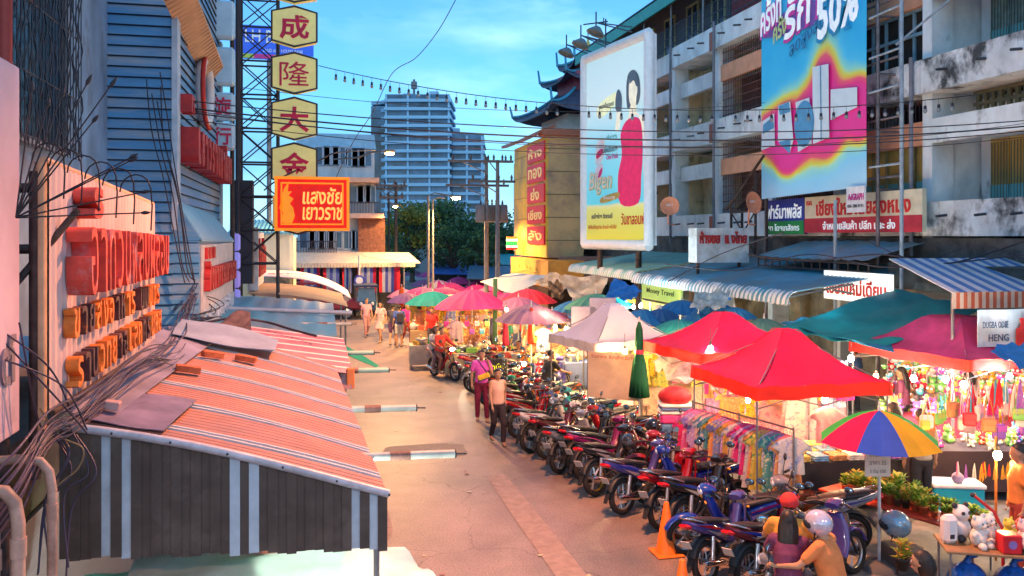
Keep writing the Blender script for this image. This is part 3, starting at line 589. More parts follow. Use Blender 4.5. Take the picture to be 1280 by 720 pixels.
# =============== FAR END OF THE STREET ===============
WH=mat('far_white_wall',(.5,.56,.62),.8,var=.12,scale=.6,stain=(.3,.33,.36),stain_s=.4,stretch=(1,1,.3))
GL=mat('far_dark_glass',(.03,.05,.08),.15,var=.3,scale=.8)
def win(par,c,w,h,ax=V(1,0,0),n=V(0,-1,0),fm=None,gm=None,mull=1,t=.06):
    fm=fm or WH; gm=gm or GL; ax=Vector(ax); c=Vector(c); n=Vector(n); ang=math.atan2(ax.y,ax.x); R=Matrix.Rotation(ang,3,'Z')
    mb=MB()
    for s_ in (-1,1): mb.box(c+ax*(s_*w/2)+n*.03,(t,.08,h+t),fm,M=R); mb.box(c+V(0,0,s_*h/2)+n*.03,(w-t,.08,t),fm,M=R)
    for k in range(1,mull+1): mb.box(c+ax*(-w/2+w*k/(mull+1))+n*.03,(t*.7,.06,h-t),fm,M=R)
    f=mb.build('window',None,par)
    mb=MB(); mb.box(c+n*.01,(w-t,.02,h-t),gm,M=R); mb.build('pane',None,f); return f
# white building at the end
Y0=52.0
def wx(x): return PY(x,295,Y0).x
def wz(y,x=420): return PY(x,y,Y0).z
t=thing('corner_building','white three-storey corner building with blue roof and balconies at the street end','building',(0,Y0,0))
mb=MB(); mb.box(((wx(372)+wx(468))/2,4,wz(240)/1-2.5),(wx(468)-wx(372),8,wz(185)*1.0),WH)
prf=[((wx(468)-wx(372))/2*1.0,wz(193)),((wx(468)-wx(372))/2,wz(185))]
mb.box(((wx(372)+wx(468))/2,4,wz(176)),(wx(468)-wx(372)+.2,8,.9),mat('blue_drum_roof',(.2,.42,.6),.4,var=.1),taper=.96)
mb.box((wx(380),3,wz(176)),(.5,2,2.4),WH)
mb.build('wall',None,t)
for y,xr,m in ((226,472,(.6,.36,.25)),(270,478,(.6,.4,.3)),(318,480,(.55,.4,.33))):
    mb=MB(); mb.box(((wx(370)+wx(xr))/2,-.5,wz(y)),(wx(xr)-wx(370),1.6,.28),cm(m)); mb.build('ledge',None,t)
for (x,y,w_,h_) in ((403,195,.9,1.1),(414,195,.9,1.1),(425,195,.9,1.1),(440,197,.8,1.1),(448,197,.8,1.1),(456,197,.8,1.1),(446,243,.8,1.0),(455,243,.8,1.0),(430,243,.7,1),(463,243,.6,1),(384,300,.9,1.0),(396,300,.9,1),(408,300,.9,1),(420,300,.9,1),(436,300,.8,1.1),(448,300,.8,1.1),(460,300,.8,1.1)):
    p=PY(x,y,Y0); win(t,V(p.x,-.02,p.z),w_,h_,mull=1,fm=cm((.3,.42,.55)),gm=mat('far_blue_glass',(.05,.11,.2),.15,var=.3,scale=.8))
mb=MB()
for x0,x1,y in ((372,420,318),(425,472,270)):
    for k in range(26):
        x=wx(x0)+(wx(x1)-wx(x0))*k/25; mb.cyl((x,-1.2,wz(y)),(x,-1.2,wz(y)+.8),.02,n=4)
    mb.cyl((wx(x0),-1.2,wz(y)+.8),(wx(x1),-1.2,wz(y)+.8),.03,n=4)
mb.build('balcony_railing',cm((.04,.04,.06)),t)
mb=MB(); mb.box((wx(464),-.4,wz(295)),(1.6,.2,2.2),mat('brown_brickwork',(.16,.07,.05),.8,var=.3,scale=6)); mb.build('brick_panel',None,t)
# shop with striped curtains
Y1=50.0
t=thing('curtain_shop','low shop with scalloped white awning and red, white and blue striped curtains','shop',(0,Y1,0))
x0=PY(368,330,Y1).x; x1=PY(502,330,Y1).x; x2=PY(522,330,Y1).x; za=PY(440,327,Y1).z
mb=MB(); mb.box(((x0+x1)/2,2.2,1.4),(x1-x0,3.6,2.8),cm((.05,.05,.06))); mb.build('shop_room',None,t)
mb=MB(); mb.slab([V(x0-.3,-1.4,za),V(x2,-1.4,za-.05),V(x2-.4,1,za+.5),V(x0-.3,1,za+.6)],(0,0,-.05),cm((.55,.5,.42),.6)); 
for k in range(40): mb.box((x0-.3+(x2-x0)*(k+.5)/40,-1.42,za-.16),((x2-x0)/40*.9,.02,.25),cm((.6,.5,.38)))
mb.build('awning',None,t)
cc=[(.55,.02,.05),(.6,.6,.62),(.05,.08,.4),(.6,.6,.62),(.06,.1,.45),(.6,.02,.06)]
for (a,b) in ((376,400),(404,424),(428,440),(447,470),(474,500)):
    mb=MB(); xa=PY(a,340,Y1-1.2).x; xb=PY(b,340,Y1-1.2).x; n=max(5,int((xb-xa)/.16))
    for k in range(n):
        u0=xa+(xb-xa)*k/n; u1=xa+(xb-xa)*(k+1)/n; mb.slab([V(u0,-1.25+.06*(k%2),za-.25),V(u1,-1.25+.06*((k+1)%2),za-.25),V(u1,-1.25+.06*((k+1)%2),za-1.75),V(u0,-1.25+.06*(k%2),za-1.75)],(0,.01,0),cloth(cc[k%6],.3))
    mb.build('curtain',None,t)
mb=MB()
for x in (x0,(x0+x1)/2,x1): mb.cyl((x,-1.3,0),(x,-1.3,za-.1),.05,n=6)
mb.build('post',STEEL,t)
t=thing('street_sign','small round blue street sign on a white pole by the curtain shop','sign',PZ(449,392,0)); t.location.y=48; p=PY(449,330,48); t.location.x=p.x
mb=MB(); mb.cyl((0,0,0),(0,0,3.4),.06,n=8,m=cm((.5,.5,.5))); mb.build('pole',None,t); mb=MB(); mb.cyl((0,-.09,2.0),(0,-.06,2.0),.3,n=16,m=cm((.03,.06,.4))); mb.cyl((0,-.1,2),(0,-.092,2),.2,n=16,m=cm((.6,.6,.65))); mb.build('disc',None,t)
# passing red songthaew and tuk-tuk
def wheel(r,w,par,loc,ax=V(0,1,0),n=20,name='wheel',spokes=0,rimc=(.4,.4,.42)):
    mb=MB(); R=ax.to_track_quat('Z','Y').to_matrix()
    mb.lathe([(r*.72,-w*.35),(r*.86,-w*.5),(r*.97,-w*.38),(r,0),(r*.97,w*.38),(r*.86,w*.5),(r*.72,w*.35),(r*.72,-w*.35)],loc,n,cm((.02,.018,.018),.8),M=R); wh=mb.build(name,None,par)
    mb=MB(); mb.lathe([(r*.73,-w*.3),(r*.66,-w*.12),(r*.66,w*.12),(r*.73,w*.3)],loc,n,cm(rimc,.3,metal=.8),M=R)
    if spokes:
        for k in range(spokes):
            a=2*PI*k/spokes; mb.cyl(Vector(loc)+R@V(math.cos(a)*r*.1,math.sin(a)*r*.1,w*.3*(-1)**k),Vector(loc)+R@V(math.cos(a+.25*(-1)**(k//2))*r*.67,math.sin(a+.25*(-1)**(k//2))*r*.67,0),.0035 if spokes>8 else r*.07,n=4,m=cm((.4,.4,.42),.3,metal=.8),smooth=False)
        mb.cyl(Vector(loc)+R@V(0,0,-w*.6),Vector(loc)+R@V(0,0,w*.6),r*.16,n=8,m=cm((.2,.2,.2),.4,metal=.8))
    else: mb.lathe([(0,w*.35),(r*.3,w*.35),(r*.66,w*.15)],loc,n,cm(rimc,.3,metal=.8),M=R); mb.lathe([(0,-w*.35),(r*.3,-w*.35),(r*.66,-w*.15)],loc,n,cm(rimc,.3,metal=.8),M=R)
    mb.build('rim',None,wh); return wh
p=PY(398,380,47); t=thing('pickup_taxi','dark red pickup taxi with covered bench bed crossing at the end of the street','pickup taxi',(p.x,47,0))
RT=mat('dark_red_car_paint',(.22,.012,.03),.3,var=.05,coat=.4)
mb=MB(); mb.box((-.8,0,.75),(2.9,1.6,.5),RT,bev=.06); mb.box((1.5,0,.8),(1.6,1.6,.6),RT,bev=.1); mb.box((1.0,0,1.35),(1.1,1.5,.6),RT,taper=.82,bev=0); mb.box((-1.0,0,1.95),(2.6,1.6,.12),RT,bev=.03); mb.build('body',None,t)
mb=MB(); mb.box((-1.0,-.79,1.45),(2.4,.02,.7),GL); mb.box((1.02,-.7,1.38),(.7,.05,.38),GL); mb.build('window',None,t)
mb=MB()
for x in (-2.2,-1,.2): mb.cyl((x,-.76,1),(x,-.76,1.95),.03,n=5)
mb.build('bed_frame',cm((.2,.02,.03)),t)
for x in(-1.4,1.5):
    for y in(-.72,.72): wheel(.34,.2,t,(x,y,.34))
p=PZ(457,397,0); t=thing('tuk_tuk','small blue tuk-tuk with dark canopy parked facing the camera at the far end','tuk-tuk',p)
BT=cm((.03,.1,.2),.3); mb=MB(); mb.box((0,.3,.7),(1.2,1.9,.55),BT,bev=.08); mb.box((0,-.95,.72),(.5,.5,.55),BT,bev=.12); mb.build('body',None,t)
mb=MB(); mb.box((0,.1,1.78),(1.3,2.3,.1),cm((.03,.05,.1)),bev=.04); mb.build('roof',None,t)
for x in(-.55,.55):
    for y in (-.75,1.0):
        mb=MB(); mb.cyl((x,y,.9),(x,y,1.75),.03,n=6); mb.build('roof_post',STEEL,t)
    wheel(.26,.14,t,(x,.8,.26),V(1,0,0)); mb=MB(); mb.ball((x*.55,-1.05,.85),.1,cm((.6,.6,.6),.2),8,6); mb.build('headlight',None,t)
mb=MB(); mb.slab([V(-.5,-.8,.95),V(.5,-.8,.95),V(.45,-.7,1.68),V(-.45,-.7,1.68)],(0,.02,0),mat('windscreen',(.12,.2,.25),.1)); mb.build('windscreen',None,t)
wheel(.25,.12,t,(0,-1.05,.25),V(1,0,0)); mb=MB(); mb.box((0,.5,1.0),(1,.5,.15),cm((.3,.02,.02)),bev=.03); mb.build('seat',None,t)
# ---- high-rise
D=320; c=PD(522,295,D); t=thing('high_rise','tall pale blue apartment tower with ring-like balconies on the skyline','high-rise',(c.x,c.y,0),-YAW)
k=D/FX
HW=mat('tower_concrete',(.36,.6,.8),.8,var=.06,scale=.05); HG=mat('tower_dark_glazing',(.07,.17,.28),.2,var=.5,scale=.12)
def hx(x): return (x-522)*k
def hz(y): return HC-(y-HOR)*k
mb=MB()
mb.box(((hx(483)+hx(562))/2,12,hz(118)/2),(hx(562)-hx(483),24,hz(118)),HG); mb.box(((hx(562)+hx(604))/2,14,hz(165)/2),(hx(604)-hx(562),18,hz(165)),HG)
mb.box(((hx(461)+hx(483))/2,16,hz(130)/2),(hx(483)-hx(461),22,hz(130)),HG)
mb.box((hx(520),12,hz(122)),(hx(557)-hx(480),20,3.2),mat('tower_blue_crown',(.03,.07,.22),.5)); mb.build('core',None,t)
nf=21; z1=hz(126); 
mb=MB()
for i in range(22):
    z=z1-i*3.2
    if z<4: break
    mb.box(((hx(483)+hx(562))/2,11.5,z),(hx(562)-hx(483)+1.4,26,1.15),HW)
    # rounded left wing balconies
    for q in range(5):
        a=q/5; xa=hx(460)+q*1.4; mb.box((xa+ .8,16-abs(2-q)*.3,z+.25),(1.38,24-(4-q)*1.6,1.35),HW)
    if z<hz(168): mb.box(((hx(562)+hx(605))/2+.5,13.5,z),(hx(605)-hx(562)-.8,20.4,1.1),HW)
mb.build('balcony_slab',None,t)
mb=MB()
for x in [483,510,537,561]: mb.box((hx(x),-.6,hz(118)/2),(.7,.5,hz(118)),HW)
for x in [583,602]: mb.box((hx(x),3.9,hz(168)/2),(.8,.5,hz(168)),HW)
mb.build('pier',None,t)
mb=MB(); mb.cyl((hx(513),12,hz(120)),(hx(513),12,hz(92)),.5,n=6); mb.cyl((hx(513),12,hz(104)),(hx(513),12,hz(95)),1.2,n=8); mb.build('antenna',STEEL,t)
mb=MB()
for x,y in ((505,14),(540,9),(552,16),(566,14)): mb.box((hx(x),y,hz(118 if x<560 else 163)+1.2),(3.5,4,2.4),HW)
mb.build('roof_plant',None,t)
# ---- trees
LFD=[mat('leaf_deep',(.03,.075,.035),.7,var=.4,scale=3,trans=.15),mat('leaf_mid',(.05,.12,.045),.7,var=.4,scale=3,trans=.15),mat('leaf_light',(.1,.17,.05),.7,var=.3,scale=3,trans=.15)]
LFY=[mat('leaf_gold',(.4,.28,.03),.7,var=.3,trans=.2),mat('leaf_olive',(.2,.2,.03),.7,trans=.2)]
def tree(x,ytop,d,rw,label,mats=LFD,seed=0,n=2600,ls=.34,name='leafy_tree',group='trees at the end of the street'):
    rnd=random.Random(seed); base=PD(x,295,d); zt=HC-(ytop-HOR)/FX*d
    t=thing(name,label,'tree',(base.x,base.y,-.1),0,group)
    mb=MB(); h=zt*.55; mb.tube([(0,0,0),(.1,.05,h*.5),(.0,.1,h)],[.28,.2,.14],7)
    cl=[]
    for i in range(13):
        a=i*2.4; q=rnd.uniform(.25,.85)*rw; z=zt*rnd.uniform(.42,.9); e=V(math.cos(a)*q,math.sin(a)*q,z)
        mb.tube([(0,0,h*.6),(e.x*.4,e.y*.4,(h*.6+z)/2+.3),e],[.11,.07,.03],5); cl.append((e,rnd.uniform(.26,.42)*rw))
    cl.append((V(0,0,zt-rw*.35),rw*.4))
    mb.build('trunk',mat('bark',(.09,.065,.05),.9,var=.3,scale=6),t)
    mb=MB()
    for i in range(n):
        e,r=rnd.choice(cl); dv=V(rnd.gauss(0,1),rnd.gauss(0,1),rnd.gauss(0,.75)).normalized()*r*(rnd.random()**.4); p=e+dv
        dd=V(rnd.uniform(-1,1),rnd.uniform(-1,1),rnd.uniform(-.7,.4)).normalized()*ls*rnd.uniform(.6,1.4); s_=dd.cross(V(rnd.uniform(-1,1),rnd.uniform(-1,1),rnd.uniform(-1,1))).normalized()*ls*.38
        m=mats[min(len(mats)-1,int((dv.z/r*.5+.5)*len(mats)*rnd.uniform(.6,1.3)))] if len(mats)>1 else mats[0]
        mb.add([p-dd*.5,p+s_,p+dd*.5,p-s_],[(0,1,2,3)],m)
    mb.build('crown',None,t); return t
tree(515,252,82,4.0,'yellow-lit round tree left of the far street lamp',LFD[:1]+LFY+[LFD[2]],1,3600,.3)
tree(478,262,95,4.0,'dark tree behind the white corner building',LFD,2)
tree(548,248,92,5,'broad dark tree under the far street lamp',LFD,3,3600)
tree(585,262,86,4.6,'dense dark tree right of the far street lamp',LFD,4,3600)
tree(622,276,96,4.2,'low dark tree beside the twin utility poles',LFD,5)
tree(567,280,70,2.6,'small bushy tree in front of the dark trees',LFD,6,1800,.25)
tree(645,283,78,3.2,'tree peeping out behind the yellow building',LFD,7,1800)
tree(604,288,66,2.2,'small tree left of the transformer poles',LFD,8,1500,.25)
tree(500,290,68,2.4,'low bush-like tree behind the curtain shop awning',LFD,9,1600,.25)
# blue stall roofs behind umbrellas
for i,(x0,x1,y,d,col,l) in enumerate(((540,600,333,70,(.02,.12,.45),'bright blue tarp roof under the far trees'),(585,668,338,62,(.03,.1,.18),'dark blue shed roof behind the umbrellas'),(600,672,322,74,(.03,.3,.34),'teal shed roof beside the yellow building'))):
    a=PD(x0,y,d); b=PD(x1,y,d); t=thing('stall_roof',l,'stall',((a.x+b.x)/2,(a.y+b.y)/2,0),-YAW); w=(b-a).length; z=a.z
    mb=MB(); mb.slab([V(-w/2,-2,z-.5),V(w/2,-2,z-.6),V(w/2,2,z+.25),V(-w/2,2,z+.3)],(0,0,-.05),cm(col,.5,var=.25)); mb.build('roof',None,t)
    for sx in (-1,1):
        mb=MB(); mb.cyl((sx*w*.46,-1.9,0),(sx*w*.46,-1.9,z-.55),.05,n=6); mb.build('post',STEEL,t)
    mb=MB(); mb.box((0,1.5,z/2-.3),(w*.95,.1,z-.6),cm((.06,.06,.07))); mb.build('back_wall',None,t)
# ---- yellow gold shop
A=PX(643,163,11.4); Bp=PX(683,160,11.4); X0=11.4; Yn=Bp.y; Yf=A.y; zt=9.6; zb=PX(683,322,11.4).z
t=thing('gold_shop','yellow gold shop tower with a column of red lettered panels','building',(X0,Yn,0))
YL=mat('gold_shop_yellow',(.75,.5,.05),.6,var=.12,scale=.6,stain=(.42,.3,.14),stain_s=.5); YB=mat('gold_shop_tan',(.58,.42,.2),.7,var=.15,scale=.5,stain=(.3,.22,.16),stain_s=.5)
Lr=Yf-Yn; xr=PY(735,200,Yn).x-X0
mb=MB(); mb.box((.05,Lr/2,(zt+zb)/2),(.1,Lr,zt-zb),YL); mb.slab([V(0.1,-.02,zb),V(xr*.88,-.02,zb),V(xr,-.02,zb+3),V(xr,-.02,zt),V(.1,-.02,zt)],(0,.3,0),YB); mb.box((xr*.45,Lr/2,(zt+zb)/2),(xr*.8,Lr-.7,zt-zb-.05),YB); mb.build('wall',None,t)
mb=MB()
for k in range(5): z=zb+(zt-zb)*(k+.75)/5.3; mb.box((xr/2,-.03,z),(xr,.02,.04),cm((.2,.15,.08))); mb.box((-.01,Lr/2,z),(.02,Lr,.04),cm((.35,.22,.05)))
mb.build('panel_joint',None,t)
mb=MB(); EV=cm((.35,.13,.08))
mb.slab([V(-.3,-.4,zt),V(xr+.2,-.4,zt),V(xr+.2,.5,zt),V(-.3,.5,zt)],(0,0,.3),EV); mb.grid(lambda u,v:V(-.5+.9*v,-.3+(Lr+1.6)*u,zt+.05+.35*v+.5*max(0,u-.75)**2*16*.25),12,2,EV,th=(0,0,.15)); mb.build('roof_eave',None,t)
zz0=PX(672,178,X0).z; zz1=PX(672,307,X0).z; st=(zz0-zz1)/5
yA=PX(682,200,X0).y; yB=PX(661,200,X0).y
for k,w_ in enumerate(('ห้าง','ทอง','ย่ง','เชียง','ลัง')):
    z=zz0-st*(k+.5); mb=MB(); mb.box((-.06,(yA+yB)/2-Yn,z),(.08,abs(yB-yA),st*.86),cm((.5,.01,.03),.5,emit=(.6,.01,.03),es=.12)); pn=mb.build('red_panel',None,t)
    mb=MB(); text_bm(mb,w_,(-.11,(yA+yB)/2-Yn,z),V(0,-1,0),V(0,0,1),st*(.5 if k!=2 else .6),abs(yB-yA)*(.8 if k!=2 else .5),cm((.75,.55,.2),.4,emit=(1,.7,.2),es=.1),.02,.02); mb.build('lettering',None,pn)
a=PX(640,318,X0-.5); b=PX(683,318,X0-.5)
mb=MB(); mb.box((.4,(a.y+b.y)/2-Yn,zb-.75),(1.8,a.y-b.y+.6,1.3),mat('gold_shop_orange',(.65,.32,.06),.6,var=.2,scale=1)); mb.box((2.2,.3,zb-.6),(3.2,1.2,1.3),cm((.4,.2,.15))); mb.box((1.6,3,1.1),(3,6,2.3),cm((.12,.08,.06))); mb.build('base',None,t)
mb=MB(); text_bm(mb,'ห้างทองย่งเชียงหลัง',(-.53,(a.y+b.y)/2-Yn,zb-.75),V(0,-1,0),V(0,0,1),.6,4.2,cm((.75,.5,.12),.4),.03,.02); mb.build('lettering',None,t)
mb=MB(); mb.box((.3,Lr+.4,6.2),(.3,.8,5.2),cm((.2,.3,.35))); mb.build('side_fin',None,t)
# small lit shop sign red/green/white
p=PY(640,303,46); t=thing('lightbox_sign','small glowing convenience store lightbox with orange, green and red stripes','sign',p); mb=MB()
for i,(c,h) in enumerate((((.9,.25,.03),.13),((.9,.9,.85),.12),((.02,.45,.08),.25),((.9,.9,.85),.1),((.85,.03,.02),.12))): mb.box((0,0,.32-sum(x[1] for x in (((0),.13),((0),.12),((0),.25),((0),.1),((0),.12))[:i])-h/2),(.62,.14,h),cm(c,.4,emit=c,es=.8))
mb.build('panel',None,t); mb=MB(); mb.cyl((.2,.1,-3.9),(.2,.1,-.3),.04,n=6); mb.build('post',STEEL,t)
# ---- pagoda roofs behind
c=PD(735,295,60); t=thing('chinese_pagoda','three-tier Chinese pagoda with dark tiles and blue upturned ridges','pagoda',(c.x,c.y,0),-YAW+.3)
k=60/FX; TL=mat('pagoda_tile',(.06,.07,.12),.5,var=.3,scale=2); RB=mat('pagoda_ridge_blue',(.06,.28,.42),.5,var=.2); WP=cm((.5,.45,.42))
def pz(y): return HC-(y-HOR)*k
tiers=[(150,113,4.3,1.4),(108,92,2.7,1.0),(88,70,1.7,.3)]
mb=MB(); mb.box((0,0,pz(150)/2),(5.2,5.2,pz(150)),WP); mb.box((0,0,(pz(113)+pz(108))/2+.2),(3.4,3.4,1.4),cm((.3,.06,.1))); mb.box((0,0,pz(91)),(2,2,1),cm((.3,.06,.1))); mb.build('tower_wall',None,t)
for (ye,yt,r,rt) in tiers:
    mb=MB(); mbr=MB(); ze=pz(ye); zt_=pz(yt)
    def rf(s_,u,v):  # side s_, along u, up v
        rr=r*(1-v)+rt*v; z=ze+(zt_-ze)*(v**1.6)+.5*(abs(2*u-1)**4)*(1-v); a=s_*PI/2; x=(2*u-1)*rr; y=-rr; return V(x*math.cos(a)-y*math.sin(a),x*math.sin(a)+y*math.cos(a),z)
    for s_ in range(4): mb.grid(lambda u,v:rf(s_,u,v),16,6,TL,th=(0,0,-.08))
    for s_ in range(4):
        mbr.tube([rf(s_,0,v/6)+V(0,0,.08) for v in range(7)],.11,5); e=rf(s_,0,0); mbr.tube([e,e*1.04+V(-e.x*0.0,0,.35),V(e.x*1.03,e.y*1.03,e.z*1.0+.75)],[.1,.07,.02],5)
        for q in range(5): p=rf(s_,.12+q*.19,1); mbr.ball(p+V(0,0,.12),.12,None,6,4)
    a=mb.build('roof_tier',None,t); mbr.build('ridge',RB,a)
mb=MB(); mb.lathe([(.3,0),(.15,.5),(.3,.7),(.1,1.1),(.02,1.7)],(0,0,pz(70)-.1),8); mb.build('finial',cm((.6,.45,.1)),t)
mb=MB(); mb.box((-.4,-2.75,pz(158)),(1.6,.1,1.2),cm((.02,.08,.35))); mb.tube([(-1.3,-2.8,pz(158)-.7),(.5,-2.8,pz(158)-.7),(.5,-2.8,pz(158)+.7),(-1.3,-2.8,pz(158)+.7)],.1,4,cm((.6,.45,.05)),closed=True); mb.build('name_board',None,t)
# ---- utility poles
POLEM=mat('concrete_pole',(.16,.16,.17),.8,var=.15,scale=2)
def upole(x,yt,Yg,label,arms,extra=None,r=.14,m=POLEM,group='utility poles'):
    p=PY(x,295,Yg); t=thing('utility_pole',label,'utility pole',(p.x,Yg,0),0,group); zt=PY(x,yt,Yg).z
    mb=MB(); mb.cyl((0,0,0),(0,0,zt),r,r*.65,8,m); mb.build('pole',None,t)
    for (y,l,o) in arms:
        z=PY(x,y,Yg).z; mb=MB(); mb.box((o,-.12,z),(l,.1,.12),cm((.1,.09,.09))); mb.cyl((o-l*.3,-.1,z),(0,-.1,z-.6),.03,n=4,m=STEEL); a=mb.build('crossarm',None,t)
        mb=MB()
        for k in range(4): mb.lathe([(.03,0),(.07,.06),(.04,.1),(.08,.16),(.04,.22),(.02,.3)],(o-l*.42+l*.28*k,-.12,z+.06),6,cm((.08,.05,.04),.3))
        mb.build('insulator',None,a)
    return t,zt
upole(495,228,54,'dark utility pole with a small orange lamp before the far trees',((232,2.2,-.4),(247,1.6,-.3)),m=cm((.05,.045,.045)))
upole(486,240,58,'thin dark utility pole close behind the lamp pole',((236,2,0),),r=.1,m=cm((.05,.045,.045)))
t,z=upole(608,196,44,'left pole of the twin transformer poles',((202,3.4,-.4),(232,3.4,-.5)))
t,z=upole(622,200,42,'right pole of the twin transformer poles',((202,1.6,0),(227,2.4,-.3)))
p=PY(615,267,43); t=thing('transformer','grey finned transformer slung between the twin utility poles','transformer',p); mb=MB(); mb.box((0,0,0),(.75,.6,.9),POLEM,bev=.05)
for k in range(7): mb.box((-.3+k*.1,-.36,0),(.02,.14,.7),POLEM)
mb.build('tank',None,t); mb=MB()
for k in (-.22,0,.22): mb.lathe([(.03,0),(.06,.08),(.03,.12),(.06,.2),(.02,.3)],(k,0,.45),6,cm((.1,.06,.04)))
mb.build('bushing',None,t)
for x,l in ((601,'left'),(628,'right')):
    p=PY(x,267,43); t=thing('transformer_can','grey round transformer can hanging on the %s side of the twin poles'%l,'transformer',p); mb=MB(); mb.lathe([(0,-.45),(.26,-.45),(.28,-.38),(.28,.38),(.24,.46),(0,.46)],(0,0,0),12,POLEM); mb.build('tank',None,t); mb=MB(); mb.lathe([(.04,.4),(.06,.55),(.02,.7)],(0,0,0),6,DARK); mb.build('bushing',None,t)
def slamp(p,arm,label,power,col=(1,.5,.16),r=.1,pole=None,es=120,br=.1,cat='street lamp',spot=150):
    t=thing('street_lamp',label,cat,p,0)
    mb=MB(); mb.ball((0,0,-.03),br,n=10,k=6,sc=(1.4,1,.5)); mb.build('lamp_glass',emis('sodium_glow_%d'%es,col,es),t)
    mb=MB(); mb.box((0,0,.06),(br*3.4,br*2,.12),cm((.25,.2,.17)),bev=.03); mb.build('lamp_head',None,t)
    mb=MB(); mb.tube([V(0,0,.06)]+[Vector(a)-Vector(p) for a in arm],.035,6); mb.build('arm',cm((.08,.08,.09)),t)
    if pole:
        mb=MB(); q=Vector(pole)-Vector(p); mb.cyl((q.x,q.y,-p.z),(q.x,q.y,q.z),.07,n=8); mb.build('pole',POLEM,t)
    l=bpy.data.lights.new('lamp_light','SPOT'); l.spot_size=math.radians(spot); l.spot_blend=.35; l.color=col; l.energy=power; l.shadow_soft_size=r; lo=bpy.data.objects.new('lamp_light',l); COL.objects.link(lo); setp(lo,t); lo.location=(0,0,-.12)
    return t
p=PY(570,247,46); slamp(p,[p+V(-1.2,0,.25),p+V(-1.5,0,.1)],'bright orange sodium street lamp glowing over the far end of the market',6500,pole=p+V(-1.55,0,.1),es=220,br=.17)
p=PY(494,258,50); slamp(p,[p+V(.3,.1,.1),p+V(.5,.3,0)],'small orange lamp on the dark utility pole in front of the trees',500,es=90,br=.1)
p=PY(487,191,31); slamp(p,[PY(466,190,31),PY(447,197,32.0),PY(418,199,34)],'long-armed street lamp lit orange reaching over the road from the left',4200,es=60,br=.12)
p=PY(541,250,47); t=thing('lamp_pole','slim bare lamp pole standing in front of the far trees','pole',(p.x,47,0)); mb=MB(); mb.cyl((0,0,0),(0,0,p.z),.07,.05,8); mb.build('pole',POLEM,t); mb=MB(); mb.tube([(0,0,p.z),(.3,0,p.z+.15),(.7,0,p.z+.1)],.03,5); mb.build('arm',POLEM,t)

for (x,y,z,l,pw) in ((2.6,-4.5,9.2,'street lamp behind the viewpoint',2700),(3.3,10,9.4,'street lamp high above the near road',4200)):
    slamp(V(x,y,z),[V(x-1.5,y,z+.5),V(x-5.1,y,z+.1)],'sodium street lamp on a long arm, '+l,pw,col=(1,.35,.13),es=60,br=.14,spot=128)  # both lamps out of view, assumed from the orange light on road and roofs
# =============== RIGHT SIDE: SHOP-HOUSE BLOCK ===============
XF=14.9
GRC=mat('stained_concrete',(.66,.7,.74),.85,var=.2,scale=1.2,stain=(.05,.055,.06),stain_s=1.0,stain_t=(.47,.6),bump=.2,stretch=(1,1,.8))
GRL=mat('pale_concrete',(.68,.73,.76),.85,var=.15,scale=1.5,stain=(.2,.22,.23),stain_s=1.3,stain_t=(.58,.72),bump=.1,stretch=(1,1,.6))
CRM=mat('cream_concrete',(.68,.55,.36),.85,var=.15,scale=1.5,stain=(.22,.17,.1),stain_s=1.2,stain_t=(.55,.7))
SAL=mat('salmon_concrete',(.7,.33,.2),.85,var=.12,scale=2,stain=(.3,.16,.12),stain_s=1.4,stain_t=(.6,.75))
TEALSH=mat('teal_shutter',(.12,.36,.38),.5,var=.2,scale=3,stretch=(1,1,.2)); OLSH=mat('ochre_shutter',(.38,.27,.08),.6,var=.2,scale=3,stretch=(1,1,.2)); DKIN=mat('dark_interior',(.03,.025,.022),.9)
REDG=mat('red_brown_grille',(.14,.05,.04),.6,var=.2)
t=thing('shop_block','long four-storey shop-house block with stained balconies and iron grilles','building',(XF,0,0))
PIL=[45.4,41.4,37.4,33.4,29.4,25.6,21.85,18.1,14.3,10.5,6.7]
FL=[1.0,4.5,8.05,11.6]
mb=MB(); mb.box((4.2,26,6),(4,40,12.2),DKIN); mb.box((.9,26,15.2+.3),(.1,40,.1),DKIN); mb.build('core',None,t)
for y in PIL:
    mb=MB(); mb.box((.3,y,6.2),(.62,.34,12.4),GRL); mb.build('pillar',None,t)
for i in range(len(PIL)-1):  # partition walls
    y=PIL[i]; mb=MB(); mb.box((1.4,y,8),(1.6,.2,7.6),CRM if y>29 else GRL); mb.build('party_wall',None,t)
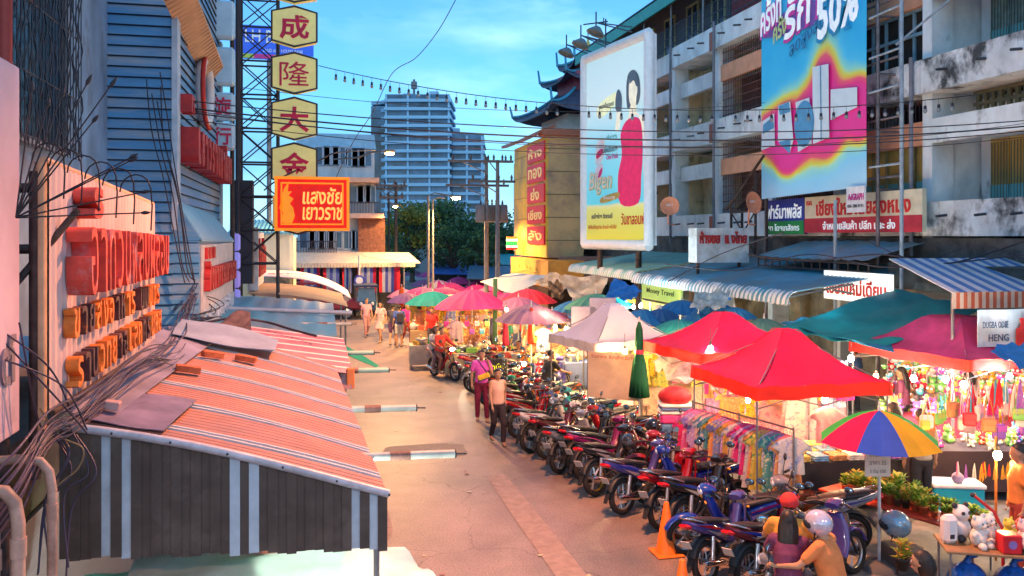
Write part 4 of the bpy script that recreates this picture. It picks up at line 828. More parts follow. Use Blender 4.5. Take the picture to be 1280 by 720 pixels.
for i in range(len(PIL)-1):
    ya,yb=PIL[i],PIL[i+1]; yc=(ya+yb)/2; w=ya-yb-.0
    kind={29.4:'salm',33.4:'cream',25.6:'salm',21.85:'salmwin',18.1:'stain',14.3:'stain'}.get(ya,'dark')
    st=GRC if kind=='stain' or kind=='salmwin' else GRL
    for k,z in enumerate((4.5,8.05,11.6)):
        mb=MB(); jut=.0 if kind!='dark' else .3
        mb.box((-.12+jut,yc,z+.42),(.2,w-.02,.84),st); mb.box((.75+jut/2,yc,z+.06),(1.5,w-.02,.12),st); p=mb.build('parapet',None,t)
        if k==2: continue
        zz=z+2.3; bm={'cream':GRL,'salm':SAL,'salmwin':SAL,'stain':GRL,'dark':GRL}[kind]; bx=.12 if kind in('salm','salmwin') else (.5 if kind=='stain' else .3)
        if kind=='stain': bx=.02
        mb=MB(); mb.box((bx,yc,zz+.3),(.16,w-.4,.6),bm); mb.build('sun_band',None,t)
        if kind in('salm',):
            mb=MB()
            for a,b in ((z+.86,zz-.0),(zz+.62,z+3.52)):
                n=26
                for q in range(n): mb.cyl((.12,yb+.25+(w-.5)*q/(n-1),a),(.12,yb+.25+(w-.5)*q/(n-1),b),.012,n=4)
                for s_ in range(2 if b-a<1 else 5): zq=a+(b-a)*(s_+.5)/(2 if b-a<1 else 5); mb.box((.1,yc,zq),(.03,w-.5,.03))
            mb.build('window_grille',REDG,t)
            mb=MB(); mb.box((.9,yc,z+1.7),(.05,w-.5,1.5),mat('brown_back_wall',(.12,.06,.05),.8,var=.3)); mb.build('window',None,t)
        if kind=='cream':
            mb=MB(); mb.box((1.3,yc,z+1.75),(.1,w-.4,3.4),CRM); mb.build('rear_wall',None,t)
            mb=MB(); mb.box((1.22,yc-.5,z+1.45),(.05,w*.55,1.35),OLSH if k==0 else mat('grey_shutter',(.35,.34,.3),.6,var=.15)); 
            for q in range(5): mb.box((1.18,yc-.5-w*.27+w*.135*q,z+1.45),(.03,.05,1.35),CRM)
            mb.box((1.1,yc-.5,z+.74),(.25,w*.6,.08),CRM); mb.build('window',None,t)
            mb=MB()
            for q in range(14): mb.box((1.0,yc-1.4+q*.22,zz+.85),(.06,.05,.5),CRM)
            mb.box((1.0,yc,zz+.62),(.08,w-.5,.05),CRM); mb.build('vent_block',None,t)
        if kind=='salmwin':
            mb=MB(); wm=OLSH if k==0 else DKIN
            mb.box((.32,yc,z+1.6),(.05,w-.45,1.45),wm)
            if k==0: mb.box((.28,yc,z+1.15),(.04,w-.45,.5),TEALSH)
            mb.build('window',None,t); mb=MB(); n=6
            for q in range(n+1): mb.box((.24,yb+.22+(w-.44)*q/n,z+1.6),(.06,.07,1.45),cm((.2,.35,.45)) if k else cm((.2,.17,.08)))
            for zz_ in (z+.88,z+1.65,z+2.28)[:3 if k else 1]: mb.box((.22,yc,zz_),(.08,w-.44,.08),cm((.2,.35,.45)))
            mb.build('window_frame',None,t)
            mb=MB()
            for q in range(24): mb.box((.2,yb+.25+(w-.5)*q/23,zz+.9),(.02,.03,.5),DARK)
            mb.build('vent_grille',None,t)
        if kind=='stain':
            mb=MB(); mb.box((1.5,yc,z+1.75),(.1,w-.3,3.4),GRL); mb.build('rear_wall',None,t)
            mb=MB(); n=5
            for q in range(n):
                a=yb+.3+(w*.78)*q/n; b=yb+.3+(w*.78)*(q+1)/n-.04; zl=.35 if k==0 else .6
                mb.box((1.36,(a+b)/2,z+1.0+zl+(1.35-zl)/2-.1),(.05,b-a,1.35-zl+.3),OLSH if k==0 else mat('grey_teal_shutter',(.2,.3,.3),.5,var=.3)); mb.box((1.35,(a+b)/2,z+.9+zl/2),(.06,b-a,zl),TEALSH)
                for r_ in range(6): mb.box((1.33,a+(b-a)*(r_+.5)/6,z+1.6),(.03,.02,1.4),cm((.12,.14,.1)))
            mb.build('window',None,t)
            mb=MB(); mb.box((1.15,yb+.2+w*.39,z+.84),(.5,w*.82,.1),mat('blue_sill',(.2,.42,.52),.5,var=.1)); mb.build('window_sill',None,t)
            mb=MB()   # pierced vent blocks
            for r_ in range(2):
                for q in range(13): mb.box((.9,yb+.3+q*.235,zz+.78+r_*.27),(.08,.1,.27),cm((.2,.18,.1))); 
            for r_ in range(3): mb.box((.9,yb+1.7,zz+.66+r_*.27),(.1,3.1,.08),cm((.2,.18,.1)))
            mb.build('vent_block',None,t)
# ground floor: dark shopfront wall with grimy lintel
mb=MB(); mb.box((.05,26,3.95),(.3,40,1.0),mat('grimy_lintel',(.1,.1,.1),.9,var=.4,scale=2,stain=(.25,.25,.24),stain_s=1.5,stain_t=(.6,.7))); mb.build('lintel',None,t)
mb=MB(); mb.box((1.6,24,1.8),(.1,36,3.4),mat('lit_shop_interior',(.4,.32,.22),.8,var=.5,scale=1.2)); mb.build('shop_wall',None,t)
# drain pipes and spouts on facade
for (y,z0,z1) in ((33.15,4.2,12.5),(29.15,3.8,12.6),(18.35,4,9)):
    mb=MB(); mb.cyl((-.28,y,z0),(-.28,y,z1),.05,n=8); mb.build('downpipe',cm((.2,.2,.24)),t)
for y in (32.3,31,30.1,28.4,27.2,26.4,24,20.2,17.2,16,15):
    for z in (5.0,8.5,12.0): mb=MB(); mb.cyl((-.2,y,z),(-.5,y,z-.03),.035,n=6); mb.build('spout',cm((.05,.05,.06)),t)
for z in (4.9,8.4,11.9): mb=MB(); mb.box((-.24,29.4,z),(.06,.3,.7),cm((.3,.1,.07))); mb.build('rusty_box',None,t)
# top terrace railing & penthouse
mb=MB()
for i in range(140):
    y=44-i*.13
    mb.cyl((-.2,y,12.44),(-.2,y,13.35),.012,n=4)
for z in (12.6,12.95,13.38): mb.cyl((-.2,25.6,z),(-.2,44,z),.025,n=4)
mb.build('railing',cm((.03,.05,.09)),t)
mb=MB(); mb.box((.0,26.9,13.2),(.06,2.6,1.7),mat('red_mesh_panel',(.25,.03,.03),.7,var=.4,scale=12)); mb.build('red_screen',None,t)
mb=MB(); mb.box((2.3,37,13.8),(2.4,13,3.2),cm((.1,.1,.11)));mb.box((1.3,29.6,14.6),(.4,1.5,4.4),CRM); mb.box((2.3,27,14.6),(2,8,4.5),mat('pale_cladding',(.45,.5,.52),.6,var=.1)); mb.box((1.27,27.6,16),(.05,1.8,1.1),GL); mb.build('penthouse_wall',None,t)
for k in range(5):
    y=41-k*2.4; win(t,V(1.08,y,13.7),1.1,1.7,ax=V(0,1,0),n=V(-1,0,0),fm=cm((.45,.4,.2)),mull=1,t=.09)
mb=MB()
for i in range(66): mb.slab([V(-.55,29.5+i*.25,14.75),V(-.55,29.5+i*.25+.22,14.75),V(3.5,29.5+i*.25+.22,16.3),V(3.5,29.5+i*.25,16.3)],(0,0,.05),cm((.06,.1,.14)))
rf=mb.build('roof',None,t)
mb=MB(); mb.box((-.5,37.6,14.45),(.08,16.3,.5),mat('teal_fascia',(.03,.33,.3),.5,var=.15)); mb.slab([V(-.5,29.45,14.2),V(3.4,29.45,15.6),V(3.4,29.45,16.2),V(-.5,29.45,14.7)],(0,.05,0),mat('teal_fascia',(.03,.33,.3))); mb.build('fascia',None,t)
mb=MB()
for y in (30,33,36,39,42): mb.cyl((-.3,y,12.4),(-.3,y,14.4),.04,n=6)
mb.build('roof_post',STEEL,t)
# pale next-door house beyond
t2=thing('grey_house','dim blue-grey house behind the lamp billboard at the far end of the block','building',(13.8,47,0)); mb=MB(); mb.box((2,3,4.5),(5,6,9.5),cm((.22,.27,.3),.8,var=.3)); mb.build('wall',None,t2)
for k in range(4): win(t2,V(-.53,1+1.4*(k%2),4.6+2.2*(k//2)),1,1.3,ax=V(0,1,0),n=V(-1,0,0))
# ---- big tooth-shaped billboard
t=thing('billboard','tall white-framed billboard of a woman in a long red dress','billboard',(11.6,28.1,0))
A=V(10.8,33.0,0); B=V(11.6,28.1,0); ax=(B-A).normalized(); nrm=V(ax.y,-ax.x,0); 
if nrm.x>0: nrm=-nrm
W=(B-A).length; zb=4.16; zt=11.75; T=V(11.6,28.1,0)
def bp(u,v,o=0.0): return A+ax*(W*u)+V(0,0,zb+(zt-zb)*v)+nrm*o-T
FRM=mat('billboard_white',(.7,.76,.8),.4,var=.06)
mb=MB(); mb.slab([bp(0,0,-.3),bp(1,0,-.3),bp(1,1,-.3),bp(0,1,-.3)],nrm*.28,FRM); mb.build('back_panel',None,t)
mb=MB(); fw=.055
for a,b in (((0,0),(1,0)),((1,0),(1,1)),((1,1),(0,1)),((0,1),(0,0))): mb.tube([bp(*a,0.02),bp(*b,.02)],.2,8)
mb.build('frame',FRM,t)
def grad(name,stops,axis=2,noise=.0,es=.0,nscale=3):
    m=bpy.data.materials.new(name); m.use_nodes=True; nt=m.node_tree; N=nt.nodes; L=nt.links; b=N['Principled BSDF']; b.inputs['Roughness'].default_value=.5
    tc=N.new('ShaderNodeTexCoord'); sp=N.new('ShaderNodeSeparateXYZ'); L.new(tc.outputs['Generated'],sp.inputs[0]); nz=N.new('ShaderNodeTexNoise'); nz.inputs['Scale'].default_value=nscale; nz.inputs['Detail'].default_value=3; L.new(tc.outputs['Generated'],nz.inputs['Vector'])
    ma=N.new('ShaderNodeMath'); ma.operation='MULTIPLY_ADD'; ma.inputs[1].default_value=noise; L.new(nz.outputs['Fac'],ma.inputs[0]); L.new(sp.outputs[axis],ma.inputs[2])
    sb=N.new('ShaderNodeMath'); sb.operation='SUBTRACT'; sb.inputs[1].default_value=noise*.5; L.new(ma.outputs[0],sb.inputs[0])
    r=N.new('ShaderNodeValToRGB'); L.new(sb.outputs[0],r.inputs[0]); e=r.color_ramp.elements
    while len(e)<len(stops): e.new(.5)
    for q,(p,c) in zip(e,stops): q.position=p; q.color=(*c,1)
    L.new(r.outputs[0],b.inputs['Base Color'])
    if es: L.new(r.outputs[0],b.inputs['Emission Color']); b.inputs['Emission Strength'].default_value=es
    return m
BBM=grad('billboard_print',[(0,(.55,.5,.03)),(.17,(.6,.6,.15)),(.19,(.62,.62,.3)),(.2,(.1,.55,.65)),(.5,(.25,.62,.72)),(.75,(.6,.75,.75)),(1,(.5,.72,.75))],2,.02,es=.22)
mb=MB(); mb.slab([bp(.035,.02,.0),bp(.965,.02,0),bp(.965,.98,0),bp(.035,.98,0)],nrm*.03,BBM); pr=mb.build('poster',None,t)
def smo(pts,k=4):
    n=len(pts); out=[]
    for i in range(n):
        p0,p1,p2,p3=[Vector(pts[(i+j)%n]) for j in(-1,0,1,2)]
        for q in range(k): t_=q/k; out.append(tuple(.5*((2*p1)+(p2-p0)*t_+(2*p0-5*p1+4*p2-p3)*t_*t_+(3*p1-p0-3*p2+p3)*t_**3)))
    return out
def shape(pts,m,o=.04,name='poster_figure',par=None,tt=None):
    mb=MB(); q=[bp(u,v,o) for u,v in smo(pts)]; mb.slab(q,nrm*.006,m); return mb.build(name,None,par or t)
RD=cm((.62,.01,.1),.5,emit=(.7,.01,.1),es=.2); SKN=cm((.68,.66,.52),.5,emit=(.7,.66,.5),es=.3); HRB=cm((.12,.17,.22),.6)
shape([(.6,.205),(.86,.205),(.9,.33),(.92,.45),(.9,.58),(.82,.62),(.68,.61),(.6,.55),(.62,.45),(.56,.34)],RD)
shape([(.64,.6),(.72,.64),(.74,.72),(.82,.72),(.84,.64),(.97,.58),(.96,.35),(.93,.35),(.93,.5),(.86,.62),(.7,.62)],SKN,.034)
shape([(.7,.68),(.69,.78),(.72,.84),(.8,.85),(.87,.81),(.89,.74),(.87,.69),(.83,.68),(.84,.76),(.75,.76),(.75,.68)],HRB,.05)
shape([(.74,.7),(.73,.78),(.77,.82),(.83,.8),(.85,.74),(.8,.68)],SKN,.055)
shape([(.74,.79),(.8,.845),(.87,.79),(.84,.765),(.8,.8)],HRB,.06)
shape([(.52,.58),(.58,.58),(.6,.66),(.6,.74),(.56,.77),(.53,.72),(.54,.66)],SKN,.045); shape([(.53,.68),(.61,.67),(.62,.74),(.57,.78),(.53,.75)],HRB,.05)
shape([(.25,.66),(.52,.71),(.52,.77),(.25,.73)],cm((.7,.72,.45),.5,emit=(.7,.72,.4),es=.3),.04)
shape([(.2,.42),(.33,.45),(.34,.55),(.22,.53)],cm((.75,.75,.75),.5),.04); shape([(.22,.45),(.31,.47),(.31,.5),(.22,.48)],cm((.6,.02,.12)),.05)
shape([(.19,.32),(.3,.36),(.31,.42),(.2,.4)],cm((.75,.7,.75),.5),.04); shape([(.24,.34),(.3,.37),(.31,.4),(.26,.38)],cm((.65,.02,.2)),.05)
def btext(txt,u,v,w,h,m,o=.05,sh=0,b=.01):
    mb=MB(); text_bm(mb,txt,bp(u,v,o),ax,V(0,0,1),h,w,m,.012,b,sh) if (ax.cross(V(0,0,1)).dot(nrm)>0) else text_bm(mb,txt,bp(u,v,o),ax,V(0,0,1),h,w,m,.012,b,sh); mb.build('lettering',None,t)
btext('Bigen',.28,.32,1.9,.95,cm((.55,.4,.12),.4),.05,.15,.02); btext('Bigen',.285,.322,1.85,.9,cm((.75,.7,.5),.4),.07,.15)
shape([(.3,.215),(.56,.235),(.56,.265),(.3,.245)],cm((.5,.36,.08)),.045)
btext('Beauty',.43,.24,.9,.18,cm((.8,.75,.6),.4),.06)
btext('เปล่งประกาย',.43,.49,1.2,.25,cm((.08,.1,.12)),.05); btext('One Push',.47,.45,.9,.2,cm((.65,.1,.35)),.05); btext('ง่ายๆ',.46,.55,.8,.2,cm((.05,.4,.45)),.05)
btext('ผมสวยเป็นธรรมชาติ',.38,.72,1.15,.2,cm((.25,.3,.25)),.05)
btext('เกลี่ยง่าย ติดทนดี',.3,.15,1.7,.22,cm((.1,.1,.12)),.04); btext('สั่งซื้อได้ทุกวัน จำหน่ายทั่วไป',.3,.09,2.3,.22,cm((.7,.25,.05)),.04); btext('วันชาลอนพ์',.78,.13,1.7,.45,cm((.6,.05,.02)),.04)
mb=MB()
for u in (.2,.8): q=bp(u,0,-.15); mb.cyl((q.x,q.y,0),(q.x,q.y,4.3),.12,n=8)
for v in (.25,.6,.9): mb.cyl(bp(.05,v,-.45),bp(.95,v,-.45),.06,n=6)
for u in (.2,.8): mb.cyl(bp(u,0,-.45),bp(u,1,-.45),.07,n=6)
mb.build('support_frame',IRON,t)
for i,(x,y,px,py,l) in enumerate(((708,66,745,72,'farthest of the three floodlights above the billboard'),(726,55,768,64,'middle floodlight of the three above the billboard'),(745,40,790,40,'nearest floodlight of the three above the billboard'))):
    d=35-i*1.8; p=PD(x,y,d); q=PD(px,py,d-.8); t2=thing('billboard_floodlight',l,'floodlight',p,0,'floodlights on arms above the billboard')
    mb=MB(); 
    for o in (0,.18): mb.cyl(V(0,0,.35+o*.0),q-p+V(0,0,o),.025,n=5)
    mb.cyl((0,0,.1),(0,0,.75),.03,n=5); mb.cyl(V(.3,0,.35),V(.3,0,.55),.02,n=4); mb.build('arm',cm((.03,.06,.1)),t2)
    mb=MB(); mb.lathe([(.04,.22),(.12,.2),(.3,.02),(.36,-.08),(.3,-.05)],(0,0,0),12,cm((.12,.17,.2)),M=Matrix.Rotation(.4,3,'Y')); mb.build('reflector_head',None,t2)
t2=thing('roof_antenna','spindly antenna mast rising beside the billboard floodlights','antenna',PD(757,82,36)); mb=MB(); mb.cyl((0,0,-1.8),(0,0,2.0),.035,n=5); mb.cyl((-1,0,1.7),(.1,0,1.9),.03,n=4); mb.cyl((-.9,0,1.2),(2.2,0,.6),.03,n=4); mb.build('mast',cm((.05,.07,.1)),t2)
# ---- appliance banner
t=thing('appliance_banner','huge sky-blue banner of home appliances on a pink flame, 50% lettering','banner',(13.9,0,0))
Xb=13.9
yl=PX(952,200,Xb).y; yr=PX(1083,200,Xb).y; zl=PX(952,249,Xb).z; zr_=PX(1083,233,Xb).z; ztop=13.2
def bq(x,y,o=0.0): p=PX(x,y,Xb); return V(-o,p.y,p.z)
def glowprint(name,bumps):
    m=bpy.data.materials.new(name); m.use_nodes=True; nt=m.node_tree; N=nt.nodes; L=nt.links; b=N['Principled BSDF']; b.inputs['Roughness'].default_value=.45
    tc=N.new('ShaderNodeTexCoord'); nz=N.new('ShaderNodeTexNoise'); nz.inputs['Scale'].default_value=.7; nz.inputs['Detail'].default_value=3; L.new(tc.outputs['Object'],nz.inputs['Vector'])
    def M_(op,a,b_=None):
        n=N.new('ShaderNodeMath'); n.operation=op
        for k,x in enumerate((a,b_)):
            if x is None: continue
            if isinstance(x,(int,float)): n.inputs[k].default_value=x
            else: L.new(x,n.inputs[k])
        return n.outputs[0]
    tot=None
    for (cx,cz,a,bz) in bumps:
        mp=N.new('ShaderNodeMapping'); mp.inputs['Location'].default_value=(0,-cx/a,-cz/bz); mp.inputs['Scale'].default_value=(0,1/a,1/bz); L.new(tc.outputs['Object'],mp.inputs[0])
        ln=N.new('ShaderNodeVectorMath'); ln.operation='LENGTH'; L.new(mp.outputs[0],ln.inputs[0])
        e=M_('EXPONENT',M_('MULTIPLY',M_('POWER',ln.outputs['Value'],2.0),-1.0)); tot=e if tot is None else M_('ADD',tot,e)
    tot=M_('ADD',tot,M_('MULTIPLY',M_('SUBTRACT',nz.outputs['Fac'],.5),.35))
    r=N.new('ShaderNodeValToRGB'); L.new(tot,r.inputs[0]); e=r.color_ramp.elements
    st=[(0,(.02,.4,.72)),(.12,(.06,.48,.74)),(.26,(.25,.62,.5)),(.36,(.6,.62,.06)),(.46,(.72,.4,.04)),(.56,(.75,.08,.12)),(.75,(.72,.015,.2)),(1,(.7,.02,.25))]
    while len(e)<len(st): e.new(.5)
    for q,(p,c) in zip(e,st): q.position=p; q.color=(*c,1)
    # paler wash toward the lower edge of the print
    sp=N.new('ShaderNodeSeparateXYZ'); L.new(tc.outputs['Generated'],sp.inputs[0]); mr=N.new('ShaderNodeMapRange'); mr.inputs['From Min'].default_value=.0; mr.inputs['From Max'].default_value=.3; mr.inputs['To Min'].default_value=.55; mr.inputs['To Max'].default_value=0; L.new(sp.outputs[2],mr.inputs[0])
    inv=M_('MULTIPLY',mr.outputs[0],M_('MAXIMUM',M_('SUBTRACT',1.0,M_('MULTIPLY',tot,2.6)),0.0))
    mx=N.new('ShaderNodeMix'); mx.data_type='RGBA'; L.new(inv,mx.inputs['Factor']); L.new(r.outputs[0],mx.inputs['A']); mx.inputs['B'].default_value=(.6,.7,.76,1); L.new(mx.outputs['Result'],b.inputs['Base Color'])
    L.new(mx.outputs['Result'],b.inputs['Emission Color']); b.inputs['Emission Strength'].default_value=.05
    return m
BAN=glowprint('banner_print',[(bq(x,y).y,bq(x,y).z,a,b_) for x,y,a,b_ in ((960,168,.75,.8),(982,165,.7,1.0),(985,195,.6,.55),(1008,155,.7,1.1),(1030,110,.6,1.2),(1034,165,.7,.8),(1062,132,.8,.75),(1078,140,.6,.8))])
mb=MB(); mb.grid(lambda u,v:V(-.02*math.sin(u*9)*math.sin(v*5),yl+(yr-yl)*u,(zl*(1-u)+zr_*u)*(1-v)+ztop*v+.06*math.sin(u*PI*4)*(1-v)*0),16,20,BAN,th=(.012,0,0)); mb.build('vinyl',None,t)
def poly(pts,m,o,name='print_shape',sm=False):
    if sm: pts=smo(pts)
    mb=MB(); mb.slab([bq(x,y,o) for x,y in pts],(-.008,0,0),m); return mb.build(name,None,t)
PK=cm((.75,.02,.2),.5)
AP=mat('appliance_white',(.62,.72,.78),.4,var=.05); AD=cm((.08,.28,.5),.4)
for pts in ([(955,152),(970,142),(971,182),(954,188)],[(975,132),(990,127),(994,175),(990,190),(975,176)],[(997,128),(1014,122),(1017,180),(1000,190)],[(1018,84),(1038,80),(1039,172),(1019,180)],[(1041,112),(1074,109),(1074,134),(1041,150)]): poly(pts,AP,.06)
poly([(957,156),(969,146),(970,160),(956,168)],AD,.075); poly([(976,133),(989,128),(990,140),(978,144)],AD,.075); poly([(976,178),(991,174),(990,192)],AD,.075); poly([(1028,82),(1029,82),(1030,175),(1029,176)],AD,.075)
mb=MB(); c=bq(1008,155,.08); mb.lathe([(0,.0),(.5,.0),(.62,.03),(.68,0)],c,20,AD,M=Matrix.Rotation(-PI/2,3,'Y')@Matrix.Diagonal((1,.75,1))); mb.build('print_shape',None,t)
def bt(txt,x,y,w,h,m,o=.06,rot=.0,b=.02,dup_=None):
    c=bq(x,y,o); a=V(0,-math.cos(rot),math.sin(rot)); u=V(0,math.sin(rot)*.2,math.cos(rot)); mb=MB(); text_bm(mb,txt,c,a,u,h,w,m,.012,b,.1)
    if dup_: text_bm(mb,txt,c+V(.02,.08,-.1),a,u,h,w,dup_,.008,b+.02,.1)
    mb.build('lettering',None,t)
WHT=cm((.8,.85,.88),.5,emit=(.8,.85,.9),es=.15); PUR=cm((.4,.05,.4)); MAG=cm((.65,.05,.4))
poly([(953,30),(1010,2),(1026,0),(1026,28),(990,44),(955,48)],cm((.2,.1,.42)),.03)
bt('ครั้งที่',966,14,1.3,1.1,WHT,.07,.25,.02,MAG); bt('รักา',1005,8,2.0,1.3,WHT,.07,.2,.02,MAG); bt('50%',1050,9,1.9,1.3,WHT,.08,.1,.03,cm((.02,.3,.6))); bt('ครั้ง',977,34,.8,.7,cm((.6,.7,.3)),.07,.3,.02); bt('ลดสูงสุด',1011,48,1.9,.5,cm((.04,.2,.4)),.07,.3,.01)
mb=MB()
for y in (yl+.15,yr-.12): mb.cyl((.25,y,0),(.25,y,ztop+.5),.05,n=6)
for z in (6,7.5,9,10.5,12): mb.cyl((.3,yl+.3,z),(.3,yr-.9,z),.035,n=5); mb.cyl((.3,yr-.1,z-.3),(1.0,yr-.1,z-.3),.035,n=5)
mb.build('scaffold',mat('scaffold_pipe',(.2,.17,.18),.5,var=.3,metal=.4),t)
# front scaffold poles
for i,(x,yt,l) in enumerate(((1127,-10,'tall thin scaffold pole with horizontal stubs right of the appliance banner'),(1044,250,'short scaffold pole rising in front of the white and red shop sign'))):
    p=PX(x,300,13.3); z1=PX(x,yt,13.3).z; t2=thing('scaffold_pole',l,'scaffold pole',(p.x,p.y,0)); mb=MB(); mb.cyl((0,0,0),(0,0,z1),.045,n=8)
    if i==0:
        for z in (6.2,8.05,8.9,9.9,11.1): mb.cyl((0,0,z),(.1,1.3,z),.03,n=5); 
        mb.cyl((0,.2,9.0),(.8,-.6,9.9),.03,n=5)
    mb.build('pipe',mat('pale_pipe',(.3,.36,.42),.5,var=.2),t2)
# ---- shop signs
def board(name,label,x0,x1,yt0,yb0,X,m,th=.12,cat='sign',rot=True):
    a=PX(x0,yb0,X); b=PX(x1,yb0,X); z1=PX(x0,yt0,X).z; t=thing(name,label,cat,(X,(a.y+b.y)/2,a.z)); w=a.y-b.y; h=z1-a.z
    mb=MB(); mb.box((th/2,0,h/2),(th,w,h),m); mb.build('panel',None,t); return t,w,h
t,w,h=board('pharmacy_sign','blue over green pharmacy sign with white Thai lettering','_'and 957,1005,251,293,14.3,cm((.02,.03,.3),.5))
mb=MB(); mb.box((-.008,0,h*.19),(.012,w,h*.38),cm((.02,.28,.06))); mb.build('green_band',None,t)
ay=V(0,0,1); axr=V(0,-1,0)
mb=MB(); text_bm(mb,'ฟาร์มาพลัส',(-.005,0,h*.66),axr,ay,h*.42,w*.9,WHT,.012,.02); text_bm(mb,'ยา โดยเภสัชกร',(-.02,0,h*.2),axr,ay,h*.2,w*.8,WHT,.012,.01); mb.build('lettering',None,t)
t,w,h=board('wholesale_sign','long cream and red shop sign with big red Thai lettering under the appliance banner',1006,1153,247,291,14.3,mat('cream_sign',(.66,.58,.42),.5,var=.08,stain=(.45,.35,.25),stain_s=1,stain_t=(.6,.75)))
mb=MB(); mb.box((-.008,0,h*.2),(.012,w,h*.4),cm((.5,.02,.04))); mb.build('red_band',None,t)
mb=MB(); text_bm(mb,'เชียงใหม่เตียส่งหมง',(-.005,-.1,h*.7),axr,ay,h*.48,w*.8,cm((.6,.02,.02)),.012,.03); text_bm(mb,'จำหน่ายสินค้า ปลีก และ ส่ง',(-.02,0,h*.2),axr,ay,h*.24,w*.62,WHT,.012,.015); text_bm(mb,'หจก.',(-.005,w*.45,h*.83),axr,ay,h*.13,w*.06,cm((.6,.02,.02)),.01,.01); mb.build('lettering',None,t)
t,w,h=board('small_white_sign','small white board with pink logo and phone number hanging below the banner',1058,1081,234,266,13.75,cm((.7,.68,.72)),.04)
mb=MB(); text_bm(mb,'AdGRAPH',(-.004,-.02,h*.6),axr,ay,h*.26,w*.85,cm((.5,.02,.25)),.01,.02); text_bm(mb,'086-388-9191',(-.004,0,h*.25),axr,ay,h*.13,w*.85,cm((.1,.1,.12)),.01); mb.build('lettering',None,t)
p=PY(903,328,24.0); a=PY(871,285,24); b=PY(936,328,24)
t=thing('white_box_sign','white box sign with missing red Thai letters standing on the blue awning roof','sign',((a.x+b.x)/2,24,b.z)); w=b.x-a.x; h=a.z-b.z
mb=MB(); mb.box((0,.3,h/2),(w,.6,h),mat('white_box_paint',(.6,.66,.68),.5,var=.06,stain=(.4,.42,.42),stain_s=2)); mb.build('panel',None,t)
mb=MB(); text_bm(mb,'ห้างขย  แ งไทย',(0,-.005,h*.73),V(1,0,0),ay,h*.36,w*.9,cm((.5,.03,.03)),.05,.03); mb.build('lettering',None,t)
mb=MB()
for x in (-w*.4,w*.4): mb.box((x,.3,-.3),(.08,.08,.6),IRON)
mb.build('leg',None,t)
# satellite dishes
for (x,y,d,l,s_) in ((837,258,29,'left orange satellite dish on the balcony, beside the billboard',-.3),(939,254,24.5,'right orange satellite dish above the pharmacy sign',.35)):
    p=PD(x,y,d); t=thing('satellite_dish',l,'satellite dish',p,0,'orange satellite dishes'); R=Matrix.Rotation(s_,3,'Z')@Matrix.Rotation(PI/2-.15,3,'X')
    mb=MB(); mb.lathe([(0,-.02),(.12,-.01),(.22,.03),(.32,.1),(.33,.1),(.22,.02),(0,-.035)],(0,0,0),20,mat('orange_dish',(.6,.22,.12),.5,var=.1,scale=8),M=R); mb.build('dish',None,t)
    mb=MB(); text_bm(mb,'SAT',R@V(0,.04,.06),R@V(1,0,0),R@V(0,1,0),.08,.24,cm((.6,.6,.62)),.006,.01); mb.build('lettering',None,t)
    mb=MB(); mb.tube([(0,.1,-.05),(.02,.2,-.45),(.08,.3,-.6),(.4,.5,-.62)],.025,6); mb.cyl(R@V(0,-.3,.1),R@V(0,0,.4),.01,n=4); mb.build('bracket',MATS['orange_dish'],t)
# dark truss frame before salmon bay
p=PX(925,330,13.6); t=thing('iron_truss','dark iron stair-like truss frame on the awning roof between the two dishes','iron frame',(13.6,p.y,3.9)); mb=MB()
for y in (-1.0,.6): mb.cyl((0,y,0),(0,y,2.6 if y<0 else 1.6),.05,n=4); mb.cyl((.4,y,0),(.4,y,2.6 if y<0 else 1.6),.05,n=4)
mb.cyl((0,-1.5,3.1),(0,.9,1.5),.06,n=4); mb.cyl((.4,-1.5,3.1),(.4,.9,1.5),.05,n=4); mb.cyl((0,-1,0),(0,.6,1.4),.03,n=4); mb.cyl((0,.6,0),(0,-1,1.4),.03,n=4); mb.cyl((0,-1,1.4),(0,.6,1.4),.04,n=4)
mb.build('truss',IRON,t)
# ---- lower awnings along the block
def awn(label,y0,y1,Xf,Xb,zf,zb_,m,em,lip=.28,rad=.25,ribs=.09,name='shop_awning'):
    yc=(y0+y1)/2; t=thing(name,label,'awning',(Xb,yc,0)); mb=MB(); n=int((y1-y0)/ribs)
    def f(u,v):
        # v 0 back .. 1 front lip curl
        if v<.7: q=v/.7; x=(Xf+rad-Xb)*q; z=zb_+(zf-zb_)*q
        else: a=(v-.7)/.3*PI/2; x=(Xf+rad-Xb)-rad*math.sin(a); z=zf-rad*(1-math.cos(a))*1.2
        return V(x,y0+(y1-y0)*u-yc,z+.018*math.cos(u*n*PI))
    mb.grid(f,n*2,14,m,th=(0,0,-.015))
    sl=mb.build('roof_sheet',None,t); 
    if em:
        k=0; me=sl.data; me.materials.append(em)
        for p in me.polygons:
            c=p.center
            if c.x<(Xf+rad-Xb)-.03 and (int((c.y+100)/.11)%2): p.material_index=1
    mb=MB()
    yy=y0+.6
    while yy<y1: mb.cyl((0,yy-yc,zb_-.12),(Xf-Xb+.2,yy-yc,zf-.2),.03,n=5); mb.cyl((0,yy-yc,zb_-1.0),((Xf-Xb)*.6,yy-yc,zf-.02),.025,n=5); yy+=2.6
    mb.cyl((Xf-Xb+.1,y0+.1-yc,zf-.28),(Xf-Xb+.1,y1-.1-yc,zf-.28),.03,n=5)
    mb.build('bracket',STEEL,t); return t
BLA=mat('blue_awning_sheet',(.07,.26,.38),.4,var=.2,scale=1,stain=(.15,.2,.22),stain_s=.7); GRA=mat('pale_green_awning_sheet',(.18,.42,.4),.4,var=.15,scale=1)
WRB=mat('white_rib_lip',(.6,.6,.62),.5,var=.08)
awn('long blue corrugated awning with a rounded white ribbed lip below the shop signs',17.6,27.6,10.7,14.7,3.2,3.75,BLA,WRB)
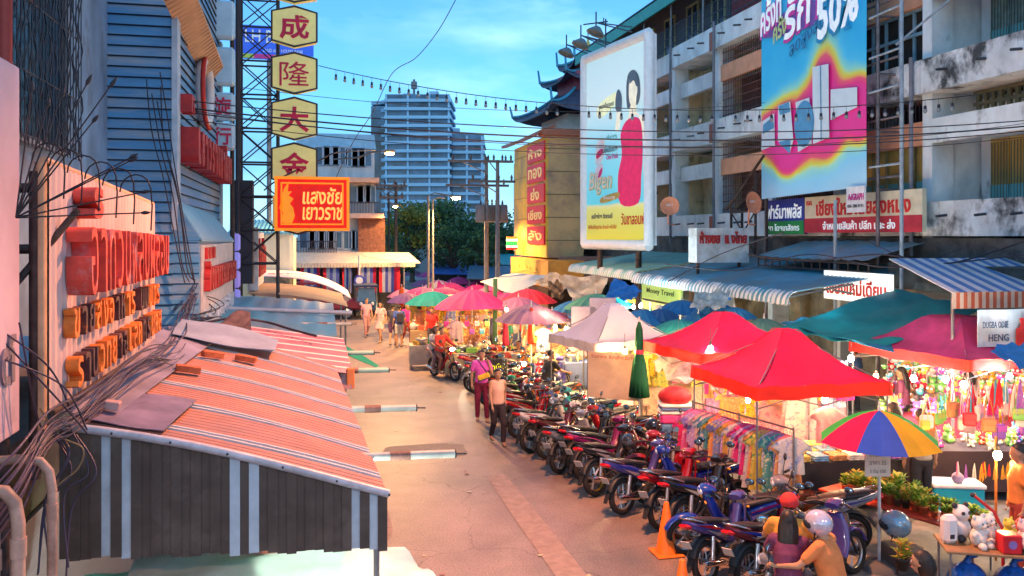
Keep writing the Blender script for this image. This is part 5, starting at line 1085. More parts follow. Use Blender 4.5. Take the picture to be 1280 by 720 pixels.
awn('pale green corrugated awning with rounded ribbed lip under the billboard',27.9,35.8,10.9,14.7,3.25,3.8,GRA,WRB)
sheet('metal_sheet','blue patched lean-to roof sheet above the long blue awning',[(13.0,17.8,3.9),(13.0,23.0,3.9),(14.6,23.0,4.35),(14.6,17.8,4.35)],BLA,amp=.02,rib=.015,nu=40,nv=4)
t=thing('lean_to_frame','rusty truss edge carrying the patched lean-to roof','iron frame',(13.0,20.4,3.62)); mb=MB(); mb.box((0,0,.2),(.04,5.2,.04)); mb.box((0,0,0),(.04,5.2,.04))
for k in range(14): mb.box((0,-2.6+k*.4,.1),(.03,.03,.2))
mb.build('truss',IRON,t)
# grimy concrete ledge right
t=thing('concrete_ledge','dark mossy concrete ledge above the teal tarpaulin at the right','ledge',(13.6,14.6,3.3)); mb=MB(); mb.box((.6,.2,.25),(1.2,6.2,.62),mat('mossy_ledge',(.07,.075,.07),.9,var=.4,scale=2,stain=(.2,.2,.18),stain_s=2,stain_t=(.6,.7)),bev=.02); mb.build('slab',None,t); mb=MB(); mb.box((1.0,.2,-1.7),(.3,6.2,3.2),cm((.1,.1,.1))); mb.build('wall',None,t)
# striped awning far right
a=PY(1190,365,13.2); t=thing('striped_stall_awning','blue-white striped stall awning with orange striped valance at the right edge','awning',(a.x,13.2,a.z)); mb=MB()
for k in range(26):
    m=cm((.05,.16,.4)) if k%2 else cm((.5,.5,.55)); mb.slab([V(.0+k*.16,0,0),V(.16+k*.16,0,0),V(.5+.16+k*.16,2.4,.55),V(.5+k*.16,2.4,.55)],(0,0,-.02),m)
mb.build('canopy',None,t); mb=MB()
for k in range(52): m=cloth((.55,.15,.08) if k%2 else (.65,.55,.45)); mb.box((.04+k*.08,-.01,-.16),(.078,.012,.3),m)
mb.build('valance',None,t); mb=MB(); 
for x in (.1,3.9): mb.cyl((x,.1,-a.z),(x,.1,0),.03,n=6)
mb.build('post',STEEL,t)
# printed banners
a=PY(1222,398,12.9); b=PY(1285,432,12.9)
t=thing('cloth_banner','white cloth banner with dark lettering and a red figure below the striped stall awning','banner',((a.x+b.x)/2,12.9,b.z)); w=b.x-a.x; h=a.z-b.z+.15
mb=MB(); mb.grid(lambda u,v:V(-w/2+w*u,.03*math.sin(u*8),h*v),12,4,cm((.5,.58,.62),.6),th=(0,.01,0)); mb.build('cloth',None,t); mb=MB(); text_bm(mb,'DUGBA ODSE',(-w*.18,-.04,h*.6),V(1,0,0),ay,.12,w*.5,cm((.03,.08,.15)),.005,.01); text_bm(mb,'HENG',(-w*.12,-.04,h*.25),V(1,0,0),ay,.13,w*.4,cm((.03,.08,.15)),.005,.01); mb.build('lettering',None,t); mb=MB(); mb.prism([(0,0),(.3,0),(.3,.3),(.2,.35),(.22,.5),(.08,.5),(.1,.35),(0,.3)],(w*.22,-.05,.02),(1,0,0),(0,0,1),(0,.01,0),cm((.5,.03,.03))); mb.build('figure',None,t)
a=PX(1032,361,12.9); b=PX(1115,361,12.9); 
t=thing('fluorescent_sign','white lit signboard with red Thai lettering under the end of the blue awning','sign',(12.9,(a.y+b.y)/2,2.9)); w=a.y-b.y
mb=MB(); mb.box((0,0,.35),(.1,w,.72),cm((.7,.68,.62),.5,emit=(1,.95,.85),es=.5)); mb.build('panel',None,t); mb=MB(); text_bm(mb,'เชียงใหม่เดียน',(-.052,0,.34),axr,ay,.42,w*.9,cm((.6,.02,.02)),.012,.03); mb.build('lettering',None,t)
# signs under the awning
for i,(x0,x1,y0,y1,col,txt,tc_,l) in enumerate(((773,802,358,375,(.5,.55,.1),'We sell','k','yellow-green small lit sign left of the arrow sign under the awning'),(803,852,352,372,(.28,.4,.1),'Money Travel','k','green lettered sign board under the green awning'),(803,850,375,385,(.5,.55,.2),'Travel','w','green sign with white arrow under the awning'),(893,912,358,372,(.02,.1,.3),'G','w','small blue sign under the blue awning'),(925,958,361,370,(.6,.1,.02),'ราคา','y','orange-red sign under the blue awning'))):
    X=12.4; a=PX(x0,y1,X); b=PX(x1,y1,X); zt_=PX(x0,y0,X).z; w=a.y-b.y; h=zt_-a.z
    t=thing('shop_sign',l,'sign',(X,(a.y+b.y)/2,a.z)); mb=MB(); mb.box((0,0,h/2),(.08,w,h),cm(col,.5,emit=col,es=.6)); mb.build('panel',None,t)
    mb=MB(); text_bm(mb,txt,(-.042,0,h/2),axr,ay,h*.4,w*.7,cm({'k':(.03,.05,.03),'w':(.8,.8,.8),'y':(.8,.6,.1)}[tc_]),.01,.01)
    if i==2: mb.prism([(-w*.1,.1),(w*.2,.1),(w*.2,.2),(w*.42,0),(w*.2,-.2),(w*.2,-.1),(-w*.1,-.1)],(-.05,0,h/2),(0,-1,0),(0,0,1),(-.01,0,0),cm((.7,.75,.7)))
    mb.build('lettering',None,t)
# =============== MARKET: TENTS, UMBRELLAS, TABLES ===============
POLE=mat('tent_pole',(.22,.22,.24),.4,var=.15,metal=.5); WHP=mat('white_pole',(.55,.55,.55),.4)
def popup(c,hw,hd,rz,ze,zp,col,vcol,label,val=.2,top=.12,scis=True):
    t=thing('canopy_tent',label,'canopy tent',(c[0],c[1],0),rz)
    mb=MB(); N_=10
    def f(u,v):
        x=2*u-1;y=2*v-1; q=max(abs(x),abs(y)); tt=max(0,(q-top)/(1-top)); diag=min(abs(x),abs(y))/max(q,1e-6)
        z=ze+(zp-ze)*(1-tt)**1.75 - .09*(1-diag**2)*math.sin(PI*tt)
        z+= (.014*math.sin(x*9+y*4)*math.sin(y*11)+.01*math.sin(x*23)*math.sin(y*19+1))*tt*(1-.3*diag)
        return V(x*hw,y*hd,z)
    def side(k):
        def g(u,v):
            a=(2*u-1)*v; b=-v
            for _ in range(k): a,b=-b,a
            return f((a+1)/2,(b+1)/2)
        return g
    for k in range(4): mb.grid(side(k),16,12,col)
    for sx in(-1,1):
        for sy in(-1,1): mb.tube([f((1+sx*q/8)/2,(1+sy*q/8)/2)+V(0,0,.004) for q in range(9)],.006,4,col)
    mb.build('canopy',None,t)
    mb=MB(); ring=[]
    for (a,b) in (((-1,-1),(1,-1)),((1,-1),(1,1)),((1,1),(-1,1)),((-1,1),(-1,-1))):
        for k in range(20): s_=k/20; x=a[0]+(b[0]-a[0])*s_; y=a[1]+(b[1]-a[1])*s_; ring.append((x*hw,y*hd,s_))
    n=len(ring); vs=[]
    for i,(x,y,s_) in enumerate(ring):
        zz=f((x/hw+1)/2,(y/hd+1)/2).z; w_=.015*math.sin(i*1.3); r=1.004
        vs += [(x*r,y*r,zz+.004),(x*r*(1+w_*.5),y*r*(1+w_*.5),ze-val*.5),(x*r*(1+w_),y*r*(1+w_),ze-val+.012*math.sin(i*.9))]
    fs=[]
    for i in range(n):
        j=(i+1)%n
        for k in range(2): fs.append((3*i+k,3*j+k,3*j+k+1,3*i+k+1))
    mb.add(vs,fs,vcol,True); mb.build('valance',None,t)
    for sx in(-1,1):
        for sy in(-1,1):
            x,y=sx*(hw-.04),sy*(hd-.04); mb=MB(); mb.cyl((x,y,0),(x,y,ze-.02),.018,n=4); mb.box((x,y,.02),(.07,.07,.04)); mb.build('leg',POLE,t)
    mb=MB()
    for (a,b) in (((-1,-1),(1,-1)),((1,-1),(1,1)),((1,1),(-1,1)),((-1,1),(-1,-1))):
        p=V(a[0]*(hw-.04),a[1]*(hd-.04),0); q=V(b[0]*(hw-.04),b[1]*(hd-.04),0); m_=(p+q)/2
        for r0,r1 in ((p,m_),(m_,q)):
            mb.cyl(r0+V(0,0,ze-.05),r1+V(0,0,ze-.33),.009,n=4); mb.cyl(r0+V(0,0,ze-.33),r1+V(0,0,ze-.05),.009,n=4)
    mb.cyl((0,0,ze-.2),(0,0,zp-.02),.015,n=6)
    for sx in(-1,1):
        for sy in(-1,1): mb.cyl((sx*hw*.96,sy*hd*.96,ze-.03),(sx*.1,sy*.1,zp-.1),.01,n=4)
    mb.build('truss_frame',POLE,t); return t
REDT=mat('red_tent_fabric',(.62,.006,.06),.55,trans=.16,var=.14,scale=3.5,bump=.9); REDV=mat('red_tent_valance',(.75,.03,.02),.7,trans=.4,var=.06)
MART=mat('maroon_tent_fabric',(.26,.02,.1),.55,trans=.05,var=.18,scale=3.5,bump=.9); WHT_=mat('white_tent_fabric',(.72,.68,.78),.7,trans=.35,var=.05,scale=2,bump=.1); WHV=mat('white_tent_valance',(.75,.7,.68),.7,trans=.4)
popup((7.5,12.4),1.15,1.1,0,2.25,2.98,REDT,REDV,'bright red pop-up canopy over the clothes rack, nearest of the red tents')
popup((8.1,15.7),1.3,1.15,.15,2.3,2.95,REDT,REDV,'second red pop-up canopy, just behind the nearest red one')
popup((12.15,13.9),1.35,1.45,.1,2.35,2.95,MART,REDV,'maroon pop-up canopy with red valance over the toy stall',top=.3)
popup((6.65,18.3),1.1,1.05,.22,2.2,2.95,WHT_,WHV,'white pop-up canopy with a lit cream backdrop beneath it')
# teal tarpaulin slung behind
TEALT=mat('teal_tarp',(.01,.27,.3),.5,trans=.3,var=.2,scale=1.3,bump=.3)
def tarp(name,label,pts,m,nu=16,nv=12,sag=.15,ruf=.03,cat='tarpaulin',seed=0,ropes=True):
    P=[Vector(p) for p in pts]; c=sum(P,Vector())/4; rnd=random.Random(seed); a,b=rnd.uniform(3,7),rnd.uniform(3,7)
    mb=MB()
    def f(u,v):
        p=(P[0]*(1-u)+P[1]*u)*(1-v)+(P[3]*(1-u)+P[2]*u)*v
        return p-c+V(0,0,-sag*math.sin(PI*u)*math.sin(PI*v)+ruf*math.sin(u*a*3+v*2)*math.sin(v*b*2+u*3))
    mb.grid(f,nu,nv,m,th=(0,0,-.004))
    o=mb.build(name,None); o.location=c; return tag(o,label,cat)
tarp('tarpaulin','large teal tarpaulin slung between the awning and the maroon tent',[PD(968,412,17.8),PD(1100,434,16.4),PD(1230,388,16.8),PD(1118,360,19.5)],TEALT,24,18,.18,.035)
tarp('tarpaulin','blue-green lower edge of tarpaulin hanging behind the nearest red tent',[PD(975,404,18.2),PD(1118,440,15.9),PD(1110,420,17.2),PD(1010,396,19.5)],mat('bluegreen_tarp',(.01,.16,.3),.6,trans=.25,var=.2,bump=.3),18,6,.08,.04,seed=3)
tarp('tarpaulin','small bright blue tarpaulin lashed up above the blue umbrella',[PD(757,372,24),PD(790,375,23.5),PD(803,362,24),PD(767,347,25)],mat('blue_tarp',(.01,.16,.5),.5,trans=.25,var=.2,bump=.4),10,8,.02,.06,seed=5)
tarp('tarpaulin','bright blue tarp corner under the striped stall awning at the right edge',[PD(1238,440,12.5),PD(1300,470,12.0),PD(1300,430,13),PD(1250,430,13.4)],MATS['blue_tarp'],10,6,.05,.05,seed=6)
CLR=mat('dusty_clear_plastic',(.45,.46,.42),.25,var=.25,scale=5,bump=.6,alpha=.85); WPL=mat('dirty_white_canvas',(.45,.42,.38),.8,var=.3,scale=2,trans=.3,bump=.4,stain=(.25,.2,.16),stain_s=2)
tarp('plastic_sheet','crumpled dusty plastic sheet draped beside the second red tent',[PD(815,452,18),PD(838,476,17),PD(885,465,17),PD(870,436,18.5)],CLR,20,14,-.15,.1,seed=7,cat='plastic sheet')
tarp('plastic_sheet','long pale plastic roll sheet reaching toward the second red tent',[PD(838,474,16.5),PD(888,478,16),PD(940,440,17.5),PD(880,446,18)],CLR,18,8,.05,.07,seed=8,cat='plastic sheet')
tarp('plastic_sheet','clear plastic sheet bunched on the blue umbrella right of the arrow sign',[PD(862,385,21),PD(905,385,20.5),PD(915,362,21.5),PD(870,366,22)],CLR,12,8,.05,.08,seed=9,cat='plastic sheet')
tarp('canvas_sheet','dirty white canvas hanging under the pale green awning, nearest the gold shop',[PD(668,352,32),PD(700,368,30),PD(722,348,31),PD(690,340,33)],WPL,18,14,.12,.05,seed=10,cat='canvas')
tarp('canvas_sheet','grimy white canvas curtain sagging left of the bright blue tarpaulin',[PD(696,344,30),PD(718,376,28.5),PD(752,366,28),PD(762,346,29)],WPL,20,14,.2,.06,seed=11,cat='canvas')
tarp('canvas_sheet','pale blue-white canvas flap beside the gold shop base',[PD(600,352,42),PD(640,368,36),PD(692,345,36),PD(640,341,44)],mat('pale_blue_canvas',(.4,.5,.58),.6,var=.1,trans=.15),14,10,.02,.012,seed=12,cat='canvas')
tarp('canvas_sheet','brown bunched rag hanging between the two white canvases',[PD(684,352,30.5),PD(690,372,30),PD(706,372,30),PD(702,352,30.5)],mat('brown_rag',(.15,.1,.07),.9,var=.4,trans=.2),8,8,.02,.12,seed=13,cat='canvas')
# foreground tarps under near awning
tarp('tarpaulin','white sheet canopy glowing below the near striped awning',[PD(175,690,6.1),PD(500,683,6.35),PD(560,735,6.0),PD(130,765,5.2)],mat('white_green_sheet',(.65,.72,.68),.6,trans=.4,var=.12,scale=3,bump=.3),24,10,.0,.035,seed=14)
lamp('light_bulb','bare bulb hanging beneath the white sheet canopy at the bottom',V(.0,6.3,1.7),(.95,1,.9),130,group='bare bulbs over the stalls')  # unseen bulb, assumed from the glow of the sheet above it
tarp('tarpaulin','pale green sheet canopy spreading left of the white one below the striped awning',[V(-1.7,5.6,1.9),V(-.35,5.75,1.95),V(-.25,6.5,2.05),V(-1.6,6.5,2.1)],mat('mint_sheet',(.3,.6,.5),.6,trans=.4,var=.15,scale=3,bump=.3),20,8,.03,.035,seed=15)
# ---- umbrellas
def umbrella(xc,yt,wpx,d,cols,label,n=16,sag=.06,drop=.2,valance=.0,polec=None,group='market umbrellas',tilt=0,ypole=None,name='market_umbrella',zfloor=0):
    p=PD(xc,yt,d); R=wpx/2*d/FX; zt=p.z; t=thing(name,label,'umbrella',(p.x,p.y,0),random.Random(int(xc*7)).random(),group)
    drop=R*drop*1.6; rows=7; 
    mbm={}
    mb=MB()
    sub=2
    def pt(k,v):   # k in n*sub around
        a=2*PI*k/(n*sub); on_=(k%sub)==0; rr=R*v*(1 if on_ else math.cos(PI/n)*.985); z=zt-drop*(v**1.75)-(0 if on_ else sag*.35*v)
        return V(rr*math.cos(a),rr*math.sin(a),z)
    for k in range(n*sub):
        c=cols[(k//sub)%len(cols)]
        vs=[];  
        for j in range(rows+1): vs += [pt(k,max(.02,j/rows)),pt((k+1)%(n*sub),max(.02,j/rows))]
        if valance: vs += [pt(k,1)+V(0,0,-valance),pt((k+1)%(n*sub),1)+V(0,0,-valance)]
        r_=len(vs)//2-1
        mb.add(vs,[(2*j,2*j+1,2*j+3,2*j+2) for j in range(r_)],c,True)
    if tilt: mb_t=Matrix.Rotation(tilt,3,'X')
    mb.build('canopy',None,t)
    mb=MB()
    for k in range(n): mb.tube([pt(k*sub,.04)+V(0,0,-.05),pt(k*sub,.3)+V(0,0,-.05),pt(k*sub,.55)+V(0,0,-.05),pt(k*sub,.8)+V(0,0,-.05),pt(k*sub,.98)+V(0,0,-.03)],.006,3,smooth=False); 
    mb.lathe([(.05,zt-.12),(.05,zt-.02)],(0,0,0),8)
    for k in range(0,n,2): q=pt(k*sub,.5); mb.cyl((0,0,zt-drop-.25),(q.x,q.y,q.z-.02),.005,n=3,smooth=False)
    mb.build('rib_frame',cm((.3,.25,.2)),t)
    mb=MB(); mb.cyl((0,0,zfloor),(0,0,zt+.05),.022,n=8); mb.cyl((0,0,zt+.0),(0,0,zt+.12),.012,n=6); mb.build('pole',polec or WHP,t)
    mb=MB(); mb.lathe([(0,.12),(.06,.12),(.24,.08),(.27,0)],(0,0,zfloor),12); mb.build('base',cm((.1,.1,.1),.8),t)
    return t
def uc(c,tr=.25): return mat('umbrella_cloth_%02x%02x%02x'%tuple(int(x*255) for x in c),c,.75,trans=tr,var=.1,scale=2.5,bump=.1)
PKU,MGU,PUU,TEU,BLU,GRU,REU,MAU=uc((.75,.03,.22)),uc((.6,.05,.25)),uc((.3,.13,.28)),uc((.01,.22,.25)),uc((.02,.17,.42)),uc((.08,.3,.22)),uc((.75,.04,.1)),uc((.42,.08,.2))
for a in (
 (590,362,92,29,[PKU],'big hot pink umbrella behind the closed red umbrellas'),
 (541,364,70,34,[TEU],'turquoise umbrella at the left front of the pink ones'),
 (556,359,72,40,[PKU],'pink umbrella directly behind the turquoise one'),
 (528,359,68,43,[PKU,MGU],'magenta umbrella left behind the turquoise one'),
 (517,338,28,84,[PUU],'smallest orange-lit mauve umbrella at the far left of the umbrellas'),
 (536,339,32,78,[PUU,MGU],'mauve umbrella under the bare lamp pole'),
 (482,351,34,60,[MGU],'magenta umbrella beside the curtain shop and yellow closed ones'),
 (573,346,36,66,[MGU],'far rose umbrella in front of the blue tarp roof'),
 (588,343,34,72,[MGU,PKU],'far magenta umbrella right of the rose one'),
 (548,350,42,58,[uc((.7,.6,.65)),PKU],'white and pink panelled umbrella in the far cluster'),
 (596,356,42,54,[PKU],'bright pink umbrella between the big hot pink one and the canvas'),
 (612,358,42,50,[PUU],'dull purple umbrella behind the big hot pink one'),
 (660,361,74,33,[REU],'wide rose-red umbrella left of the canvas curtains'),
 (648,371,66,29,[uc((.36,.12,.26),.12)],'purple umbrella half hidden behind the nearest mauve one'),
 (664,380,92,24.5,[uc((.26,.12,.22),.12)],'nearest mauve umbrella with radiating seams over the food stall'),
 (619,364,50,36,[PKU],'pink umbrella behind the green pole'),
 (505,361,44,48,[PUU],'violet umbrella left of the magenta one'),
 (690,388,50,27,[MAU],'maroon umbrella right behind the nearest mauve one'),
 (745,367,82,27,[GRU],'green-grey umbrella below the blue tarpaulin'),
 (745,381,70,25,[BLU],'blue umbrella behind the white tent'),
 (803,387,76,23,[BLU],'wide blue umbrella right behind the white tent peak'),
 (852,375,70,24,[BLU],'blue umbrella below the arrow sign'),
 (895,378,62,22,[BLU],'blue umbrella with crumpled plastic beside the second red tent'),
 (850,399,88,21,[TEU],'sea-green umbrella above the dusty plastic sheet'),
 (508,366,50,40,[PUU],'violet umbrella at the head of the row beside the walking crowd'),
 (600,350,40,62,[PKU],'far pink umbrella before the dark blue shed roof'),
 (563,353,44,56,[MGU],'rosy umbrella behind the white and pink panelled one'),
 (530,349,36,64,[PUU],'far purple umbrella beside the lamp pole'),
 (625,352,44,50,[MGU],'magenta umbrella by the pale blue canvas'),
 (636,366,60,34,[PKU,MAU],'pink and maroon umbrella squeezed behind the mauve pair'),
 (572,372,60,31,[PKU],'low pink umbrella at the left of the big hot pink one'),
 (716,376,56,28,[BLU],'blue umbrella between green-grey umbrella and canvas curtain'),
 (768,372,50,27,[TEU],'turquoise umbrella right below the bright blue tarpaulin'),
 (826,386,56,23,[uc((.03,.12,.3))],'navy umbrella at the foot of the arrow sign'),
 (873,392,66,21.5,[BLU],'blue umbrella overlapping the sea-green one'),
 (918,384,56,21,[uc((.03,.2,.4))],'steel blue umbrella left of the cool white lamp'),
 (955,398,66,20,[uc((.08,.2,.17))],'dark green umbrella behind the second red tent'),
): umbrella(*a,drop=.28)
# low blue-ish boards standing over white tent
for x0,x1,y0,y1,l in ((714,737,385,408,'left purple-grey board standing behind the white tent'),(737,763,374,400,'right taller purple-grey board standing behind the white tent')):
    a=PD(x0,y1,22.5); b=PD(x1,y0,22.0); w=(V(b.x,b.y,0)-V(a.x,a.y,0)).length; t=thing('notice_board',l,'board',(a.x,a.y,a.z),-YAW); mb=MB(); mb.box((w/2,0,(b.z-a.z)/2),(w,.04,b.z-a.z),cm((.2,.17,.3),.5),rz=0,bev=.01); mb.build('panel',None,t); mb=MB(); mb.cyl((w/2,.05,-a.z),(w/2,.05,.1),.025,n=6); mb.build('post',POLE,t)
RB_=[uc((.03,.45,.08),.3),uc((.75,.0,.09),.3),uc((.02,.08,.5),.3),uc((.75,.42,.02),.3)]
um=umbrella(1099,513,148,11.35,RB_,'rainbow umbrella with red, blue, orange and green panels in front of the plant table',n=8,drop=.33,valance=.0,group=None,name='rainbow_umbrella'); um.rotation_euler=(0,0,PI/8+.42-YAW-PI/2)
def closed(x,y0,y1,wpx,d,col,label,n=12,name='closed_umbrella',band=None):
    a=PD(x,y0,d); b=PD(x,y1,d); R=wpx/2*d/FX; h=a.z-b.z; t=thing(name,label,'umbrella',(a.x,a.y,0),0,'closed umbrellas')
    mb=MB(); mb.lathe([(R*.12,0),(R*.5,-h*.12),(R*.62,-h*.35),(R*.8,-h*.6),(R,-h*.88),(R*.8,-h),(R*.3,-h*.98)] if not band else [(R*.1,0),(R*.32,-h*.1),(R*.4,-h*.3),(R*.34,-h*.4),(R*.62,-h*.55),(R*.8,-h*.75),(R,-h*1.0),(R*.5,-h*.99)],(0,0,a.z),n*2,col,wob=lambda j,z:1 if j%2 else .72); mb.build('folded_canopy',None,t)
    if band: mb=MB(); mb.lathe([(R*.4,-h*.37),(R*.44,-h*.4),(R*.4,-h*.43)],(0,0,a.z),14,cm(band)); mb.build('tie_band',None,t)
    mb=MB(); mb.cyl((0,0,0),(0,0,a.z+.1),.02,n=8); mb.build('pole',WHP,t); return t
for a in ((632,392,432,9,25.5,REU,'closed red umbrella left of the green pole'),(664,383,430,10,24,uc((.8,.08,.03)),'closed red umbrella standing before the nearest mauve one'),
 (482,352,372,6,52,uc((.75,.5,.03)),'left one of two closed yellow umbrellas by the tuk-tuk'),(489,354,373,6,52,uc((.75,.5,.03)),'right one of two closed yellow umbrellas by the tuk-tuk'),
 (502,358,388,11,43,uc((.75,.15,.03)),'closed orange umbrella near the walking crowd'),(519,368,400,5,42,REU,'thin closed red umbrella left of the food stall lights'),
 (799,402,496,27,17.2,uc((.01,.13,.05)),'big closed dark green umbrella at the right corner of the white tent'),(619,377,412,7,33,uc((.06,.2,.08)),'closed dark green umbrella right of the big hot pink one'),
 (813,382,404,5,26,uc((.03,.15,.05)),'small closed dark green umbrella under the arrow sign'),(586,344,352,4,66,uc((.7,.5,.04)),'tiny closed yellow umbrella in the far cluster')):
    closed(*a,band=(.5,.05,.1) if a[0]==799 else None)
# ---- bulbs
WARM=(1,.62,.25); COOL=(.75,.95,1)
for (x,y,d,col,pw,l) in ((562,402,36,WARM,330,'very bright warm bulb over the far food stall'),(548,404,37,WARM,200,'warm bulb left of the very bright one'),(633,387,27,WARM,170,'warm bulb under the big hot pink umbrella'),(679,399,24,WARM,170,'warm bulb under the nearest mauve umbrella'),(694,409,24,WARM,130,'warm bulb between mauve umbrella and white tent'),(708,411,21.5,WARM,150,'warm bulb at the left corner of the white tent'),
 (781,440,17.4,WARM,120,'large warm bulb lighting the cream backdrop of the white tent'),(848,418,19.5,WARM,190,'warm bulb below the sea-green umbrella'),(888,436,16,(1,.9,.7),90,'pale bulb under the second red tent'),(1031,499,14.2,WARM,90,'warm bulb in front of the pink dress'),
 (1205,481,13.6,WARM,150,'warm bulb at the toy stall pole'),(1142,473,15.6,(1,.85,.65),110,'white bulb at the left of the toy wall'),(1182,474,15.2,(.95,.95,.9),110,'white bulb in the middle of the toy wall'),(1247,569,11.6,WARM,90,'big warm bulb on an orange pole before the toy stall'),
 (1032,401,18.5,COOL,160,'cool white lamp under the blue awning end'),(1064,448,16,COOL,130,'cool white lamp under the teal tarpaulin'),(782,379,27,COOL,150,'left cool lamp of three below the blue tarpaulin'),(792,384,26.5,COOL,100,'middle cool lamp of three below the blue tarpaulin'),(801,382,26,COOL,150,'right cool lamp of three below the blue tarpaulin'),
 (606,410,33,WARM,160,'warm bulb over the stall behind the black-clad vendor'),(655,455,23,WARM,50,'small warm lamp on the menu board'),(600,372,42,WARM,150,'far warm bulb below the pink umbrellas'),(524,385,47,WARM,150,'warm bulb over the far walking crowd'),(915,425,17.6,(1,.9,.75),70,'pale bulb between the two red tents')):
    lamp('light_bulb',l,PD(x,y,d),col,pw*(.55 if x>860 else 1.0),cat='light bulb',group='bare bulbs over the stalls',es=60,bulb_r=.055 if d<30 else .08,)
# ---- tables
def table(name,label,c,sx,sy,rz,h=.78,top=None,cloth_=None,cat='table',legs=True,group=None):
    t=thing(name,label,cat,V(c[0],c[1],0),rz,group); mb=MB(); mb.box((0,0,h-.02),(sx,sy,.035),top or cm((.35,.25,.15)),bev=.008); mb.build('table_top',None,t)
    if cloth_:
        mb=MB(); n=10
        def ring(u,v):
            P=[(-sx/2-.01,-sy/2-.01),(sx/2+.01,-sy/2-.01),(sx/2+.01,sy/2+.01),(-sx/2-.01,sy/2+.01)]; L_=u*4; i=int(L_)%4; f=L_-int(L_); a=P[i];b=P[(i+1)%4]; w_=.015*math.sin(u*80)*v
            return V((a[0]+(b[0]-a[0])*f)*(1+w_),(a[1]+(b[1]-a[1])*f)*(1+w_),h-.0-v*(h*.8))
        mb.grid(ring,64,3,cloth_); mb.slab([(-sx/2-.01,-sy/2-.01,h),(sx/2+.01,-sy/2-.01,h),(sx/2+.01,sy/2+.01,h),(-sx/2-.01,sy/2+.01,h)],(0,0,.004),cloth_); mb.build('tablecloth',None,t)
    for ax_ in(-1,1):
        for ay_ in(-1,1): mb=MB(); mb.cyl((ax_*(sx/2-.05),ay_*(sy/2-.05),0),(ax_*(sx/2-.05),ay_*(sy/2-.05),h-.035),.015,n=5); mb.build('leg',POLE,t)
    return t
# ---- goods prototypes
def proto(fn): 
    o=fn(); return o
def place(o,p,rz=0,s=1,first={}):
    k=o.name
    if k not in first: first[k]=1; c=o
    else: c=dup(o)
    c.location=p; c.rotation_euler=(0,0,rz); c.scale=(s,s,s) if isinstance(s,(int,float)) else s
    return c
def simple(name,label,cat,group,build):
    mb=MB(); build(mb); o=mb.build(name,None); return tag(o,label,cat,group)
PLC=[(.7,.05,.3),(.75,.35,.02),(.7,.6,.08),(.1,.45,.6),(.7,.5,.5),(.6,.02,.04),(.2,.5,.12),(.75,.7,.62),(.35,.12,.5),(.45,.22,.08)]
PLN=['hot pink','orange','yellow','sky blue','pale pink','red','green','white','violet','brown']
def plushb(mb,c,ears=0,belly=None):
    m=cm(c,.9,var=.15,scale=30); b=cm(belly or (.75,.68,.58),.9)
    mb.ball((0,0,.11),.1,m,10,8,(1,.85,1.1)); mb.ball((0,-.01,.27),.085,m,10,8,(1.08,.95,.95)); mb.ball((0,-.06,.1),.06,b,8,6,(1,.6,1.1)); mb.ball((0,-.085,.25),.035,b,8,6,(1.1,.8,.8))
    for s_ in(-1,1):
        mb.ball((s_*.1,-.03,.15),.035,m,8,6,(1.2,1,1)); mb.ball((s_*.06,-.1,.035),.042,m,8,6,(1,1.3,1)); mb.ball((s_*.033,-.083,.285),.009,DARK,6,4)
        if ears: mb.tube([(s_*.04,0,.33),(s_*.05,0,.42),(s_*.06,0,.48)],[.022,.026,.01],6,m)
        else: mb.ball((s_*.07,0,.34),.03,m,8,6,(1,.5,1))
    mb.ball((0,-.118,.262),.01,DARK,6,4)
PL=[simple('plush_toy',PLN[i]+' plush toy packed into the toy stall','plush toy','plush toys crammed in the toy stall',lambda mb,i=i:plushb(mb,PLC[i],i%2 and i!=7)) for i in range(10)]
BALLS=[simple('toy_ball',PLN[i]+' round toy hanging in the toy stall','toy','small toys hanging in the toy stall',lambda mb,i=i:(mb.ball((0,0,0),.06,cm(PLC[i],.4),10,8),mb.ball((.03,-.05,.03),.02,cm((.8,.8,.8)),6,4),mb.ball((-.03,-.05,.03),.02,cm((.8,.8,.8)),6,4),mb.cyl((0,0,.05),(0,0,.2),.003,n=3))) for i in range(10)]
def bagb(mb,c): 
    m=cm(c,.6,var=.15); mb.box((0,0,-.1),(.16,.06,.17),m,bev=.02); mb.tube([(-.05,0,-.02),(-.04,0,.1),(0,0,.26),(.04,0,.1),(.05,0,-.02)],.006,4,m); mb.box((0,-.035,-.06),(.15,.012,.07),cm((min(1,c[0]*1.4+.05),c[1]*.8,c[2]*.9)),bev=.004)
BAGS=[simple('hanging_purse',PLN[i]+' little purse hanging by its strap at the toy stall front','purse','purses hanging at the toy stall front',lambda mb,i=i:bagb(mb,PLC[i])) for i in range(10)]
def tassb(mb,c):
    rnd=random.Random(int(c[0]*99)); m=cm(c,.7)
    for k in range(12): x=rnd.uniform(-.06,.06); y=rnd.uniform(-.04,.04); mb.tube([(0,0,0),(x*.6,y*.6,-.2),(x,y,-.42-rnd.random()*.12)],.008,4,m)
TAS=[simple('ribbon_bundle',PLN[i]+' bundle of cords hanging from the toy stall canopy','ribbons','cord bundles under the maroon canopy',lambda mb,i=i:tassb(mb,PLC[i])) for i in (0,1,3,5,7,8)]
rnd=random.Random(5)
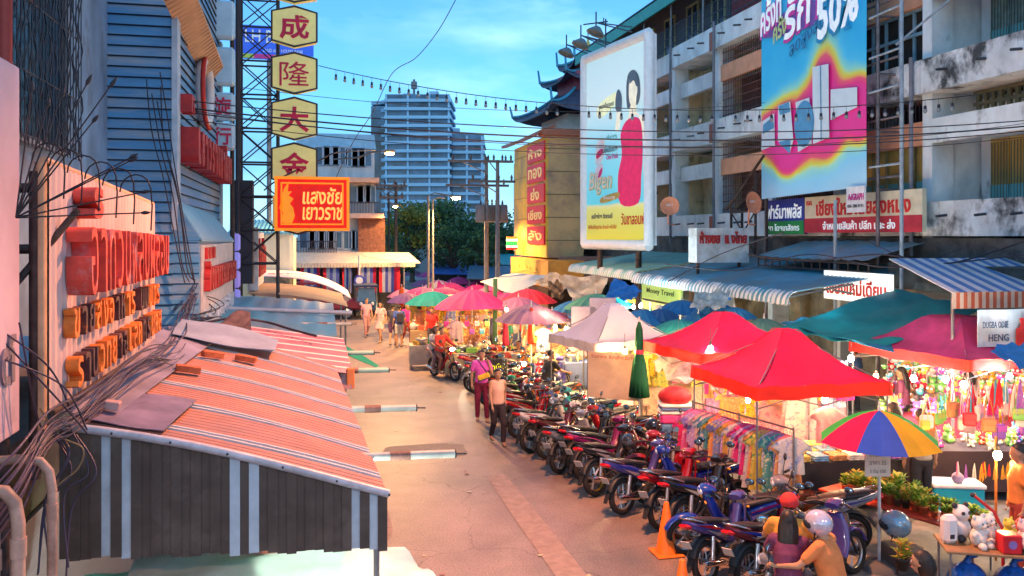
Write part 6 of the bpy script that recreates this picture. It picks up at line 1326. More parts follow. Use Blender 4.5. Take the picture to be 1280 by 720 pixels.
# toy wall backdrop (mesh panel), shelves & hanging toys
A=PD(1112,470,18.6); B=PD(1300,470,16.4); wv=(V(B.x,B.y,0)-V(A.x,A.y,0)); ang=math.atan2(wv.y,wv.x); WL=wv.length
t=thing('toy_display_wall','tall white wire display wall crammed with toys at the back of the toy stall','display wall',(A.x,A.y,0),ang); mb=MB()
mb.box((WL/2,.12,1.1),(WL,.05,2.2),mat('pale_backdrop',(.6,.45,.4),.8,var=.3,scale=4)); mb.build('backing',None,t)
mb=MB()
for z in (.5,.85,1.2,1.55,1.9): mb.box((WL/2,.0,z),(WL,.22,.02))
for k in range(8): mb.cyl((WL*k/7,-.1,0),(WL*k/7,-.1,2.2),.012,n=4)
mb.build('shelf',WHP,t)
for z in (.51,.86,1.21,1.56,1.91):
    x=.1
    while x<WL-.05:
        o=rnd.choice(PL); p=V(A.x,A.y,0)+wv.normalized()*x+V(0,0,z); n_=V(math.sin(ang),-math.cos(ang),0)
        place(o,p+n_*rnd.uniform(.02,.12),ang+rnd.uniform(-.3,.3),rnd.uniform(.6,.95)); x+=rnd.uniform(.13,.2)
for i in range(90):
    p=V(A.x,A.y,0)+wv.normalized()*rnd.uniform(0,WL)+V(math.sin(ang),-math.cos(ang),0)*rnd.uniform(.25,.5)+V(0,0,rnd.uniform(.9,2.15)); place(rnd.choice(BALLS),p,ang,rnd.uniform(.7,1.4))
# toy tables
def tabtoys(c,sx,sy,rz,h,protos,n,s0,s1,lift=0):
    for i in range(n):
        x=(rnd.random()-.5)*(sx-.15); y=(rnd.random()-.5)*(sy-.15); p=V(c[0],c[1],0)+Matrix.Rotation(rz,3,'Z')@V(x,y,0)+V(0,0,h+lift); place(rnd.choice(protos),p,rz+rnd.uniform(-.8,.8),rnd.uniform(s0,s1))
c1=PZ(1210,556,.85); table('toy_table','long dark-clothed toy table under the maroon canopy, nearer one',c1,2.6,.9,-.25,.85,cloth_=cm((.05,.03,.035),.9)); tabtoys(c1,2.6,.9,-.25,.86,PL,44,.5,.85)
c2=PZ(1180,520,.85); table('toy_table','toy table farther in, before the display wall',c2,2.6,.8,-.25,.85,cloth_=cm((.4,.05,.1),.9)); tabtoys(c2,2.6,.8,-.25,.86,PL,32,.6,1.0)
for i in range(26):
    p=PD(1150+rnd.random()*140,rnd.uniform(498,530),13.6-rnd.random()*1.2); place(rnd.choice(BAGS),p,rnd.uniform(-1,1),rnd.uniform(.8,1.5))
for i in range(12):
    p=PD(rnd.choice([1215,1222,1242,1250,1258,1268,1275])+rnd.uniform(-3,3),rnd.uniform(472,482),13.2-rnd.random()*.8); place(rnd.choice(TAS),p,0,rnd.uniform(.8,1.2))
for i in range(14):
    p=PD(1195+rnd.random()*95,578+rnd.uniform(-2,4),12.6); place(rnd.choice(TAS),p,0,rnd.uniform(.35,.55))
# foreground plush table bottom-right
c3=PZ(1245,682,.75); table('plush_table','foreground wooden table of white plush toys at the bottom right corner',c3,1.25,.62,-.45,.75,top=cm((.3,.17,.08),.6,var=.25,scale=3))
R3=Matrix.Rotation(-.45,3,'Z')
def at3(x,y,z=0): return V(c3.x,c3.y,0)+R3@V(x,y,0)+V(0,0,.752+z)
for (x,y,s_,i,l) in ((-.22,-.08,1.05,7,'white bear plush sitting behind the red cube box'),(-.05,.15,.95,7,'white plush with orange hat at the middle of the foreground table'),(.3,-.02,1.0,4,'pale pink plush at the right part of the foreground table'),(.48,.15,.9,7,'white plush at the far right end of the foreground table'),(.2,.2,.8,2,'yellow plush at the back of the foreground table')):
    q=dup(PL[i],at3(x,y),.2,l,'plush toys on the foreground table'); q.scale=(s_,)*3
mb=MB(); mb.ball((0,0,.14),.13,cm((.75,.72,.7),.9),12,8,(1,.9,1)); mb.ball((0,-.02,.33),.1,cm((.75,.72,.7),.9),12,8)
for s_ in(-1,1): mb.ball((s_*.08,0,.42),.035,DARK,8,6); mb.ball((s_*.04,-.1,.35),.024,DARK,8,6); mb.ball((s_*.13,-.04,.2),.05,DARK,8,6); mb.ball((s_*.08,-.12,.05),.05,DARK,8,6)
o=mb.build('panda_toy'); o.location=at3(-.36,.14); tag(o,'black and white panda plush behind the white plastic case','plush toy')
t=thing('plastic_case','white rounded plastic case at the left end of the foreground table','case',at3(-.53,-.02)); mb=MB(); mb.box((0,0,.17),(.2,.16,.34),cm((.75,.72,.7),.4),bev=.05); mb.build('shell',None,t); mb=MB(); mb.box((-.02,-.083,.1),(.06,.01,.05),DARK); mb.build('latch',None,t)
t=thing('red_gift_box','shiny red cube gift box at the front edge of the foreground table','box',at3(.08,-.18),-.3); mb=MB(); mb.box((0,0,.11),(.22,.2,.22),cm((.65,.02,.03),.3),bev=.012); mb.build('box',None,t); mb=MB(); mb.cyl((0,-.105,.11),(0,-.1,.11),.05,n=16); mb.build('round_label',cm((.3,.15,.4)),t)
t=thing('flower_lantern','white ball lantern printed with red flowers beside the red gift box','lantern',at3(.33,-.22)); mb=MB(); mb.ball((0,0,.14),.14,mat('floral_print',(.75,.7,.7),.5,stain=(.6,.02,.05),stain_s=14,stain_t=(.56,.6)),16,12); mb.build('ball',None,t); mb=MB(); mb.cyl((0,0,.27),(0,0,.32),.02,n=6); mb.build('cap',cm((.1,.4,.1)),t)
for k,(x,y) in enumerate(((-.35,-.1),(.15,-.1),(.45,0))):
    mb=MB(); mb.ball((0,0,.28),.26,mat('blue_plastic_bag',(.01,.1,.42),.35,var=.4,scale=9,bump=.8,trans=.2),14,10,(1,.8,1.1)); mb.tube([(0,0,.55),(.03,0,.62),(.1,0,.66)],[.05,.03,.06],6,MATS['blue_plastic_bag']); o=mb.build('plastic_bag'); q=at3(x,y); o.location=(q.x,q.y,.0); tag(o,'crumpled blue plastic bag under the foreground table, %s of three'%('left','middle','right')[k],'bag','blue bags under the foreground table')
# red pipe frame
t=thing('trolley_frame','red bent pipe trolley handle at the bottom right corner','trolley',PZ(1262,735,0)); mb=MB(); mb.tube([(-.28,.3,1.12),(-.14,.1,.95),(-.1,0,.75),(-.1,0,.1)],.022,8); mb.tube([(.12,0,.1),(.12,0,.72),(.2,.1,.8),(.4,.2,.82)],.02,8); mb.cyl((-.1,0,.4),(.12,0,.4),.018,n=6); mb.build('frame',cm((.4,.02,.02),.4),t); mb=MB(); mb.ball((-.28,.3,1.12),.03,DARK,8,6,(1.6,1,1)); mb.build('grip',None,t)
for s_ in(-.1,.12): wheel(.1,.04,t,(s_,0,.1))
# plant table
p0=PZ(1052,612,.6); p1=PZ(1225,662,.6); dv=V(p1.x-p0.x,p1.y-p0.y,0); ang=math.atan2(dv.y,dv.x); cpl=(p0+p1)/2
table('plant_table','long red-edged table of potted plants running behind the rainbow umbrella',V(cpl.x,cpl.y+.1,0),dv.length+.3,.55,ang,.6,top=cm((.5,.06,.03),.5),cat='table')
POTM=[cm((.12,.08,.06),.7),cm((.45,.13,.05),.8),cm((.03,.03,.03),.6)]
LY=[cm((.35,.5,.05),.5,trans=.3),cm((.15,.38,.05),.5,trans=.3),cm((.5,.5,.08),.5,trans=.3),cm((.08,.25,.04),.5,trans=.3)]; LO=[cm((.6,.3,.08),.5,trans=.3),cm((.5,.5,.06),.5,trans=.3),cm((.25,.35,.05),.5,trans=.3)]
def potted(seed,cols,h,r,n,label):
    rr=random.Random(seed); t=thing('potted_plant',label,'potted plant',(0,0,0),0,'potted plants for sale on the red table')
    mb=MB(); mb.lathe([(0,0),(.05,0),(.068,.1),(.074,.1),(.074,.115),(.062,.115),(.058,.1),(0,.1)],(0,0,0),12,POTM[seed%3]); mb.build('pot',None,t)
    mb=MB()
    for i in range(n):
        a=rr.random()*6.28; q=rr.random(); b=V(math.cos(a)*r*q*.3,math.sin(a)*r*q*.3,.1+h*rr.random()*.7); d=V(math.cos(a)*(.5+q),math.sin(a)*(.5+q),rr.uniform(.3,1.4)).normalized()*rr.uniform(.06,.11); s_=d.cross(V(0,0,1)).normalized()*rr.uniform(.014,.024)
        mb.add([b,b+d*.5+s_,b+d+V(0,0,-.015),b+d*.5-s_],[(0,1,2),(0,2,3)],rr.choice(cols))
    for i in range(4): a=rr.random()*6.28; mb.cyl((0,0,.1),(math.cos(a)*r*.3,math.sin(a)*r*.3,.1+h*.7),.004,n=3,m=cols[-1])
    mb.build('foliage',None,t); return t
PP=[potted(1,LY,.26,.16,110,'bright lime leafy potted plant on the red table'),potted(2,LO,.24,.15,90,'orange-tinged croton in a pot on the red table'),potted(3,LY[1:],.2,.15,100,'bushy green potted plant on the red table'),potted(4,LY,.15,.12,80,'low yellow-green potted plant on the red table')]
nrm_=V(-math.sin(ang),math.cos(ang),0)
for i in range(30):
    u=(i%15+.5)/15; q=V(p0.x,p0.y,0)+dv*u+nrm_*(.0 if i<15 else .26)+V(rnd.uniform(-.03,.03),rnd.uniform(-.03,.03),.6); place(PP[(i*7)%4 if i%15<9 else 3],q,rnd.random()*6,rnd.uniform(.85,1.3)*(1 if i%15<9 else .8))
# foreground small croton near the helmet bike
q=dup(PP[1],PZ(1128,712,.35),1,'croton in a pot at the feet of the helmet motorbike'); q.scale=(1.3,)*3; 
mb=MB(); mb.box((0,0,.17),(.4,.4,.34),cm((.12,.1,.09)),bev=.02); o=mb.build('crate'); o.location=PZ(1128,712,0); tag(o,'dark plastic crate under the lone croton pot','crate')
# folded clothes tables
c4=PZ(1040,566,.85); table('clothes_table','table of folded bright clothes under the nearest red tent',c4,1.9,1.15,-.1,.85,cloth_=cm((.04,.03,.03),.9))
FC=[(.7,.45,.1),(.75,.6,.5),(.4,.12,.5),(.2,.4,.6),(.7,.15,.25),(.7,.68,.6),(.6,.25,.08),(.35,.6,.6)]
def foldb(mb,c):
    m=mat('folded_cloth_%d'%int(c[0]*100+c[1]*10),c,.85,var=.3,scale=12,stain=(.8,.7,.6),stain_s=18,stain_t=(.55,.62))
    for k in range(3): mb.box((.004*k,0,.016+k*.03),(.27-.01*k,.33-.01*k,.028),m,bev=.012)
FO=[simple('folded_garment','%s pile of folded clothes on the clothes table'%n,'folded clothes','folded clothes on the clothes table',lambda mb,c=c:foldb(mb,c)) for n,c in zip(('mustard','cream','purple','blue','rose','white','rust','aqua'),FC)]
for i in range(6):
    for j in range(3):
        q=V(c4.x,c4.y,0)+Matrix.Rotation(-.1,3,'Z')@V(-.78+i*.31,-.38+j*.37,0)+V(0,0,.856); place(FO[(i*3+j*5)%8],q,-.1+rnd.uniform(-.08,.08),1)
# brown leather bags below
for i,(x,y,s_) in enumerate(((1003,648,1.0),(1022,652,.85))):
    t=thing('leather_bag','brown leather bag with a ring buckle on the ground, %s one'%('left','right')[i],'bag',PZ(x,y,0),-.2,'brown bags below the clothes table'); mb=MB(); mb.box((0,0,.22*s_),(.4,.22,.44*s_),mat('tan_leather',(.3,.09,.03),.5,var=.2,scale=6),bev=.04,taper=1); mb.build('body',None,t); mb=MB(); mb.tube([(-.05+.05*math.cos(a),-.13,.26+.05*math.sin(a)) for a in [k*.63 for k in range(10)]],.006,4,closed=True); mb.build('buckle',cm((.7,.6,.3),.3,metal=.8),t); mb=MB(); mb.tube([(-.13,0,.42*s_),(-.1,0,.55*s_),(.1,0,.55*s_),(.13,0,.42*s_)],.012,5); mb.build('handle',MATS['tan_leather'],t)
# garments & rack
def garment(col,pat,L_,kind,label,group,cat='garment'):
    m=mat('garment_%s_%d'%(kind,int(sum(col)*1000)),col,.85,var=.12,scale=4,trans=.25,stain=pat,stain_s=16,stain_t=(.54,.6),bump=.2)
    t=thing('hanging_%s'%kind,label,cat,(0,0,0),0,group); mb=MB(); W=.22
    out=[(-.05,0),(-.17,-.04),(-.33,-.2),(-.27,-.27),(-.19,-.2),(-.2,-L_*.5),(-W*(1.25 if kind=='dress' else .95),-L_),(W*(1.25 if kind=='dress' else .95),-L_),(.2,-L_*.5),(.19,-.2),(.27,-.27),(.33,-.2),(.17,-.04),(.05,0),(0,-.04)]
    def rows(y):  # width at depth y
        if y<.04: return .05+y*3
        if y<.2: return .17+(y-.04)*1.0
        return .19+(W*(1.25 if kind=='dress' else .98)-.19)*(y-.2)/(L_-.2)
    for s_ in (-1,1):
        mb.grid(lambda u,v:V((2*u-1)*rows(v*L_),s_*(.022+.02*math.sin(u*14)*v+.012*v)*math.sin(PI*min(1,max(0,u)))**.3,-v*L_),12,10,m)
        mb.grid(lambda u,v:V(s_*(.16+.17*u),(.02-.04*v)*math.sin(PI*(.1+.8*u)),-.03-.15*u-(.0+.14*v)*(1-.35*u)+.02*u),4,2,m)
    mb.build('cloth',None,t)
    mb=MB(); mb.tube([(-.17,0,-.05),(0,0,.02),(.17,0,-.05)],.008,4); mb.tube([(0,0,.02),(0,0,.07),(.02,0,.1),(.0,0,.12)],.004,4); mb.build('hanger',cm((.6,.1,.3)),t); return t
GC=[((.55,.35,.7),(.7,.6,.75),.62,'shirt','lavender'),((.75,.55,.5),(.7,.3,.3),.7,'shirt','peach'),((.1,.33,.4),(.2,.45,.5),.6,'shirt','petrol'),((.75,.45,.03),(.05,.04,.03),.62,'shirt','spotted yellow'),((.25,.3,.6),(.7,.5,.2),.7,'shirt','blue patterned'),((.72,.4,.1),(.3,.3,.1),.75,'shirt','orange floral'),((.75,.12,.35),(.8,.5,.55),.85,'dress','pink printed'),((.75,.04,.25),(.4,.02,.1),.8,'dress','crimson printed'),((.65,.62,.62),(.4,.3,.5),.95,'dress','pale striped'),((.7,.6,.12),(.1,.35,.15),.95,'dress','yellow-green patterned'),((.1,.4,.4),(.8,.8,.5),.9,'dress','teal patterned'),((.75,.3,.12),(.75,.6,.3),.95,'dress','orange patterned'),((.7,.68,.65),(.3,.4,.7),.6,'shirt','white')]
GP=[garment(c,p_,L_,k,n+' '+k+' hanging on the long clothes rack','clothes on the rack under the red tent') for c,p_,L_,k,n in GC]
r0=PD(866,498,14.6); r1=PD(992,514,12.5); r0.z=r1.z=1.62
t=thing('clothes_rack','long metal clothes rack with closely packed garments under the red tent','clothes rack',(r0.x,r0.y,0)); rv=V(r1.x-r0.x,r1.y-r0.y,0); mb=MB()
mb.cyl((0,0,1.62),rv+V(0,0,1.62),.014,n=6); mb.cyl((0,0,1.5),rv+V(0,.35,1.5),.012,n=6)
for q in (V(0,0,0),rv*.5,rv): mb.cyl(q,q+V(0,0,1.65),.016,n=6); mb.cyl(q+V(0,-.25,.03),q+V(0,.25,.03),.016,n=6)
mb.build('rail',POLE,t)
ra=math.atan2(rv.y,rv.x); n=30
for i in range(n):
    q=r0+rv*((i+.4)/n); q.z=1.5; k=min(12,int(i/n*12.5)) if i%3 else rnd.randrange(13); place(GP[k],q,ra-PI/2-.4+rnd.uniform(-.2,.2),rnd.uniform(.85,1.0))
for i in range(12):
    q=r0+rv*((i+.5)/12)+V(.05,.4,0); q.z=1.3+(i%2)*.1; place(GP[rnd.randrange(13)],q,ra-PI/2-.5,.9)
# big hanging dresses & pyjama at back
gp=garment((.75,.6,.6),(.7,.25,.4),1.15,'dress','pale pink floral dress hanging wide behind the clothes table',None); gp.location=PD(1003,482,15.2); gp.rotation_euler=(0,0,-YAW); gp.scale=(1.35,1,1)
gp=garment((.75,.45,.48),(.75,.55,.55),.62,'shirt','pink pyjama top hanging beside the warm bulb',None); gp.location=PD(1035,508,14.2); gp.rotation_euler=(0,0,-YAW)
t=thing('hanging_trousers','pale pink trousers hanging below the pyjama top','trousers',PD(1036,548,14.1),-YAW); mb=MB()
for s_ in(-1,1): mb.grid(lambda u,v:V(s_*(.02+.09*u)+s_*.02*v,.0+.03*math.sin(u*6),-v*.42),4,6,cm((.75,.5,.5),.85),th=(0,.02,0))
mb.build('cloth',None,t)
# blue cooler
t=thing('cooler_box','cyan-sided cooler box with white lid below the toy table','cooler box',PZ(1198,648,0)+V(.1,.2,0),-.35); mb=MB(); mb.box((0,0,.24),(.78,.42,.46),cm((.01,.33,.45),.4),bev=.03); mb.build('body',None,t); mb=MB(); mb.box((0,0,.5),(.82,.46,.07),cm((.7,.7,.72),.4),bev=.02); mb.build('lid',None,t)
mb=MB(); mb.ball((0,0,.0),.09,cm((.55,.4,.55),.5,trans=.3),8,6,(1.1,1,1)); mb.tube([(0,0,.07),(0,0,.14)],[.03,.01],5,cm((.55,.4,.55))); o=mb.build('plastic_bag'); o.location=PZ(1203,604,.55)+V(0,.1,.06); tag(o,'small pink plastic bag of goods on the cooler lid','bag')
# price board on the umbrella pole
t=thing('price_board','cream handwritten price board tied to the rainbow umbrella pole','sign',PD(1097,578,11.25),-YAW); mb=MB(); mb.box((0,0,0),(.34,.015,.38),cm((.65,.55,.45),.7),bev=.004); mb.build('panel',None,t); mb=MB(); 
for k,tx in enumerate(('ต้นไม้','ราคา 35','3 ต้น 100')): text_bm(mb,tx,(0,-.009,.11-.11*k),(1,0,0),(0,0,1),.06,.22,cm((.08,.07,.05)),.003)
mb.build('lettering',None,t)
# price-board-like orange lamp pole
p=PD(1247,569,11.6); t=thing('lamp_stand','slender orange-lit pole carrying the big warm bulb','pole',(p.x,p.y+.03,0)); mb=MB(); mb.cyl((0,0,0),(0,0,p.z+.25),.018,n=8); mb.build('pole',mat('orange_pole',(.5,.2,.05),.5),t)
# traffic cones
def cone(p,label):
    t=thing('traffic_cone',label,'traffic cone',p,0,'orange traffic cones'); mb=MB(); mb.lathe([(.165,.025),(.15,.04),(.035,.72),(.03,.73),(0,.73)],(0,0,0),20,mat('cone_orange',(.8,.16,.01),.5,var=.12,scale=5,stain=(.45,.1,.02),stain_s=4,stain_t=(.58,.75))); mb.build('cone_body',None,t); mb=MB(); mb.box((0,0,.015),(.4,.4,.03),MATS['cone_orange'],bev=.012); mb.build('base',None,t)
cone(PZ(833,692,0),'whole orange traffic cone in front of the motorbikes'); cone(PZ(853,778,0),'orange traffic cone cropped by the bottom edge of the photo')
# bundle stack
b0=PZ(845,585,0); t=thing('cloth_bundle_stack','tall stack of pink, blue and white striped bundles topped by a red sack','bundles',b0,-.25); cols=[(.6,.02,.15),(.06,.15,.3),(.65,.02,.18),(.6,.02,.2),(.08,.2,.4),(.65,.05,.25),(.75,.7,.7),(.1,.15,.35),(.7,.68,.68)]
z=.05
for i,c in enumerate(cols): hh=.17 if i<6 else .07; mb=MB(); mb.box((0.01*math.sin(i*3),0,z+hh/2),(.66,.5,hh-.01),cm(c,.85,var=.2),bev=.03); mb.build('bundle',None,t); z+=hh
mb=MB(); mb.ball((-.02,0,z+.12),.3,mat('red_sack',(.62,.03,.04),.6,var=.25,scale=5,bump=.6,trans=.15),14,10,(1.1,.85,.62)); mb.build('sack',None,t)
mb=MB(); 
for k in range(6): mb.cyl((-.35+.14*k,-.3,0),(-.35+.14*k,-.3,.75),.006,n=4)
for k in range(6): mb.cyl((-.35,-.3,.1+.12*k),(.35,-.3,.1+.12*k),.006,n=4)
mb.build('wire_panel',POLE,t)
# racks of trinkets behind bundle
t=thing('umbrella_rack','dark mesh rack of handbags between bundle stack and plastic sheet','rack',PZ(870,540,0)); mb=MB(); 
for k in range(5): mb.cyl((-.6+.3*k,0,0),(-.6+.3*k,0,1.7),.012,n=4)
for z in (.4,.8,1.2,1.6): mb.cyl((-.6,0,z),(.6,0,z),.012,n=4)
mb.build('frame',POLE,t)
# white tent backdrop + red table
a=PD(735,448,17.7); b=PD(801,440,17.2); c=PD(735,496,17.7); v=V(b.x-a.x,b.y-a.y,0)
t=thing('stall_backdrop','cream cloth backdrop with a strip of lettering, lit under the white tent','backdrop',(a.x,a.y,c.z)); hh=a.z-c.z+.15; mb=MB(); mb.grid(lambda u,w_:v*u+V(0,0,hh*w_)+V(0,-.02*math.sin(u*11)*math.sin(w_*7),0),14,10,mat('cream_backdrop',(.7,.55,.38),.8,trans=.3,var=.15,scale=2,bump=.3),th=(0,.01,0)); mb.build('cloth',None,t)
mb=MB(); u_=v.normalized(); text_bm(mb,'ร้านอาหาร  ก๋วยเตี๋ยว ต้มยำ',v*.45+V(0,-.05,hh-.08),u_,(0,0,1),.08,.8*v.length,cm((.4,.03,.03)),.004,.01); mb.build('lettering',None,t)
mb=MB()
for q in (V(0,0,0),v): mb.cyl(q+V(0,.02,-c.z),q+V(0,.02,hh),.015,n=5)
mb.build('pole',POLE,t)
c5=PZ(780,503,.75); table('food_table','red-legged food table right of the lit backdrop',c5,1.0,.6,-.15,.75,top=cm((.5,.3,.25)),cloth_=None); 
# generic stalls farther back: tables loaded with goods
TC=[(.5,.35,.2),(.6,.12,.1),(.55,.45,.35),(.15,.2,.4),(.6,.5,.1)]
def boxg(mb,c): mb.box((0,0,.07),(.3,.22,.14),cm(c,.7,var=.2),bev=.015); mb.box((0,0,.145),(.26,.18,.01),cm(tuple(x*.4 for x in c)),bev=.002)
def potg(mb,c): mb.lathe([(0,0),(.12,0),(.17,.12),(.18,.17),(.16,.17),(.14,.05),(0,.04)],(0,0,0),12,cm((.45,.45,.46),.3,metal=.8)); mb.ball((0,0,.12),.14,cm(c,.7),10,6,(1,1,.5))
def sackg(mb,c): mb.ball((0,0,.12),.13,cm(c,.6,trans=.3,bump=.5),10,8,(1,.9,1)); mb.tube([(0,0,.22),(0,0,.28),(.02,0,.33)],[.04,.02,.05],6,cm(c,.6,trans=.3))
def bottleg(mb,c): mb.lathe([(0,0),(.035,0),(.035,.14),(.012,.19),(.012,.22),(0,.22)],(0,0,0),10,cm(c,.25))
GN=[('crate_of_fruit','fruit crate',boxg,((.75,.4,.05),(.7,.6,.1),(.2,.4,.06),(.7,.1,.05)),('orange','yellow','green','red')),('food_tray','food tray',potg,((.7,.3,.08),(.75,.55,.2),(.5,.12,.05)),('orange','golden','brown-red')),('goods_bag','bag of goods',sackg,((.75,.7,.65),(.7,.45,.4),(.75,.6,.3)),('white','pink','cream')),('bottle','bottle',bottleg,((.6,.05,.03),(.05,.3,.08),(.7,.6,.3)),('red','green','amber'))]
GPR=[]
for nm,ct,fn,cs,ns in GN:
    for c,nn in zip(cs,ns): GPR.append(simple(nm,nn+' '+ct+' set out on a lamplit food stall table',ct,'goods set out on the food stalls',lambda mb,c=c,fn=fn:fn(mb,c)))
STL=[(540,412,'far orange-lit food stall under the turquoise umbrella'),(575,420,'food stall with bright bulbs behind the seated vendor'),(605,418,'stall under the big hot pink umbrella'),(640,416,'stall right of the green closed umbrella'),(590,400,'stall in the second row under the pink umbrella'),(630,400,'stall in the second row below the rose-red umbrella'),(690,424,'stall between mauve umbrella and white tent'),(668,446,'food stall directly under the nearest mauve umbrella'),(700,452,'stall piled with white bags left of the white tent'),(622,438,'small stall next to the closed red umbrella'),(560,400,'back stall below the magenta umbrella'),(862,428,'stall under the sea-green umbrella'),(905,445,'stall behind the dusty plastic sheet'),(725,412,'stall below the green-grey umbrella'),(830,445,'stall between closed green umbrella and plastic sheet'),(600,386,'farthest lamplit stall table near the crowd'),(650,388,'stall below the canvas sheets'),(550,430,'front left stall beside the walking crowd'),(940,470,'stall between the two red tents'),(765,425,'stall inside the white tent'),(585,440,'low stall in front of the vendor in black')]
for i,(x,y,l) in enumerate(STL):
    p=PZ(x,y,.8); p.z=0; rz=rnd.uniform(-.3,.2); w=rnd.uniform(1.4,2.1)
    table('stall_table',l,p,w,.8,rz,.8,cloth_=cm(TC[i%5],.85,trans=.2),cat='market stall',group='market stall tables')
    tabtoys(p,w,.8,rz,.806,GPR,15,.8,1.3)
    # rear rail with hanging goods
    if i%2==0:
        t=thing('display_rail','hanging rail with tarpaulin back behind the '+l.split(' stall')[0].replace('stall','')[:40].strip()+' stall','display rail',(p.x,p.y,0),rz,'display rails behind the stalls'); mb=MB(); mb.cyl((-w/2,.5,0),(-w/2,.5,1.9),.015,n=5); mb.cyl((w/2,.5,0),(w/2,.5,1.9),.015,n=5); mb.cyl((-w/2,.5,1.88),(w/2,.5,1.88),.015,n=5); mb.build('rail',POLE,t)
        mb=MB(); mb.grid(lambda u,v:V(-w/2+w*u,.55+.03*math.sin(u*15),.2+1.5*v),14,4,mat('stall_back_%d'%(i%3),((.6,.35,.12),(.55,.45,.3),(.5,.2,.1))[i%3],.8,trans=.35,var=.4,scale=9,stain=((.6,.1,.1),(.7,.6,.5),(.75,.6,.15))[i%3],stain_s=10,stain_t=(.52,.58))); mb.build('back_cloth',None,t)
        for k in range(9): q=V(p.x,p.y,0)+Matrix.Rotation(rz,3,'Z')@V(-w/2+w*(k+.5)/9,.46-.03*(k%3),0)+V(0,0,1.75-.25*(k%2)); place(rnd.choice(BAGS+GP[:6]),q,rz,1)
# menu board
t=thing('menu_board','black menu board with yellow and pink lettering behind the man in pink','menu board',PZ(620,500,0),-.2); mb=MB(); mb.box((0,0,.75),(.62,.04,.75),cm((.02,.02,.025)),bev=.01); mb.build('panel',None,t); mb=MB(); text_bm(mb,'น้ำปั่น',(0,-.025,.92),(1,0,0),(0,0,1),.18,.42,cm((.6,.6,.02),.5,emit=(.6,.6,.02),es=.4),.006,.02); text_bm(mb,'โซดา',(.08,-.025,.62),(1,0,0),(0,0,1),.12,.3,cm((.7,.05,.25)),.006,.02); mb.build('lettering',None,t)
mb=MB()
for s_ in(-.25,.25): mb.cyl((s_,0,0),(s_,.0,.4),.015,n=5)
mb.build('leg',POLE,t)
t=thing('yellow_barrier','yellow slatted barrier among the far motorbikes','barrier',PZ(584,458,0),-.3); mb=MB()
for k in range(8): mb.box((-.45+k*.13,0,.5),(.05,.03,.95),cm((.7,.5,.03)))
for z in (.15,.85): mb.box((0,.03,z),(1.05,.03,.06),cm((.6,.4,.03)))
mb.build('slats',None,t)
t=thing('green_post','tall green painted post between the pink and purple umbrellas','post',PZ(619,455,0)); mb=MB(); mb.cyl((0,0,0),(0,0,3.0),.09,.08,8,m=cm((.08,.2,.09),.6,var=.2)); mb.build('post',None,t)
# plastic chairs / stools
def stool(p,c,l):
    t=thing('plastic_stool',l,'stool',p,rnd.random(),'plastic stools by the food stalls'); m=cm(c,.4); mb=MB(); mb.box((0,0,.44),(.28,.28,.03),m,bev=.012); mb.build('seat',None,t)
    for a in(-1,1):
        for b in(-1,1): mb=MB(); mb.cyl((a*.15,b*.15,0),(a*.11,b*.11,.43),.016,n=6,m=m); mb.build('leg',None,t)
stool(PZ(735,520,0),(.02,.06,.4),'blue stool by the pole of the white tent'); stool(PZ(757,527,0),(.5,.03,.03),'red stool beside the food table'); stool(PZ(716,512,0),(.02,.25,.12),'green stool left of the white tent'); stool(PZ(748,515,0),(.02,.08,.45),'blue stool below the lit backdrop')
# lit cloth backdrops and denser wares behind the red canopies
def backdrop(label,a,b,z0,z1,m):
    a=V(a[0],a[1],0); b=V(b[0],b[1],0); v=b-a; t=thing('cloth_backdrop',label,'backdrop',a,0); mb=MB(); n_=V(-v.y,v.x,0).normalized()
    mb.grid(lambda u,w_:v*u+V(0,0,z0+(z1-z0)*w_)+n_*(.03*math.sin(u*26)*(1-w_*.5)),40,5,m,th=n_*.01); mb.build('cloth',None,t)
    mb=MB(); mb.cyl((0,0,0),(0,0,z1),.015,n=5); mb.cyl(v,v+V(0,0,z1),.015,n=5); mb.cyl(V(0,0,z1),v+V(0,0,z1),.012,n=5); mb.build('rail',POLE,t)
PKB=mat('pink_print_cloth',(.72,.42,.42),.8,trans=.3,var=.15,scale=4,stain=(.7,.2,.3),stain_s=9,stain_t=(.55,.6)); CRB=mat('cream_print_cloth',(.72,.55,.4),.8,trans=.3,var=.2,scale=4,stain=(.65,.3,.25),stain_s=11,stain_t=(.56,.6))
backdrop('pale pink printed cloth wall behind the clothes table',(7.3,15.0),(9.9,14.2),.3,2.1,PKB)
backdrop('cream printed cloth wall behind the second red tent',(6.9,17.6),(10.0,17.2),.2,2.1,CRB)
backdrop('cream cloth wall left of the toy display wall',(10.0,16.8),(11.4,18.4),.2,2.2,CRB)
for i in range(26):
    u=rnd.random(); q=V(7.35+2.5*u,14.9-.75*u,rnd.choice((1.95,1.5))); place(GP[rnd.randrange(13)],q,-YAW+rnd.uniform(-.3,.3),rnd.uniform(.6,.8))
for i in range(22):
    u=i/22; q=V(7.0+2.9*u,17.45-.35*u,rnd.choice((1.95,2.0))); place(GP[rnd.randrange(13)],q,-YAW+rnd.uniform(-.5,.5),rnd.uniform(.7,.9))
